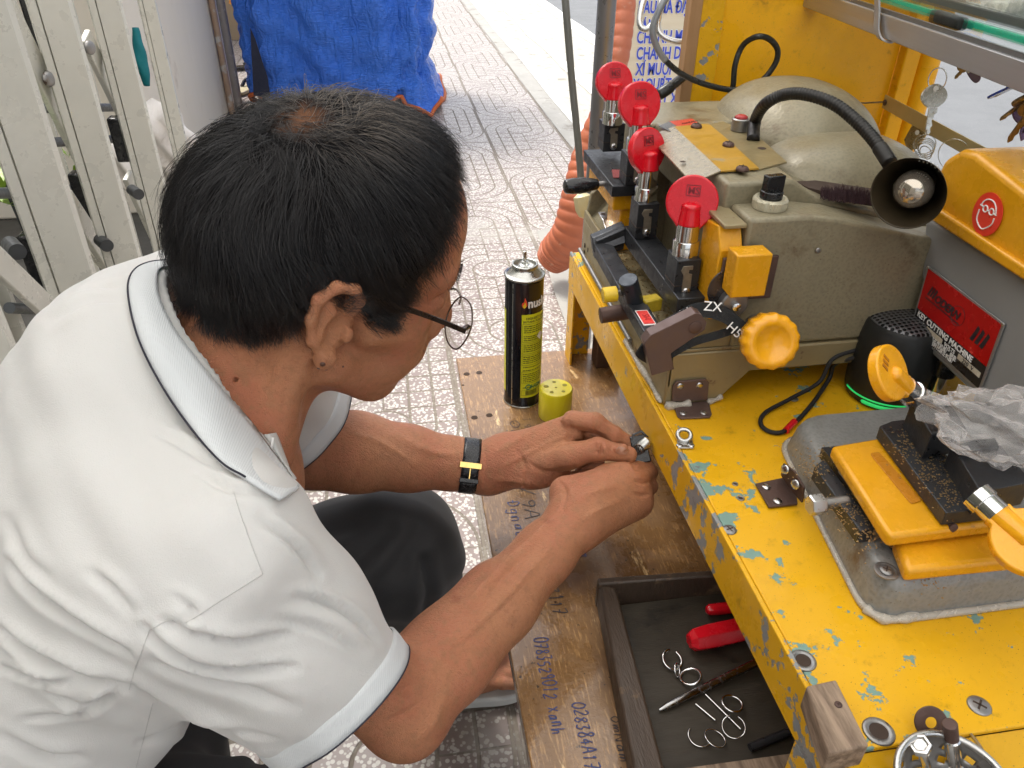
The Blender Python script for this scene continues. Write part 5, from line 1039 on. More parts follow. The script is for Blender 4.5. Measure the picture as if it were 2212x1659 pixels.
while a0 < .85: w_ = rr_.uniform(.008, .022); b.sheet([[(CC.x+math.cos(va+q)*(CR-.0002), CC.y+math.sin(va+q)*(CR-.0002), BZ+h_) for h_ in (.0225, .0295)] for q in (a0, a0+w_)]); a0 += w_+rr_.uniform(.008, .02)
b.build('barcode', m_txtk, lab)
# yellow cap with nozzle holes
KC = Vector((.199, .8465, BZ)); t = NT('yellow_cap_plastic'); t.set(color=(.80, .70, .015), rough=.33, sss=.15, trans=.08); m_cap = t.m; t.b.inputs['Subsurface Radius'].default_value = (.02, .02, .004)
cp = thing('can_cap', 'translucent yellow plastic cap with small round holes in its top, beside the gas can', 'cap', KC)
MB().lathe(KC, (0, 0, 1), [(.0222, .0005), (.0228, .002), (.0228, .043), (.0215, .0452), (.0195, .0455), (.0001, .0455)], 64, cap1=False).build('shell', m_cap, cp, auto=45)
for k in range(6):
    a = k*2*math.pi/5+.3; r_ = .0135 if k < 5 else 0; rad = (.0034, .0026, .0036, .0028, .0026, .0016)[k]
    MB().lathe(KC+Vector((r_*math.cos(a), r_*math.sin(a), .0456)), (0, 0, 1), [(rad, 0), (rad*.8, .0002)], 18).build('hole', mk('hole_olive', (.30, .26, .01), .6) if 'hole_olive' not in bpy.data.materials else bpy.data.materials['hole_olive'], cp)

# ---------------------------------------------------------------- handwriting in marker on the plywood
G = {'0': [[(.5, 1), (.1, .75), (.1, .25), (.5, 0), (.9, .25), (.9, .75), (.5, 1)]], '1': [[(.3, .8), (.5, 1), (.5, 0)]], '2': [[(.1, .8), (.5, 1), (.85, .75), (.5, .35), (.1, 0), (.9, .05)]], '3': [[(.1, .95), (.7, .95), (.4, .55), (.8, .35), (.5, 0), (.1, .1)]],
     '4': [[(.6, 1), (.1, .35), (.9, .4)], [(.65, .7), (.6, 0)]], '5': [[(.85, 1), (.25, .95), (.2, .6), (.7, .55), (.75, .15), (.2, 0)]], '6': [[(.7, 1), (.2, .5), (.25, .1), (.7, .1), (.7, .45), (.25, .4)]], '7': [[(.1, .95), (.85, .95), (.4, 0)], [(.3, .5), (.7, .5)]],
     '8': [[(.5, .55), (.2, .8), (.5, 1), (.8, .8), (.5, .55), (.15, .2), (.5, 0), (.85, .2), (.5, .55)]], '9': [[(.8, .7), (.5, .5), (.2, .75), (.5, 1), (.8, .75), (.7, 0)]], '/': [[(.1, -.1), (.9, 1.1)]], 'A': [[(0, 0), (.5, 1), (1, 0)], [(.2, .4), (.8, .4)]],
     'D': [[(.2, 0), (.2, 1), (.8, .8), (.8, .2), (.2, 0)], [(0, .5), (.45, .5)]], 'g': [[(.8, .6), (.3, .6), (.2, .2), (.7, .2), (.8, .6), (.7, -.4), (.2, -.3)]], 'n': [[(.1, .6), (.15, 0), (.3, .55), (.7, .5), (.75, 0)]], 'a': [[(.8, .55), (.3, .5), (.2, .1), (.6, .1), (.8, .55), (.85, 0)]],
     'u': [[(.1, .6), (.2, .05), (.6, .05), (.75, .6), (.8, 0)]], 'h': [[(.15, 1), (.15, 0), (.4, .5), (.7, .45), (.75, 0)]], 'x': [[(.1, .6), (.8, 0)], [(.8, .6), (.1, 0)]], 'm': [[(.05, .6), (.1, 0), (.25, .55), (.45, .5), (.48, 0), (.6, .5), (.85, .5), (.9, 0)]], 'N': [[(.1, 0), (.15, 1), (.8, 0), (.85, 1)]],
     'O': [[(.5, 1), (.1, .5), (.5, 0), (.9, .5), (.5, 1)]], 'd': [[(.8, 1), (.8, 0), (.3, .1), (.25, .5), (.8, .5)]], '-': [[(.1, .5), (.9, .5)]], '.': [[(.4, 0), (.55, .06)]]}
def hand(s_, x0, y0, x1, y1, h, mat, seed=1, wd=.00055):
    rr = random.Random(seed); a, c = at(x0, y0, 'z', BZ+.0006), at(x1, y1, 'z', BZ+.0006); d_ = c-a; u = d_.normalized(); v = Vector((0, 0, 1)).cross(u); cw_ = d_.length/len(s_); b = MB()
    for i, ch in enumerate(s_):
        if ch not in G: continue
        o_ = a+u*(cw_*i)+v*rr.uniform(-.06, .06)*h; sc = rr.uniform(.85, 1.15)
        for st in G[ch]:
            P = spline([o_+u*(p[0]*cw_*.8+p[1]*cw_*.12+rr.uniform(-.04, .04)*cw_)+v*(p[1]*h*sc+rr.uniform(-.03, .03)*h) for p in st], 5) if len(st) > 2 else [o_+u*(p[0]*cw_*.8)+v*(p[1]*h*sc) for p in st]
            n_ = len(P); b.tube(P, [wd*(.7+.5*rr.random()) for _ in range(n_)], 4)
    for k in b.V: k.z = BZ+.0003+(k.z-BZ-.0006)*.2+.0002
    return b.build('handwriting', mat, board)
m_mk = mk('marker_black', (.015, .012, .02), .5, 0, .3, 200); m_mkb = mk('marker_blue', (.035, .05, .16), .5, 0, .4, 200)
hand('3117', 1178, 1272, 1196, 1330, .013, m_mk, 1, .0006); hand('0783529012 xanh', 1150, 1378, 1195, 1590, .013, m_mkb, 2, .0006); hand('028384A1733', 1236, 1518, 1272, 1700, .012, m_mkb, 3, .0006)
hand('2/9A', 1120, 1030, 1136, 1125, .016, m_mk, 4, .0006); hand('Dgnau', 1095, 1082, 1118, 1165, .012, m_mkb, 5, .0006); hand('08.', 1100, 908, 1108, 965, .012, m_mk, 6, .0005); hand('19/', 1128, 900, 1134, 940, .010, m_mk, 8, .0004)
hand('nam', 1247, 1160, 1256, 1205, .010, m_mkb, 9, .0007); hand('OmNam.', 1318, 1545, 1345, 1672, .008, m_mk, 10, .0005)
# ---------------------------------------------------------------- the man: implicit surfaces meshed with openvdb
import openvdb as vdb
from mathutils.bvhtree import BVHTree
A3 = np.array
class SDF:
    def __init__(s, lo, hi, h):
        s.lo = A3(lo, float); s.h = h; s.n = np.ceil((A3(hi)-s.lo)/h).astype(int)+1; s.F = np.full(s.n, .05, np.float32)
    def _apply(s, fn, lo, hi, k, sub=False):
        m = abs(k)+4*s.h; a = np.clip(np.floor((A3(lo)-m-s.lo)/s.h).astype(int), 0, s.n); b = np.clip(np.ceil((A3(hi)+m-s.lo)/s.h).astype(int)+1, 0, s.n)
        if (b <= a).any(): return s
        g = [(s.lo[i]+s.h*np.arange(a[i], b[i])).astype(np.float32) for i in range(3)]
        X, Y, Z = np.meshgrid(*g, indexing='ij', sparse=True); d = fn(X, Y, Z).astype(np.float32)
        f = s.F[a[0]:b[0], a[1]:b[1], a[2]:b[2]]
        if sub: d = -d; q = np.clip(.5-.5*(f-d)/k, 0, 1) if k > 0 else (d > f).astype(np.float32); r_ = f*(1-q)+d*q+k*q*(1-q)
        else: q = np.clip(.5+.5*(f-d)/k, 0, 1) if k > 0 else (d < f).astype(np.float32); r_ = f*(1-q)+d*q-k*q*(1-q)
        s.F[a[0]:b[0], a[1]:b[1], a[2]:b[2]] = r_; return s
    def cap(s, a, b, ra, rb=None, k=.004, sub=False):      # round cone
        rb = ra if rb is None else rb; a, b = A3(a, float), A3(b, float); v = b-a; L2 = float(v@v)+1e-12
        def fn(X, Y, Z):
            t_ = np.clip(((X-a[0])*v[0]+(Y-a[1])*v[1]+(Z-a[2])*v[2])/L2, 0, 1)
            return np.sqrt((X-a[0]-t_*v[0])**2+(Y-a[1]-t_*v[1])**2+(Z-a[2]-t_*v[2])**2)-(ra+(rb-ra)*t_)
        m = max(ra, rb); return s._apply(fn, np.minimum(a, b)-m, np.maximum(a, b)+m, k, sub)
    def chain(s, P, rr, k=.004, sub=False):
        for i in range(len(P)-1): s.cap(P[i], P[i+1], rr[i], rr[i+1], k, sub)
        return s
    def ell(s, c, r, rot=None, k=.006, sub=False):
        c, r = A3(c, float), A3(r, float); M = np.eye(3) if rot is None else A3(rot); m = max(r)
        def fn(X, Y, Z):
            x, y, z = X-c[0], Y-c[1], Z-c[2]; u = [(M[0, i]*x+M[1, i]*y+M[2, i]*z) for i in range(3)]
            q = np.sqrt((u[0]/r[0])**2+(u[1]/r[1])**2+(u[2]/r[2])**2); g = np.sqrt((u[0]/r[0]**2)**2+(u[1]/r[1]**2)**2+(u[2]/r[2]**2)**2)+1e-9
            return q*(q-1)/g
        return s._apply(fn, c-m, c+m, k, sub)
    def mesh(s):
        g = vdb.FloatGrid(background=.05); g.copyFromArray(np.ascontiguousarray(s.F)); p, q = g.convertToQuads(isovalue=0.0)
        return p*s.h+s.lo, q
def smooth_mesh(V, Q, it=2, lam=.5):
    E_ = np.vstack([Q[:, [0, 1]], Q[:, [1, 2]], Q[:, [2, 3]], Q[:, [3, 0]]]); n = len(V); deg = np.bincount(E_[:, 0], minlength=n)+np.bincount(E_[:, 1], minlength=n)
    for i in range(it*2):
        acc = np.zeros_like(V)
        for c in range(3): acc[:, c] = np.bincount(E_[:, 0], V[E_[:, 1], c], n)+np.bincount(E_[:, 1], V[E_[:, 0], c], n)
        V = V+(lam if i % 2 == 0 else -lam*1.03)*(acc/np.maximum(deg, 1)[:, None]-V)
    return V
def vnormals(V, Q):
    N = np.cross(V[Q[:, 2]]-V[Q[:, 0]], V[Q[:, 3]]-V[Q[:, 1]]); out = np.zeros_like(V)
    for j in range(4):
        for c in range(3): out[:, c] += np.bincount(Q[:, j], N[:, c], len(V))
    return out/np.maximum(np.linalg.norm(out, axis=1), 1e-12)[:, None]
def nmesh(name, V, Q, mat, parent, mats=None, mi=None):
    me = bpy.data.meshes.new(name); nq = len(Q)
    me.vertices.add(len(V)); me.vertices.foreach_set('co', V.astype(np.float32).ravel()); me.loops.add(nq*4); me.loops.foreach_set('vertex_index', Q.astype(np.int32).ravel())
    me.polygons.add(nq); me.polygons.foreach_set('loop_start', np.arange(0, nq*4, 4, dtype=np.int32)); me.update(calc_edges=True); me.validate()
    for m in (mats or [mat]): me.materials.append(m)
    if mi is not None: me.polygons.foreach_set('material_index', mi.astype(np.int32))
    me.shade_smooth(); o = bpy.data.objects.new(name, me); S.collection.objects.link(o)
    if parent is not None: adopt(o, parent)
    return o
def outward(V, Q):     # make faces point outwards
    c = V.mean(0); a = V[Q[:, 0]]; vol = np.einsum('ij,ij->i', a-c, np.cross(V[Q[:, 1]]-c, V[Q[:, 2]]-c)).sum()+np.einsum('ij,ij->i', a-c, np.cross(V[Q[:, 2]]-c, V[Q[:, 3]]-c)).sum()
    return Q if vol > 0 else Q[:, ::-1]
CN = A3(CAMP); FN, RN, UN = A3(FD), A3(RT), A3(UP)
def proj(V):
    d = V-CN; z = d@FN; return 1106+FOC*(d@RN)/z, 829.5-FOC*(d@UN)/z, z
def D(x, y, t_): return A3(dep(x, y, t_))

def press(V, Q, L, both=False):      # push soft valleys or ridges into a mesh along curves: (points, width px, height)
    N_ = vnormals(V, Q); px, py, _ = proj(V); fc = np.clip((-(V-CN)*N_).sum(1)/np.linalg.norm(V-CN, axis=1)*3, 0, 1); out = np.zeros(len(V))
    for P, w_, a_ in L:
        Cv = A3([[v.x, v.y] for v in spline([(x, y, 0) for x, y in P], 7)]); best = np.full(len(V), 1e9); bt = np.zeros(len(V)); m = len(Cv)-1
        for i in range(m):
            e = Cv[i+1]-Cv[i]; t_ = np.clip(((px-Cv[i, 0])*e[0]+(py-Cv[i, 1])*e[1])/(e@e), 0, 1); dd_ = np.hypot(px-Cv[i, 0]-t_*e[0], py-Cv[i, 1]-t_*e[1]); k = dd_ < best; best[k] = dd_[k]; bt[k] = ((i+t_)/m)[k]
        out += 1.45*a_*np.exp(-(best/w_)**2)*np.sin(np.pi*np.clip(bt, .06, .94))**.5
    return V+N_*(out*fc)[:, None]
# head frame
def rotm(a, b, c):
    ca, sa, cb, sb, cc, sc = math.cos(a), math.sin(a), math.cos(b), math.sin(b), math.cos(c), math.sin(c)
    return A3([[ca, -sa, 0], [sa, ca, 0], [0, 0, 1]])@A3([[cb, 0, sb], [0, 1, 0], [-sb, 0, cb]])@A3([[1, 0, 0], [0, cc, -sc], [0, sc, cc]])
HM = rotm(.2526, .32, .0857); HO = A3([-.061, .553, .7925]); HS = .99
def h2w(p): return (A3(p)*HS)@HM.T+HO
def w2h(p): return ((A3(p)-HO)@HM)/HS

man = thing('person', 'dark haired man in white polo shirt and glasses, bent over a lighter in his hands', 'person', (-.30, .47, 0))
# ---- skin
def skin_mat(name, col=(.47, .205, .098), red=(.46, .165, .085)):
    t = NT(name); c = t.mix(t.rng(t.noise(14, 5, .6), .35, .7), col, red); c = t.mix(t.rng(t.noise(120, 4, .6), .45, .7), c, mul(col, .84)); c = t.mix(t.rng(t.noise(33, 3, .5), .66, .78), c, (.36, .125, .06))
    v1 = t.voro(620, t.mapping((1, 1, 1.7)), 'DISTANCE_TO_EDGE'); v2 = t.noise(210, 4, .6, t.mapping((1, 2.2, 1)))
    wk = t.n('ShaderNodeTexWave', wave_type='BANDS', bands_direction='DIAGONAL'); t.link(t.co, wk.inputs[0]); wk.inputs['Scale'].default_value = 95; wk.inputs['Distortion'].default_value = 9; wk.inputs['Detail'].default_value = 3; wk.inputs['Detail Scale'].default_value = 2.5
    hh_ = t.math('ADD', t.math('ADD', t.rng(v1, 0, .25), t.math('MULTIPLY', v2, 1.6)), t.math('MULTIPLY', wk.outputs[1], .55)); c = t.mix(t.math('MULTIPLY', t.rng(v2, .5, .3), .35), c, (.30, .105, .05))
    t.set(color=c, rough=t.rng(t.noise(60), .3, .7, .34, .50), sss=.10, normal=t.bump(hh_, .55, .0012)); t.b.inputs['Subsurface Radius'].default_value = (.012, .005, .003); t.b.inputs['Subsurface Scale'].default_value = 1
    return t.m
m_skin = skin_mat('tanned_skin')

# ---- head and neck (worked out in the head's own axes: x forward, y to his left, z up)
g = SDF((-.25, -.13, -.24), (.15, .13, .17), .00165)
g.ell((-.001, 0, .050), (.096, .0735, .082), rotm(0, -.30, 0), k=.0); g.ell((-.034, 0, .028), (.066, .075, .062), k=.02); g.ell((.030, 0, .055), (.070, .066, .068), k=.02)      # skull
g.ell((.048, 0, -.013), (.050, .052, .060), k=.02); g.cap((.018, 0, -.036), (.054, 0, -.062), .048, .032, .025)                # face mass
for s_ in (-1, 1):
    g.cap((.008, s_*.050, -.044), (.058, s_*.018, -.080), .017, .015, .022)      # jaw line
    g.cap((.058, s_*.042, -.010), (.030, s_*.060, -.004), .017, .014, .018)     # cheekbone
    g.ell((.062, s_*.033, -.040), (.020, .015, .022), k=.02)
    g.cap((.094, s_*.010, .034), (.080, s_*.043, .036), .0095, .009, .014)      # brow
    g.ell((.096, s_*.032, .013), (.016, .016, .012), k=.012, sub=True)            # socket
    g.ell((.0795, s_*.031, .012), (.0135, .0135, .0120), k=.004)                    # eyeball and lids
    g.cap((.088, s_*.018, -.004), (.074, s_*.044, .000), .005, .005, .008)        # bag under the eye
g.cap((.063, 0, -.083), (.066, 0, -.085), .017, .017, .016)                         # chin
g.cap((.094, 0, .022), (.107, 0, -.014), .0080, .0105, .010); g.ell((.1075, 0, -.022), (.0115, .0110, .0095), k=.007)
for s_ in (-1, 1): g.ell((.096, s_*.0125, -.0275), (.0115, .0065, .0078), k=.006); g.ell((.101, s_*.006, -.0350), (.005, .0034, .003), k=.003, sub=True)
g.ell((.082, 0, -.048), (.020, .027, .021), k=.014)                                      # muzzle
for s_ in (-1, 1): g.cap((.0985, 0, -.0475), (.083, s_*.022, -.051), .0045, .003, .005); g.cap((.0950, 0, -.0575), (.081, s_*.021, -.0555), .0052, .003, .005)
g.cap((.1020, 0, -.0525), (.085, .022, -.0535), .0014, .0012, .002, True); g.cap((.1020, 0, -.0525), (.085, -.022, -.0535), .0014, .0012, .002, True)
g.cap((.098, -.026, -.030), (.088, -.034, -.055), .0024, .002, .006, True); g.cap((.086, -.038, -.058), (.072, -.040, -.083), .002, .002, .006, True)   # folds by nose and jowl
for s_ in (-1, 1):                                                                      # ears
    e = A3([-.002, s_*.0735, .006]); oy = s_*.009
    g.ell(e+(-.004, oy*.2, .004), (.0165, .0085, .029), rotm(s_*-.35, -.22, 0), k=.006)
    P = [(.009, .002, .010), (.010, .007, .022), (.003, .011, .032), (-.010, .013, .033), (-.020, .013, .022), (-.0215, .012, .006), (-.016, .009, -.012), (-.006, .006, -.024)]
    g.chain([e+(x, s_*y, z) for x, y, z in P], [.0034, .0038, .0040, .0042, .0042, .0040, .0042, .0048], .003)
    g.ell(e+(-.003, s_*.007, -.028), (.0078, .0048, .0090), k=.005)
    g.cap(e+(-.008, s_*.010, .016), e+(-.012, s_*.009, -.008), .0030, .0032, .004)
    g.ell(e+(-.0015, s_*.0125, -.002), (.0080, .0070, .0115), k=.004, sub=True); g.ell(e+(.0075, s_*.0075, -.006), (.0040, .0038, .0065), k=.003)
nb = w2h([-.152, .503, .712]); 
g.cap((-.036, 0, -.038), nb, .050, .053, .03); g.cap((.002, 0, -.066), w2h([-.125, .515, .698]), .020, .032, .030)
for s_ in (-1, 1): g.cap((-.020, s_*.058, -.030), w2h([-.115, .50+s_*.03, .68]), .012, .014, .018)     # neck muscle
g.ell(A3(nb)+(-.01, 0, -.01), (.075, .085, .05), k=.03)
for a, b in (((-.06, -.065, -.055), (-.02, -.060, -.085)), ((-.075, -.058, -.068), (-.03, -.060, -.10))): g.cap(a, b, .0012, .0012, .005, True)
HV, HQ = g.mesh(); HV = smooth_mesh(HV, HQ, 2); HQ = outward(HV, HQ)
head_local = HV.copy(); HVw = h2w(HV)

# ---- arms and hands (world axes)
def finger(g, P, r0, r1, k=.0026):
    n = len(P)-1; rr = [r0+(r1-r0)*i/n for i in range(n+1)]; g.chain(P, rr, k)
    for i in range(1, n): g.ell(P[i], (rr[i]*1.06,)*3, k=.002)
# his left arm (farther)
ga = SDF((-.22, .555, .43), (.27, .78, .74), .00165)
LS, LE, LW = A3([-.145, .655, .655]), D(672, 965, .82), D(1052, 1010, .835)
ga.chain([LS, A3(LS*.45+LE*.55), LE], [.048, .044, .041], .01); q = (LW-LE)
ga.chain([LE, LE+q*.25, LE+q*.55, LE+q*.8, LW], [.041, .042, .0345, .0275, .0250], .012)
ga.cap(LE+A3([-.01, 0, -.018]), LE+q*.3+A3([0, 0, -.012]), .028, .024, .015)
ga.cap(LW, D(1075, 998, .83), .0245, .024, .012)
# palm (seen from its back edge), knuckle row rising to the right
pk = D(1232, 925, .81); pl = D(1200, 1008, .815)
ga.cap(LW, pk, .022, .0150, .014); ga.cap(LW+A3([0, 0, -.004]), pl, .0225, .0165, .014); ga.cap(D(1100, 985, .83), D(1215, 965, .815), .024, .017, .014)
ga.ell(D(1155, 1022, .815), (.026, .017, .016), k=.012)      # thenar
FI = [D(1236, 908, .80), D(1285, 912, .792), D(1325, 938, .796), D(1366, 962, .803)]; finger(ga, FI, .0105, .0078)
FM = [D(1245, 928, .822), D(1300, 936, .818), D(1330, 968, .822), D(1352, 992, .826)]; finger(ga, FM, .0105, .0078)
FR_ = [D(1235, 955, .84), D(1285, 975, .845), D(1290, 1012, .838), D(1268, 1024, .826)]; finger(ga, FR_, .0098, .0078)
FP = [D(1222, 980, .848), D(1258, 1000, .852), D(1258, 1028, .842), D(1236, 1032, .832)]; finger(ga, FP, .0088, .0070)
TH = [D(1158, 1002, .812), D(1228, 985, .790), D(1292, 970, .780), D(1358, 982, .782)]; ga.chain(TH, [.0160, .0135, .0108, .0086], .006); ga.ell(TH[2], (.0112,)*3, k=.003)
for a, b in (((1128, 990), (1140, 1040)), ((1145, 1000), (1155, 1036))): ga.cap(D(*a, .792), D(*b, .792), .0010, .0010, .003, True)
for i, (x, y) in enumerate(((1292, 955), (1300, 958), (1284, 958))): ga.cap(D(x, y, .7695), D(x-1, y+22, .7695), .0009, .0009, .002, True)
ga.ell(D(1342, 968, .7715), (.0072, .0050, .0045), k=.0012, sub=False)     # thumbnail bed
LV, LQ = ga.mesh(); LV = smooth_mesh(LV, LQ, 1); LQ = outward(LV, LQ)
LV = press(LV, LQ, [([(1075, 975), (1120, 950), (1180, 915), (1225, 905)], 7, .0012), ([(1090, 1005), (1130, 985), (1190, 955), (1230, 940)], 6, .0010), ([(850, 940), (930, 975), (1000, 985)], 8, .0012), ([(760, 935), (830, 960), (900, 1005)], 7, .0009), ([(1062, 1035), (1100, 1038), (1150, 1045)], 6, .0010),
    ([(1120, 975), (1135, 1010), (1135, 1050)], 5, -.0016), ([(1142, 1000), (1180, 1020), (1240, 1010)], 5, -.0015), ([(1225, 895), (1232, 930), (1222, 960)], 6, -.0012), ([(1284, 895), (1288, 915), (1282, 932)], 4, -.0010), ([(1294, 898), (1298, 918), (1292, 934)], 4, -.0009), ([(1292, 955), (1290, 975), (1294, 990)], 4, -.0011), ([(1302, 956), (1300, 975), (1304, 988)], 4, -.0009), ([(1045, 965), (1050, 1000), (1045, 1050)], 4, -.0007), ([(1175, 975), (1230, 955), (1280, 955)], 5, -.0014), ([(1210, 925), (1260, 930), (1310, 945)], 5, -.0012)])
# his right arm (nearer)
gb = SDF((-.20, .27, .40), (.27, .66, .76), .0017)
RS, RE, RW = D(490, 1200, .50), D(872, 1524, .605), D(1248, 1118, .735)
gb.chain([RS, A3(RS*.5+RE*.5)-A3(RT)*.004-A3(UP)*.004, RE], [.040, .0375, .036], .01); q = (RW-RE)
gb.chain([RE, RE+q*.22, RE+q*.5, RE+q*.78, RW], [.0355, .0360, .0325, .0265, .0245], .012)
gb.ell(D(880, 1562, .603), (.021, .022, .020), k=.02)                       # elbow tip
gb.cap(D(905, 1425, .625), D(1060, 1275, .66), .020, .017, .02)
hk_ = D(1385, 1030, .785); gb.cap(RW, D(1345, 1048, .77), .0245, .0215, .016); gb.cap(RW+A3([.0, .0, -.006]), D(1372, 1082, .775), .0235, .0190, .016); gb.cap(D(1275, 1072, .745), D(1368, 1032, .785), .0210, .0145, .014)
gb.ell(D(1226, 1062, .752), (.018, .017, .015), k=.010)
for (x, y, t_, x2, y2, t2, x3, y3, t3, r_) in ((1366, 1018, .782, 1392, 1008, .80, 1392, 992, .822, .0084), (1380, 1036, .775, 1402, 1020, .80, 1390, 1002, .828, .0087), (1381, 1056, .770, 1403, 1051, .795, 1384, 1033, .822, .0084), (1371, 1082, .765, 1392, 1081, .785, 1376, 1060, .812, .0078)):
    finger(gb, [D(x-22, y+6, t_), D(x, y, t_), D(x2, y2, t2), D(x3, y3, t3)], r_+.0015, r_-.0012)
gb.chain([D(1262, 1054, .758), D(1310, 1032, .775), D(1350, 1020, .795), D(1384, 1004, .812)], [.0145, .0120, .0098, .0085], .007)
for (a, b) in (((1240, 1120), (1180, 1190)), ((1215, 1110), (1160, 1165))): gb.cap(D(*a, .712), D(*b, .69), .0016, .0012, .006)
RV, RQ = gb.mesh(); RV = smooth_mesh(RV, RQ, 1); RQ = outward(RV, RQ)
RV = press(RV, RQ, [([(1225, 1100), (1270, 1068), (1330, 1048)], 7, .0011), ([(1245, 1130), (1300, 1098), (1350, 1078)], 7, .0009), ([(1000, 1310), (1080, 1225), (1150, 1160), (1205, 1110)], 9, .0015), ([(1010, 1330), (1100, 1235), (1170, 1170)], 6, -.0013), ([(940, 1430), (1040, 1340), (1120, 1260), (1190, 1180)], 9, .0012), ([(1206, 1040), (1222, 1060), (1215, 1100)], 5, -.0015), ([(1240, 1015), (1280, 1005), (1330, 1008)], 5, -.0010),
    ([(1365, 1000), (1378, 1012), (1400, 1010)], 4, -.0014), ([(1372, 1038), (1388, 1042), (1405, 1040)], 4, -.0014), ([(1372, 1066), (1385, 1070), (1400, 1068)], 4, -.0014), ([(830, 1560), (870, 1545), (910, 1520)], 7, -.0013), ([(820, 1520), (860, 1500), (900, 1470)], 8, -.0010), ([(900, 1600), (935, 1560), (960, 1500)], 12, .0016)])
# torso, legs, foot (coarse: clothed)
gc = SDF((-.56, .24, -.01), (.20, .86, .74), .004)
HIP = A3([-.40, .47, .36]); LK = D(858, 1188, .905); RK = A3([-.06, .30, .385]); LF = A3([.005, .735, .075]); RF = A3([-.08, .30, .08])
gc.cap((-.20, .49, .60), HIP, .085, .10, .02); gc.cap((-.14, .37, .64), (-.15, .63, .64), .05, .05, .03); gc.cap((-.16, .5, .62), (-.138, .497, .70), .06, .05, .03)
gc.cap(HIP+(0, .09, 0), LK, .07, .05, .02); gc.cap(LK, LF, .048, .036, .02); gc.cap(HIP+(0, -.09, 0), RK, .07, .05, .02); gc.cap(RK, RF, .048, .036, .02)
TV, TQ = gc.mesh(); TV = smooth_mesh(TV, TQ, 2); TQ = outward(TV, TQ)
gf = SDF((-.06, .64, -.005), (.20, .83, .16), .0022)
hl = A3([.0, .730, .045]); ft = A3([.125, .757, .030])
gf.cap(LF, hl, .034, .030, .01); gf.cap(hl, A3([.075, .745, .036]), .030, .022, .02); gf.cap(A3([.02, .742, .055]), ft+(0, 0, .004), .028, .0165, .02); gf.cap(A3([.06, .722, .032]), A3([.112, .728, .030]), .018, .015, .012)
for i, (dx, dy, r_) in enumerate(((.155, .778, .0118), (.152, .758, .0085), (.146, .742, .0080), (.138, .727, .0076), (.128, .713, .0080))): finger(gf, [A3([.10+.004*(2-i), .762-.011*i, .034]), A3([dx-.02, dy, .036]), A3([dx, dy, .029])], r_+.001, r_)
FV, FQ = gf.mesh(); FQ = outward(FV, FQ)
parts_ = [(HVw, HQ), (LV, LQ), (RV, RQ), (TV, TQ), (FV, FQ)]; V_ = np.vstack([p[0] for p in parts_]); off = np.cumsum([0]+[len(p[0]) for p in parts_[:-1]]); Q_ = np.vstack([p[1]+o_ for p, o_ in zip(parts_, off)])
body = nmesh('body', V_, Q_, m_skin, man)

# ---- shirt
gs = SDF((-.62, .18, .28), (.06, .86, .84), .0032)
gs.cap((-.180, .415, .655), (-.400, .385, .430), .088, .125, .03); gs.cap((-.200, .510, .706), (-.430, .480, .480), .092, .130, .06); gs.cap((-.198, .610, .700), (-.420, .580, .440), .088, .12, .05)
gs.cap((-.150, .365, .672), (-.190, .50, .685), .062, .078, .05); gs.cap((-.155, .645, .680), (-.180, .53, .720), .066, .076, .05)
gs.cap((-.40, .46, .42), (-.36, .46, .36), .13, .13, .05)
upR = D(490, 1200, .485)
dR = (RE-upR)/np.linalg.norm(RE-upR); CRp = D(736, 1516, .56)
gs.chain([upR, upR*.5+CRp*.5-A3(RT)*.004-A3(UP)*.003, CRp+dR*.02], [.059, .057, .062], .035)
dL = (LE-LS)/np.linalg.norm(LE-LS); CLp = LS+dL*.088
gs.chain([LS, LS+dL*.06, CLp], [.066, .060, .055], .03)
# cut the sleeves square at the cuffs, hollow them and open the neck
def cutplane(g, c, n, R_=.12):
    c, n = A3(c), A3(n)
    def fn(X, Y, Z): d1 = -((X-c[0])*n[0]+(Y-c[1])*n[1]+(Z-c[2])*n[2]); rad = np.sqrt((X-c[0])**2+(Y-c[1])**2+(Z-c[2])**2)-R_; return np.maximum(d1, rad)
    g._apply(fn, c-R_, c+R_, .003, True)
nR = A3(RT)*.60-A3(UP)*.78+A3(FD)*.05; nR /= np.linalg.norm(nR); cutplane(gs, CRp, nR, .10); nL = dL+A3([.40, -.0, 0]); nL /= np.linalg.norm(nL); cutplane(gs, CLp, nL, .085)
gs.chain([CRp-dR*.06, CRp+dR*.05], [.040, .0605], .004, True); gs.chain([CLp-dL*.05, CLp+dL*.05], [.04, .053], .004, True)
NB, NT_ = A3([-.140, .497, .690]), h2w([-.030, 0, -.045])
gs.cap(NB+(NT_-NB)*-.1, NT_, .066, .078, .004, True)
SV, SQ = gs.mesh(); SV = smooth_mesh(SV, SQ, 3); SQ = outward(SV, SQ)
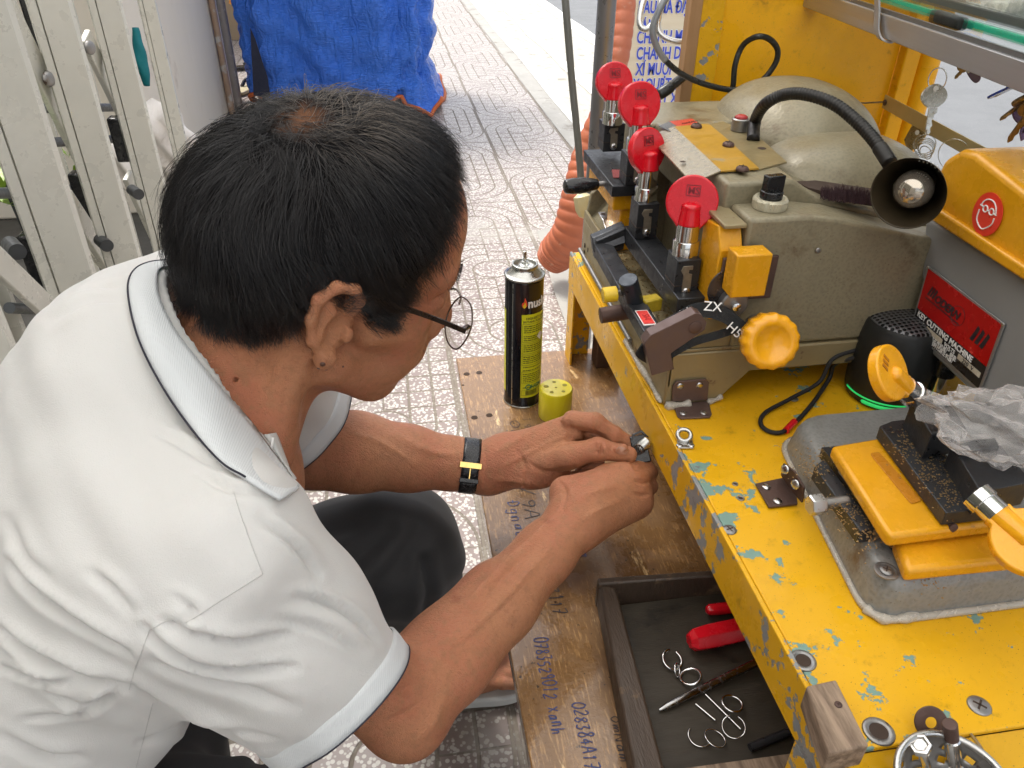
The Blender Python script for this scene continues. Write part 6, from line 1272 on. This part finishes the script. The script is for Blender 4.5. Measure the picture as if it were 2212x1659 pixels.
# folds: valleys pressed into the cloth along curves measured on the photograph's shirt
FOLD = [([(32, 1213), (97, 1291), (194, 1362), (281, 1414)], 13, .0060), ([(0, 1352), (65, 1401), (194, 1462), (278, 1488)], 12, .0070), ([(0, 1443), (113, 1462), (200, 1467)], 10, .0040), ([(52, 1552), (161, 1536), (262, 1487)], 10, .0040), ([(0, 1591), (97, 1640), (180, 1645)], 14, .0050),
        ([(312, 1356), (350, 1385), (420, 1420), (520, 1440), (640, 1440)], 11, .0070), ([(355, 1343), (440, 1368), (530, 1382), (640, 1372)], 12, .0045), ([(320, 1425), (484, 1472), (640, 1520)], 15, .0040), ([(194, 1236), (235, 1270), (280, 1325)], 12, .0030), ([(380, 1290), (420, 1322), (380, 1345)], 10, .0030),
        ([(640, 1290), (700, 1300), (760, 1330), (815, 1385)], 10, .0045), ([(600, 1340), (700, 1360), (790, 1410)], 12, .0035), ([(150, 640), (220, 612), (330, 600)], 9, .003), ([(110, 700), (200, 650), (280, 640)], 10, .0025), ([(330, 930), (400, 965), (470, 1010)], 11, .003), ([(420, 1010), (500, 1060), (570, 1075)], 10, .0035),
        ([(560, 1120), (640, 1180), (690, 1240)], 11, .004), ([(280, 1490), (360, 1535), (440, 1572), (545, 1618)], 12, .006), ([(300, 1600), (380, 1570), (460, 1600)], 11, .0035), ([(20, 1120), (60, 1200), (110, 1250)], 14, .0025), ([(400, 1560), (470, 1575), (600, 1595)], 9, .0025), ([(100, 1480), (180, 1510), (250, 1500)], 10, .003)]
Nn = vnormals(SV, SQ); px, py, pz_ = proj(SV); face = np.clip((-(SV-CN)*Nn).sum(1)/np.linalg.norm(SV-CN, axis=1)*4, 0, 1)
disp = np.zeros(len(SV))
for P, w_, a_ in FOLD:
    Cv = A3([[v.x, v.y] for v in spline([(x, y, 0) for x, y in P], 10)]); best = np.full(len(SV), 1e9); bt = np.zeros(len(SV)); m = len(Cv)-1
    for i in range(m):
        e = Cv[i+1]-Cv[i]; t_ = np.clip(((px-Cv[i, 0])*e[0]+(py-Cv[i, 1])*e[1])/(e@e), 0, 1); dx_, dy_ = px-Cv[i, 0]-t_*e[0], py-Cv[i, 1]-t_*e[1]; dd_ = np.hypot(dx_, dy_); sg = np.sign(dx_*e[1]-dy_*e[0])
        k = dd_ < np.abs(best); best[k] = (dd_*sg)[k]; bt[k] = ((i+t_)/m)[k]
    tp = np.clip(np.sin(np.pi*np.clip(bt, .02, .98)), 0, 1)**.5; w2 = w_*.78; a_ = a_*1.15
    disp += a_*tp*(-np.exp(-(best/w2)**2)+.75*np.exp(-((best-w2*1.9)/(w2*1.5))**2)+.35*np.exp(-((best+w2*1.9)/(w2*1.5))**2))
x, y, z = SV.T
soft = .0018*np.sin(x*55+y*20+2*np.sin(z*30))+.0011*np.sin(y*90+z*50+3*np.sin(x*35))+.0007*np.sin(x*140+z*120+y*33)
SV = SV+Nn*(disp*face+soft)[:, None]
t = NT('white_polo_fabric'); wv = t.noise(1500, 1, .5, t.mapping((1, 1, .5)))
t.set(color=t.mix(t.noise(6, 3), (.545, .53, .50), (.605, .59, .565)), rough=.85, sheen=.25, sss=.04, normal=t.bump(t.math('ADD', wv, t.math('MULTIPLY', t.noise(60, 4), 2.5)), .22, .0012)); m_shirt = t.m
shirt = nmesh('polo_shirt', SV, SQ, m_shirt, man)
bvS = BVHTree.FromPolygons([tuple(v) for v in SV], [tuple(q) for q in SQ]); bvB = BVHTree.FromPolygons([tuple(v) for v in V_], [tuple(q) for q in Q_])
def hit(x, y, lift=.0, trees=None):
    d = ray(x, y).normalized(); best = None
    for tr_ in (trees or (bvS,)):
        loc, n, i, ds = tr_.ray_cast(CAMP, d)
        if loc is not None and (best is None or ds < best[1]): best = (loc, ds, n)
    return None if best is None else best[0]-d*lift
m_rib = None
t = NT('ribbed_collar'); rb = t.n('ShaderNodeTexWave', wave_type='BANDS', bands_direction='X'); rb.inputs['Scale'].default_value = 260; t.link(t.mapping((1, 1, .4)), rb.inputs[0]); t.set(color=(.60, .615, .615), rough=.85, sheen=.2, normal=t.bump(rb.outputs[0], .35, .0006)); m_rib = t.m
bvS0 = bvS
m_pipe = mk('navy_piping', (.02, .018, .03), .8, 0, .1); m_seam = mk('seam_shadow', (.50, .49, .47), .9, 0, .1)
# seams
for P in ([(505, 1062), (520, 1110), (545, 1180), (568, 1240)], [(568, 1240), (480, 1295), (400, 1345), (365, 1340), (322, 1362)], [(322, 1362), (305, 1410), (290, 1450), (279, 1490)], [(330, 1520), (312, 1590), (292, 1665)]):
    q = [hit(v.x, v.y, .0002) for v in spline([(x, y, 0) for x, y in P], 14)]; q = [v for v in q if v is not None]
    if len(q) > 3: MB().tube(q, .00028, 5).build('seam', m_seam, shirt, smooth=True)
# cuff bands with navy edge
def wrap_grid(bv, c, ax, offs, lifts, R0=.12, n=96, avg=.6):
    c, ax = Vector(c), Vector(ax).normalized(); x_, y_, _ = frame_of(ax); G2 = []; D2 = [x_*math.cos(a)+y_*math.sin(a) for a in np.linspace(0, 2*math.pi, n+1)]
    for o_ in offs:
        row = []
        for d_ in D2:
            h_ = bv.ray_cast(c+ax*o_+d_*R0, -d_, R0); row.append((h_[0]-c-ax*o_).dot(d_) if h_[0] is not None else np.nan)
        G2.append(row)
    G2 = np.array(G2); m_ = np.nanmedian(G2); G2 = np.where(np.isnan(G2) | (np.abs(G2-m_) > m_*.45), m_, G2); G2 = G2*(1-avg)+G2.mean(0)[None]*avg
    for _ in range(3): G2 = (np.roll(G2[:, :-1], 1, 1)+G2[:, :-1]*2+np.roll(G2[:, :-1], -1, 1))/4; G2 = np.hstack([G2, G2[:, :1]])
    return [[c+ax*offs[j]+D2[i]*(G2[j, i]+lifts[j]) for i in range(n+1)] for j in range(len(offs))]
for (c, n) in ((CRp, nR), (CLp, nL)):
    rows = wrap_grid(bvS, A3(c), n, [-.0155, -.0145, -.011, -.007, -.003], [.0004, .0022, .0024, .0023, .0020]); n2 = Vector(n).normalized()
    rows.append([p+n2*.0055 for p in rows[-1]]); cc_ = sum(rows[-1][:-1], Vector())/96; rows.append([p+(cc_-p).normalized()*.002-n2*.0005 for p in rows[-1]]); rows.append([p-n2*.012 for p in rows[-1]])
    o = MB().sheet(rows).build('cuff', m_rib, shirt, smooth=True)
    MB().tube([p+n2*.0002 for p in rows[5][:-1]], .0006, 6, closed=True).build('piping', m_pipe, o, smooth=True)
# collar: folded band around the neck
OUT = [(395, 560), (322, 566), (284, 590), (277, 640), (300, 735), (352, 838), (420, 935), (480, 1000), (530, 1030), (606, 1078)]
INN = [(420, 590), (370, 575), (343, 585), (345, 640), (380, 712), (430, 778), (490, 850), (545, 912), (598, 985), (648, 1052)]
oo, ii = spline([(x, y, 0) for x, y in OUT], 8), spline([(x, y, 0) for x, y in INN], 8); rows = []
for a, c in zip(oo, ii):
    pa = hit(a.x, a.y, .003) ; pc = hit(c.x, c.y, .004, (bvS, bvB))
    if pa is None or pc is None: continue
    rows.append([pa, pc])
# keep the depth of both edges smooth along the band
if rows:
    for side in (0, 1):
        tt = [(r_[side]-CAMP).length for r_ in rows]
        for _ in range(25): tt = [tt[0]]+[(tt[i-1]+tt[i]*2+tt[i+1])/4 for i in range(1, len(tt)-1)]+[tt[-1]]
        for i, r_ in enumerate(rows): r_[side] = CAMP+(r_[side]-CAMP).normalized()*(tt[i]-(.0055 if side == 0 else .004))
    G_ = []
    for pa, pc in rows:
        L_ = []
        for j in range(9):
            f = j/8; p = pa*(1-f)+pc*f; L_.append(p+(CAMP-p).normalized()*(.006*math.sin(math.pi*f**.8)))
        L_.append(pc-(CAMP-pc).normalized()*.004+(pa-pc)*.10); L_.append(pc-(CAMP-pc).normalized()*.008+(pa-pc)*.35); G_.append(L_)
    b = MB(); b.sheet(G_); o = b.build('collar', m_rib, shirt, smooth=True); so_ = o.modifiers.new('s', 'SOLIDIFY'); so_.thickness = .0018; so_.offset = -1
    MB().tube([r_[0]+(CAMP-r_[0]).normalized()*.0004 for r_ in rows[:len(rows)-8]], .0007, 6).build('piping', m_pipe, o, smooth=True)
# placket showing under the chin, far collar point
rows = []; hs_ = [hit(x, y, 0, (bvB, bvS)) for x, y in ((560, 920), (590, 960), (610, 1000))]; PT_ = min([(h_-CAMP).dot(FD) for h_ in hs_ if h_ is not None]+[.66])-.008
for f in np.linspace(.22, 1, 12):
    a, c = dep(548+88*f, 912+125*f, PT_+.004), dep(588+48*f, 905+132*f, PT_+.018); rows.append([a*(1-u)+c*u+(CAMP-a).normalized()*(.006*math.sin(math.pi*u)) for u in np.linspace(0, 1, 8)])
b = MB(); b.sheet(rows); o = b.build('placket', m_shirt, shirt, smooth=True); so_ = o.modifiers.new('s', 'SOLIDIFY'); so_.thickness = .002; so_.offset = -1
q = [dep(590-1*i, 945+6*i, PT_-.001) for i in range(5)]; MB().tube(q, .0009, 6).build('buttonhole', m_txtw, o, smooth=True)

# ---- trousers
gt = SDF((-.62, .14, .02), (.16, .88, .56), .0042)
gt.cap(HIP, HIP+(.08, 0, -.02), .135, .12, .03); gt.chain([HIP+(0, .09, 0), (HIP+(0, .09, 0))*.45+LK*.55, LK], [.105, .088, .072], .03); gt.chain([LK, LK*.5+LF*.5, LF+(0, 0, .02)], [.070, .064, .058], .03)
gt.chain([HIP+(0, -.09, 0), RK], [.105, .078], .03); gt.chain([RK, RF+(0, 0, .03)], [.074, .06], .03); gt.cap(LF+(0, 0, -.03), LF+(0, 0, .01), .045, .050, .003, True)
PV, PQ = gt.mesh(); PV = smooth_mesh(PV, PQ, 2); PQ = outward(PV, PQ); Nn = vnormals(PV, PQ); px, py, _ = proj(PV); x, y, z = PV.T
disp = np.zeros(len(PV))
for P, w_, a_ in [([(700, 1290), (760, 1220), (840, 1150)], 22, .006), ([(760, 1320), (850, 1230), (900, 1150)], 20, .005), ([(915, 1210), (925, 1290), (905, 1360)], 12, .006), ([(650, 1180), (720, 1150), (800, 1130)], 22, .004), ([(560, 1640), (640, 1625), (760, 1660)], 16, .004)]:
    Cv = A3([[v.x, v.y] for v in spline([(a, c, 0) for a, c in P], 8)]); best = np.full(len(PV), 1e9)
    for i in range(len(Cv)-1):
        e = Cv[i+1]-Cv[i]; t_ = np.clip(((px-Cv[i, 0])*e[0]+(py-Cv[i, 1])*e[1])/(e@e), 0, 1); best = np.minimum(best, np.hypot(px-Cv[i, 0]-t_*e[0], py-Cv[i, 1]-t_*e[1]))
    disp += a_*(-np.exp(-(best/w_)**2)+.5*np.exp(-((best-w_*2)/(w_*1.3))**2))
PV = PV+Nn*(disp+.002*np.sin(x*40+y*70+z*30)+.001*np.sin(z*130+x*60))[:, None]
nmesh('trousers', PV, PQ, mk('black_trousers', (.026, .026, .028), .8, 0, .25, 900, .3, 1400, .0005, sheen=.1), man)
# ---- sandal on his left foot
slab = [(-.045, .715), (-.052, .735), (-.045, .757), (.0, .772), (.06, .790), (.12, .800), (.160, .798), (.178, .778), (.176, .745), (.160, .716), (.12, .698), (.06, .700), (.0, .704)]
P = [Vector((v.x, v.y, .001)) for v in spline([(x, y, 0) for x, y in slab], 5, True)]
m_sole = mk('pale_grey_sole', (.60, .60, .57), .6, 0, .1, 30); fl = thing('flip_flop', 'pale grey flip flop with white straps on his left foot', 'sandal', (.06, .745, 0))
b = MB(); b.prism(P, (0, 0, .020)); b.build('sole', m_sole, fl, bevel=.005, seg=3)
for Q2 in ([(.035, .705, .024), (.055, .712, .050), (.085, .735, .066), (.115, .757, .058), (.128, .766, .024)], [(.045, .780, .024), (.065, .778, .050), (.09, .768, .066), (.115, .764, .058), (.128, .766, .024)]):
    ribbon('strap', [Vector(q) for q in Q2], [Vector((.018, .004, .004))]*3+[Vector((.012, .003, .002)), Vector((.006, .002, 0))], mk('white_strap', (.74, .74, .72), .45, 0, .04, 30) if 'white_strap' not in bpy.data.materials else bpy.data.materials['white_strap'], fl, .003)

# ---------------------------------------------------------------- hair
HX_ = [-.13, -.075, -.055, -.030, -.022, .010, .016, .020, .036, .044, .050, .060, .067, .078, .10]; HZ_ = [-.022, -.026, -.024, -.008, .018, .026, .014, .006, .002, .020, .040, .060, .092, .114, .13]
Wh = A3([-.040, -.020, .124])
def hair_d(P): return P[:, 2]-np.interp(P[:, 0], HX_, HZ_)-np.where(np.abs(P[:, 1]) < .04, np.clip((P[:, 0]-.03)*.25, 0, .012), 0)
Nl = vnormals(head_local, HQ); dl = hair_d(head_local); rw = np.linalg.norm((head_local-Wh)*A3([.75, 1.6, 1]), axis=1)
thin = 1-.62*np.exp(-(rw/.022)**2)
isear = (np.abs(head_local[:, 1]) > .0765) & (head_local[:, 2] < .036) & (head_local[:, 0] > -.026) & (head_local[:, 0] < .020)
ok = (dl > -.002) & ~isear; sb_ = (head_local[:, 0] > .008) & (head_local[:, 2] < .030); okc = ok & (dl > .0035) & ~sb_ & ~((np.abs(head_local[:, 1]) > .066) & (head_local[:, 2] < .050) & (head_local[:, 0] > -.030) & (head_local[:, 0] < .034)); fk = okc[HQ].all(1); th_ = np.clip((dl-.0035)/.03, 0, 1)**.9*.0060*thin+.0002
x, y, z = head_local.T
CVl = head_local+Nl*(th_+.0006*np.sin(x*300+y*120)*np.clip(dl/.02, 0, 1)+.0005*np.sin(y*410+z*160))[:, None]
used = np.unique(HQ[fk]); remap = np.full(len(CVl), -1); remap[used] = np.arange(len(used)); cq = remap[HQ[fk]]
t = NT('hair_underlayer'); wl = t.n('ShaderNodeVectorMath', operation='DISTANCE'); t.link(t.co, wl.inputs[0]); wl.inputs[1].default_value = tuple(h2w(Wh)); nz = t.noise(180, 4, .6)
bald = t.rng(t.math('ADD', wl.outputs['Value'], t.math('MULTIPLY', nz, .022)), .010, .036, .95, 0)
t.set(color=t.mix(bald, t.mix(t.noise(90, 5), (.006, .0055, .006), (.012, .011, .011)), (.15, .070, .038)), rough=.9, spec=.1, normal=t.bump(t.noise(240, 4, .6, t.mapping((1, .5, 1))), .6, .002)); 
cap_o = nmesh('hair', h2w(CVl[used]), cq, t.m, man)
rg = np.random.default_rng(12)
bvH = BVHTree.FromPolygons([tuple(v) for v in head_local], [tuple(q) for q in HQ])
cand = np.where(ok & ~((np.abs(head_local[:, 1]) > .0715) & (head_local[:, 2] < .046) & (head_local[:, 0] > -.028) & (head_local[:, 0] < .016)) & (dl > np.where(head_local[:, 0] > .045, .006, .001)))[0]; pw_ = 1+1.6*np.exp(-(rw[cand]/.035)**2)+2.0*sb_[cand]+2.0*((head_local[cand][:, 2] < .055) & (np.abs(head_local[cand][:, 0]) < .034)); NG = 2100; roots = rg.choice(cand, NG, replace=False, p=pw_/pw_.sum()); near = cand[rw[cand] < .032]; roots = np.concatenate([roots, rg.choice(near, 200)])
dn = A3([0, 0, -1.])@HM; dn /= np.linalg.norm(dn); fw = A3([1, 0, 0.]); guides = []
for ri_, r0 in enumerate(roots):
    swirl = ri_ >= NG; p = head_local[r0].copy()+(rg.normal(0, .001, 3) if swirl else 0); seg = .0062; L = rg.uniform(.052, .082); d0 = dl[r0]
    if swirl: L = rg.uniform(.018, .04)
    if p[2] < .03: L = min(L, max(.014, d0*.9+.008))
    n_ = 13; step = L/(n_-1); path = [p]; nn_ = [Nl[r0]]; dirp = None; c = p.copy(); dist = np.linalg.norm((p-Wh)*A3([.75, 1.6, 1])); mxl = rg.uniform(.0035, .0095)*(.45 if dist < .02 else 1); jit = rg.normal(0, .38, 3)
    for i in range(1, n_):
        n = A3(nn_[-1]); w_ = c-Wh; w_ = w_-n*(w_@n); w_ /= np.linalg.norm(w_)+1e-9; sg_ = -1 if c[1] < .01 else 1
        side = np.clip(abs(c[1])/.06, 0, 1)
        f_ = w_*.9+dn*(.50*side)+fw*(.35*(c[0] > -.03)+.55*side*(c[2] < .06)+.25*math.sin(c[2]*60+c[0]*25))+A3([0, sg_*.35*(c[0] > -.01), 0])+jit*(2.2 if swirl else .5)+(np.cross(n, w_)*.8 if swirl else 0)
        f_ = f_-n*(f_@n); f_ /= np.linalg.norm(f_)+1e-9
        dirp = f_ if dirp is None else dirp*.6+f_*.4; dirp = dirp-n*(dirp@n)*.8; dirp /= np.linalg.norm(dirp)
        c = c+dirp*step; loc, nr, idx, ds = bvH.find_nearest(Vector(c)); nr = A3(nr); dd = c-A3(loc)
        if dd@nr < 0 or ds > .002: c = A3(loc)+nr*min(.002, max(0., dd@nr))
        hd_ = float(hair_d(c[None])[0])
        if hd_ < (.0 if c[0] > .045 else -.010) and i > 3: break
        if abs(c[1]) > .070 and c[2] < .032 and -.022 < c[0] < .016 and i > 2: break
        nn_.append(nr); path.append(c+nr*(mxl*math.sin(min(1, i/(n_*.45))*math.pi/2)*(1-.15*i/n_)))
    guides.append((A3(path), A3(nn_)))
pts, sizes, rad = [], [], []
KC_ = 15
for P, N2 in guides:
    if len(P) < 4: continue
    T_ = P[1]-P[0]; T_ /= np.linalg.norm(T_)+1e-9; B_ = np.cross(N2[0], T_); n_ = len(P); fr_ = np.linspace(0, 1, n_)
    for k in range(KC_):
        a, b_ = rg.normal(0, .0055), rg.normal(0, .0055); cl = rg.uniform(.35, .8); o_ = np.outer(1-cl*fr_, T_*a+B_*b_); lift = rg.uniform(-.0022, .0022); wv_ = np.outer(np.sin(fr_*rg.uniform(2, 5)+rg.uniform(0, 6))*rg.uniform(0, .0012)*fr_, B_)
        m = n_ if rg.random() > .3 or n_ < 9 else rg.integers(8, n_+1)
        Q2 = (P+o_+N2*(lift*np.minimum(1, fr_*3))[:, None]+wv_)[:m]
        if rg.random() < .04: Q2 = Q2+N2[:m]*(np.linspace(0, 1, m)**2*rg.uniform(.002, .010))[:, None]
        pts.append(Q2); sizes.append(m); rad.append(np.linspace(1, .25, m)*rg.uniform(.00009, .00019))
PW = h2w(np.vstack(pts)); hc = bpy.data.hair_curves.new('hair_strands'); hc.add_curves([int(v) for v in sizes])
hc.attributes['position'].data.foreach_set('vector', PW.astype(np.float32).ravel())
ra_ = hc.attributes.get('radius') or hc.attributes.new('radius', 'FLOAT', 'POINT'); ra_.data.foreach_set('value', np.concatenate(rad).astype(np.float32))
t = NT('dark_hair'); hi_ = t.n('ShaderNodeHairInfo'); wl = t.n('ShaderNodeVectorMath', operation='DISTANCE'); ge = t.n('ShaderNodeNewGeometry'); t.link(ge.outputs['Position'], wl.inputs[0]); wl.inputs[1].default_value = tuple(h2w(Wh+A3([.035, .012, 0])))
gray = t.math('MULTIPLY', t.rng(wl.outputs['Value'], .02, .065, 1, 0), t.rng(hi_.outputs['Random'], .25, .85))
c = t.mix(gray, t.mix(hi_.outputs['Random'], (.005, .005, .006), (.022, .018, .017)), (.19, .155, .125)); t.set(color=c, rough=.28, spec=.5); hc.materials.append(t.m)
ho_ = bpy.data.objects.new('hair_strands', hc); S.collection.objects.link(ho_); adopt(ho_, cap_o); tag(ho_, kind='stuff')
# eyebrow and stubble (his right side)
def fuzz(name, rows_, mat, parent):
    hc = bpy.data.hair_curves.new(name); hc.add_curves([len(r) for r in rows_]); hc.attributes['position'].data.foreach_set('vector', np.vstack(rows_).astype(np.float32).ravel())
    ra_ = hc.attributes.get('radius') or hc.attributes.new('radius', 'FLOAT', 'POINT'); ra_.data.foreach_set('value', np.full(sum(len(r) for r in rows_), .00011, np.float32)); hc.materials.append(mat)
    o = bpy.data.objects.new(name, hc); S.collection.objects.link(o); adopt(o, parent); return tag(o, kind='stuff')
br_ = []
for i in range(260):
    u = rg.random(); s_ = -1 if rg.random() < .6 else 1; q = A3([.099-.020*u**1.5, s_*(.012+.036*u), .036+.004*math.sin(u*3)+rg.normal(0, .0018)]); loc, n, _, _ = bvH.find_nearest(Vector(q)); a = A3(loc); d_ = A3([-.3, s_*.8, .25+rg.normal(0, .2)]); n = A3(n); br_.append(h2w(A3([a, a+d_*.004+n*.0012, a+d_*.008+n*.0014])))
fuzz('eyebrows', br_, bpy.data.materials['dark_hair'], body)
br_ = []
for i in range(160):
    q = A3([rg.uniform(.08, .10), rg.uniform(-.022, .02), rg.uniform(-.085, -.036)]); loc, n, _, _ = bvH.find_nearest(Vector(q)); a = A3(loc); n = A3(n); br_.append(h2w(A3([a, a+n*.0010+A3([0, 0, -.0008]), a+n*.0015+A3([0, 0, -.0022])])))
fuzz('stubble', br_, mk('stubble_grey', (.10, .09, .085), .5), body)
m_mole = mk('mole_brown', (.10, .05, .035), .6)
for (x, y, r_) in ((697, 787, .0022), (688, 796, .0012), (705, 799, .0011), (741, 792, .0009)):
    h_ = bvB.ray_cast(CAMP, ray(x, y).normalized())
    if h_[0] is not None: MB().lathe(h_[0]-h_[1]*.0012, h_[1], [(r_, .0), (r_*.9, .0014), (.0001, .0017)], 12, cap0=False, cap1=False).build('mole', m_mole, body, smooth=True)

# ---------------------------------------------------------------- glasses (worn, so a thing of their own)
gls = thing('eyeglasses', 'thin rimmed eyeglasses with dark temples worn by the man', 'glasses', h2w([.10, 0, .0]))
mg_ = mk('gunmetal_rim', (.16, .13, .11), .25, .9, .1); m_tmp = mk('dark_temple', (.02, .014, .012), .3, .2, .1)
def L3(x, y, z): return Vector(h2w([x, y, z]))
for s_ in (-1, 1):
    out = [(.0, .021), (.012, .020), (.022, .012), (.024, .0), (.019, -.013), (.008, -.019), (-.006, -.019), (-.018, -.012), (-.021, .002), (-.014, .016)]
    P = [L3(.110-.10*abs(u+.033)*.16+v*.10, s_*(.034+u), -.006+v) for u, v in out]; P = spline(P, 6, True)
    rim = MB().tube(P, .0007, 8, closed=True).build('rim', mg_, gls, smooth=True)
    t_ = bpy.data.materials.get('lens')
    if t_ is None:
        tt = NT('lens'); tr = tt.n('ShaderNodeBsdfTransparent'); gl_ = tt.n('ShaderNodeBsdfGlossy'); gl_.inputs['Roughness'].default_value = .02; mx_ = tt.n('ShaderNodeMixShader'); fz_ = tt.n('ShaderNodeValue'); fz_.outputs[0].default_value = .10; tr.inputs[0].default_value = (.93, .93, .95, 1)
        tt.t.links.new(fz_.outputs[0], mx_.inputs[0]); tt.t.links.new(tr.outputs[0], mx_.inputs[1]); tt.t.links.new(gl_.outputs[0], mx_.inputs[2]); tt.t.links.new(mx_.outputs[0], tt.t.nodes['Material Output'].inputs[0]); t_ = tt.m
    b = MB(); c = sum(P, Vector())/len(P); b.add([c]+P, [(0, i+1, (i+1) % len(P)+1) for i in range(len(P))]); b.build('lens', t_, rim, smooth=True)
    hp = L3(.105, s_*.060, .0055)
    MB().tube([L3(.110, s_*.056, .0035), hp, L3(.099, s_*.066, .0055)], [.0012, .0022, .0022], 8).build('hinge', mg_, gls, auto=40)
    P = spline([L3(.101, s_*.0665, .0050), L3(.070, s_*.071, .0155), L3(.035, s_*.0755, .0255), L3(.004, s_*.0785, .034), L3(-.014, s_*.077, .024), L3(-.022, s_*.072, .004)], 8)
    rows = [[p+L3(0, 0, 1)*0+(L3(0, 0, 1)-L3(0, 0, 0))*(.0019*v)+(L3(0, 1, 0)-L3(0, 0, 0))*(s_*.0009*u) for u, v in ((-1, -1), (1, -1), (1, 1), (-1, 1), (-1, -1))] for p in P]
    MB().sheet(rows).build('temple', m_tmp, gls, auto=40)
MB().tube(spline([L3(.1165, -.013, .0), L3(.119, -.006, .004), L3(.119, .006, .004), L3(.1165, .013, .0)], 6), .0009, 8).build('bridge', mg_, gls, smooth=True)

# ---------------------------------------------------------------- wrist watch on his left wrist
wt = thing('wrist_watch', 'black leather watch strap with gold buckle on the far wrist', 'watch', LW)
wc = A3(LE+(LW-LE)*.90); ax = (LW-LE)/np.linalg.norm(LW-LE); x_, y_, _ = frame_of(ax)
d_ = (LV-wc)@ax; rows = []; bvL = BVHTree.FromPolygons([tuple(v) for v in LV], [tuple(q) for q in LQ])
for j in range(7):
    f = (j-3)/3; cc = Vector(wc+ax*f*.0092); row = []
    for a in np.linspace(0, 2*math.pi, 73):
        dr_ = (x_*math.cos(a)+y_*math.sin(a)); h_ = bvL.ray_cast(cc+dr_*.06, -dr_, .06); r_ = (h_[0]-cc).length if h_[0] is not None else .026; row.append((r_, cc, dr_))
    rows.append(row)
R_ = np.array([[q[0] for q in r] for r in rows]); R_ = np.repeat(R_.mean(0)[None], 7, 0)*.7+R_*.3; R_ = (np.roll(R_, 1, 1)+R_+np.roll(R_, -1, 1))/3
grid = [[rows[j][i][1]+rows[j][i][2]*(R_[j, i]+.0012+.0009*(1-((j-3)/3)**2)) for i in range(73)] for j in range(7)]
o = MB().sheet(grid).build('strap', mk('black_leather', (.012, .012, .014), .28, 0, .2, 300, .35, 600), wt, smooth=True); so_ = o.modifiers.new('s', 'SOLIDIFY'); so_.thickness = .0022; so_.offset = 1
bl = bvL.ray_cast(CAMP, ray(1013, 1010).normalized()); tgt = bl[0] if bl[0] is not None else Vector(wc)
n = (CAMP-tgt).normalized(); n = (n-Vector(ax)*n.dot(Vector(ax))).normalized(); s2 = Vector(ax).cross(n); c = Vector(wc)+n*((tgt-Vector(wc)).dot(n)+.0036); m_gold2 = mk('gold_buckle', (.70, .50, .18), .2, 1, .08)
b = MB(); Rm_ = Matrix((Vector(ax), s2, n)).transposed(); b.cbox(c, .0235, .0062, .0012, Rm_); b.cbox(c+s2*.010-n*.0004, .0018, .016, .001, Rm_); b.build('buckle', m_gold2, wt, bevel=.0005)
MB().cbox(c+s2*.016-n*.0008, .020, .0045, .0022, Rm_).build('keeper', bpy.data.materials['black_leather'], wt, bevel=.0006)
# ---------------------------------------------------------------- lighter held between both hands
lt = thing('lighter', 'small black and chrome lighter held between the man\'s fingertips', 'lighter', dep(1388, 970, .80))
c = dep(1384, 968, .788); bx = (RT*.94+UP*.20).normalized(); nz_ = (CAMP-c).normalized(); nz_ = (nz_-bx*nz_.dot(bx)).normalized(); by = nz_.cross(bx); M3 = Matrix((bx, by, nz_)).transposed()
MB().cbox(c-by*.001-nz_*.010, .0165, .029, .012, M3).build('case', m_black, lt, bevel=.001)
b = MB(); b.lathe(c-bx*.002+by*-.001-nz_*.003, (by*.5+bx*.86).normalized(), [(.0055, 0), (.0062, .0015), (.0062, .013), (.005, .0145)], 20); tp_ = b.build('metal_top', mt_, lt, auto=35)
q = c-bx*.003-by*.001+nz_*.0035; n_ = (nz_*.75-bx*.45-by*.3).normalized(); MB().ring(q, n_, .0050, .0007, 24, 6).build('vent_ring', m_hole, tp_); x_, y_, _ = frame_of(n_)
for k in (-1, 0, 1): MB().tube([q+x_*(k*.0022)-y_*.0042, q+x_*(k*.0022)+y_*.0042], .0005, 5).build('vent_bar', m_hole, tp_)
MB().prism([c+bx*u+by*v-nz_*.012 for u, v in ((-.009, .008), (-.004, .016), (.006, .018), (.011, .010), (.011, .0085), (.005, .0155), (-.003, .0140), (-.007, .008))], nz_*.008).build('lid', m_black, lt, bevel=.0004)
# small screwdriver tip etc. shows behind his index finger: dark pouch corner

def nail(x, y, ux, w_, h_, parent=body):
    P = []; 
    for k in range(20):
        a = 2*math.pi*k/20; u, v = math.cos(a)*w_, math.sin(a)*h_*(1 if abs(math.sin(a)) < .9 else .95); X_, Y_ = x+u*ux[0]-v*ux[1], y+u*ux[1]+v*ux[0]
        h2 = bvB.ray_cast(CAMP, ray(X_, Y_).normalized())
        if h2[0] is None: return
        P.append(h2[0]+h2[1]*.0004)
    c = bvB.ray_cast(CAMP, ray(x, y).normalized()); c = c[0]+c[1]*.0009; b = MB(); b.add([c]+P, [(0, i+1, (i+1) % 20+1) for i in range(20)]); b.build('nail', mk('nail_pink', (.46, .25, .17), .3, 0, .05, 60, coat=.3) if 'nail_pink' not in bpy.data.materials else bpy.data.materials['nail_pink'], parent, smooth=True)
nail(1343, 974, (.97, .15), 13, 9)
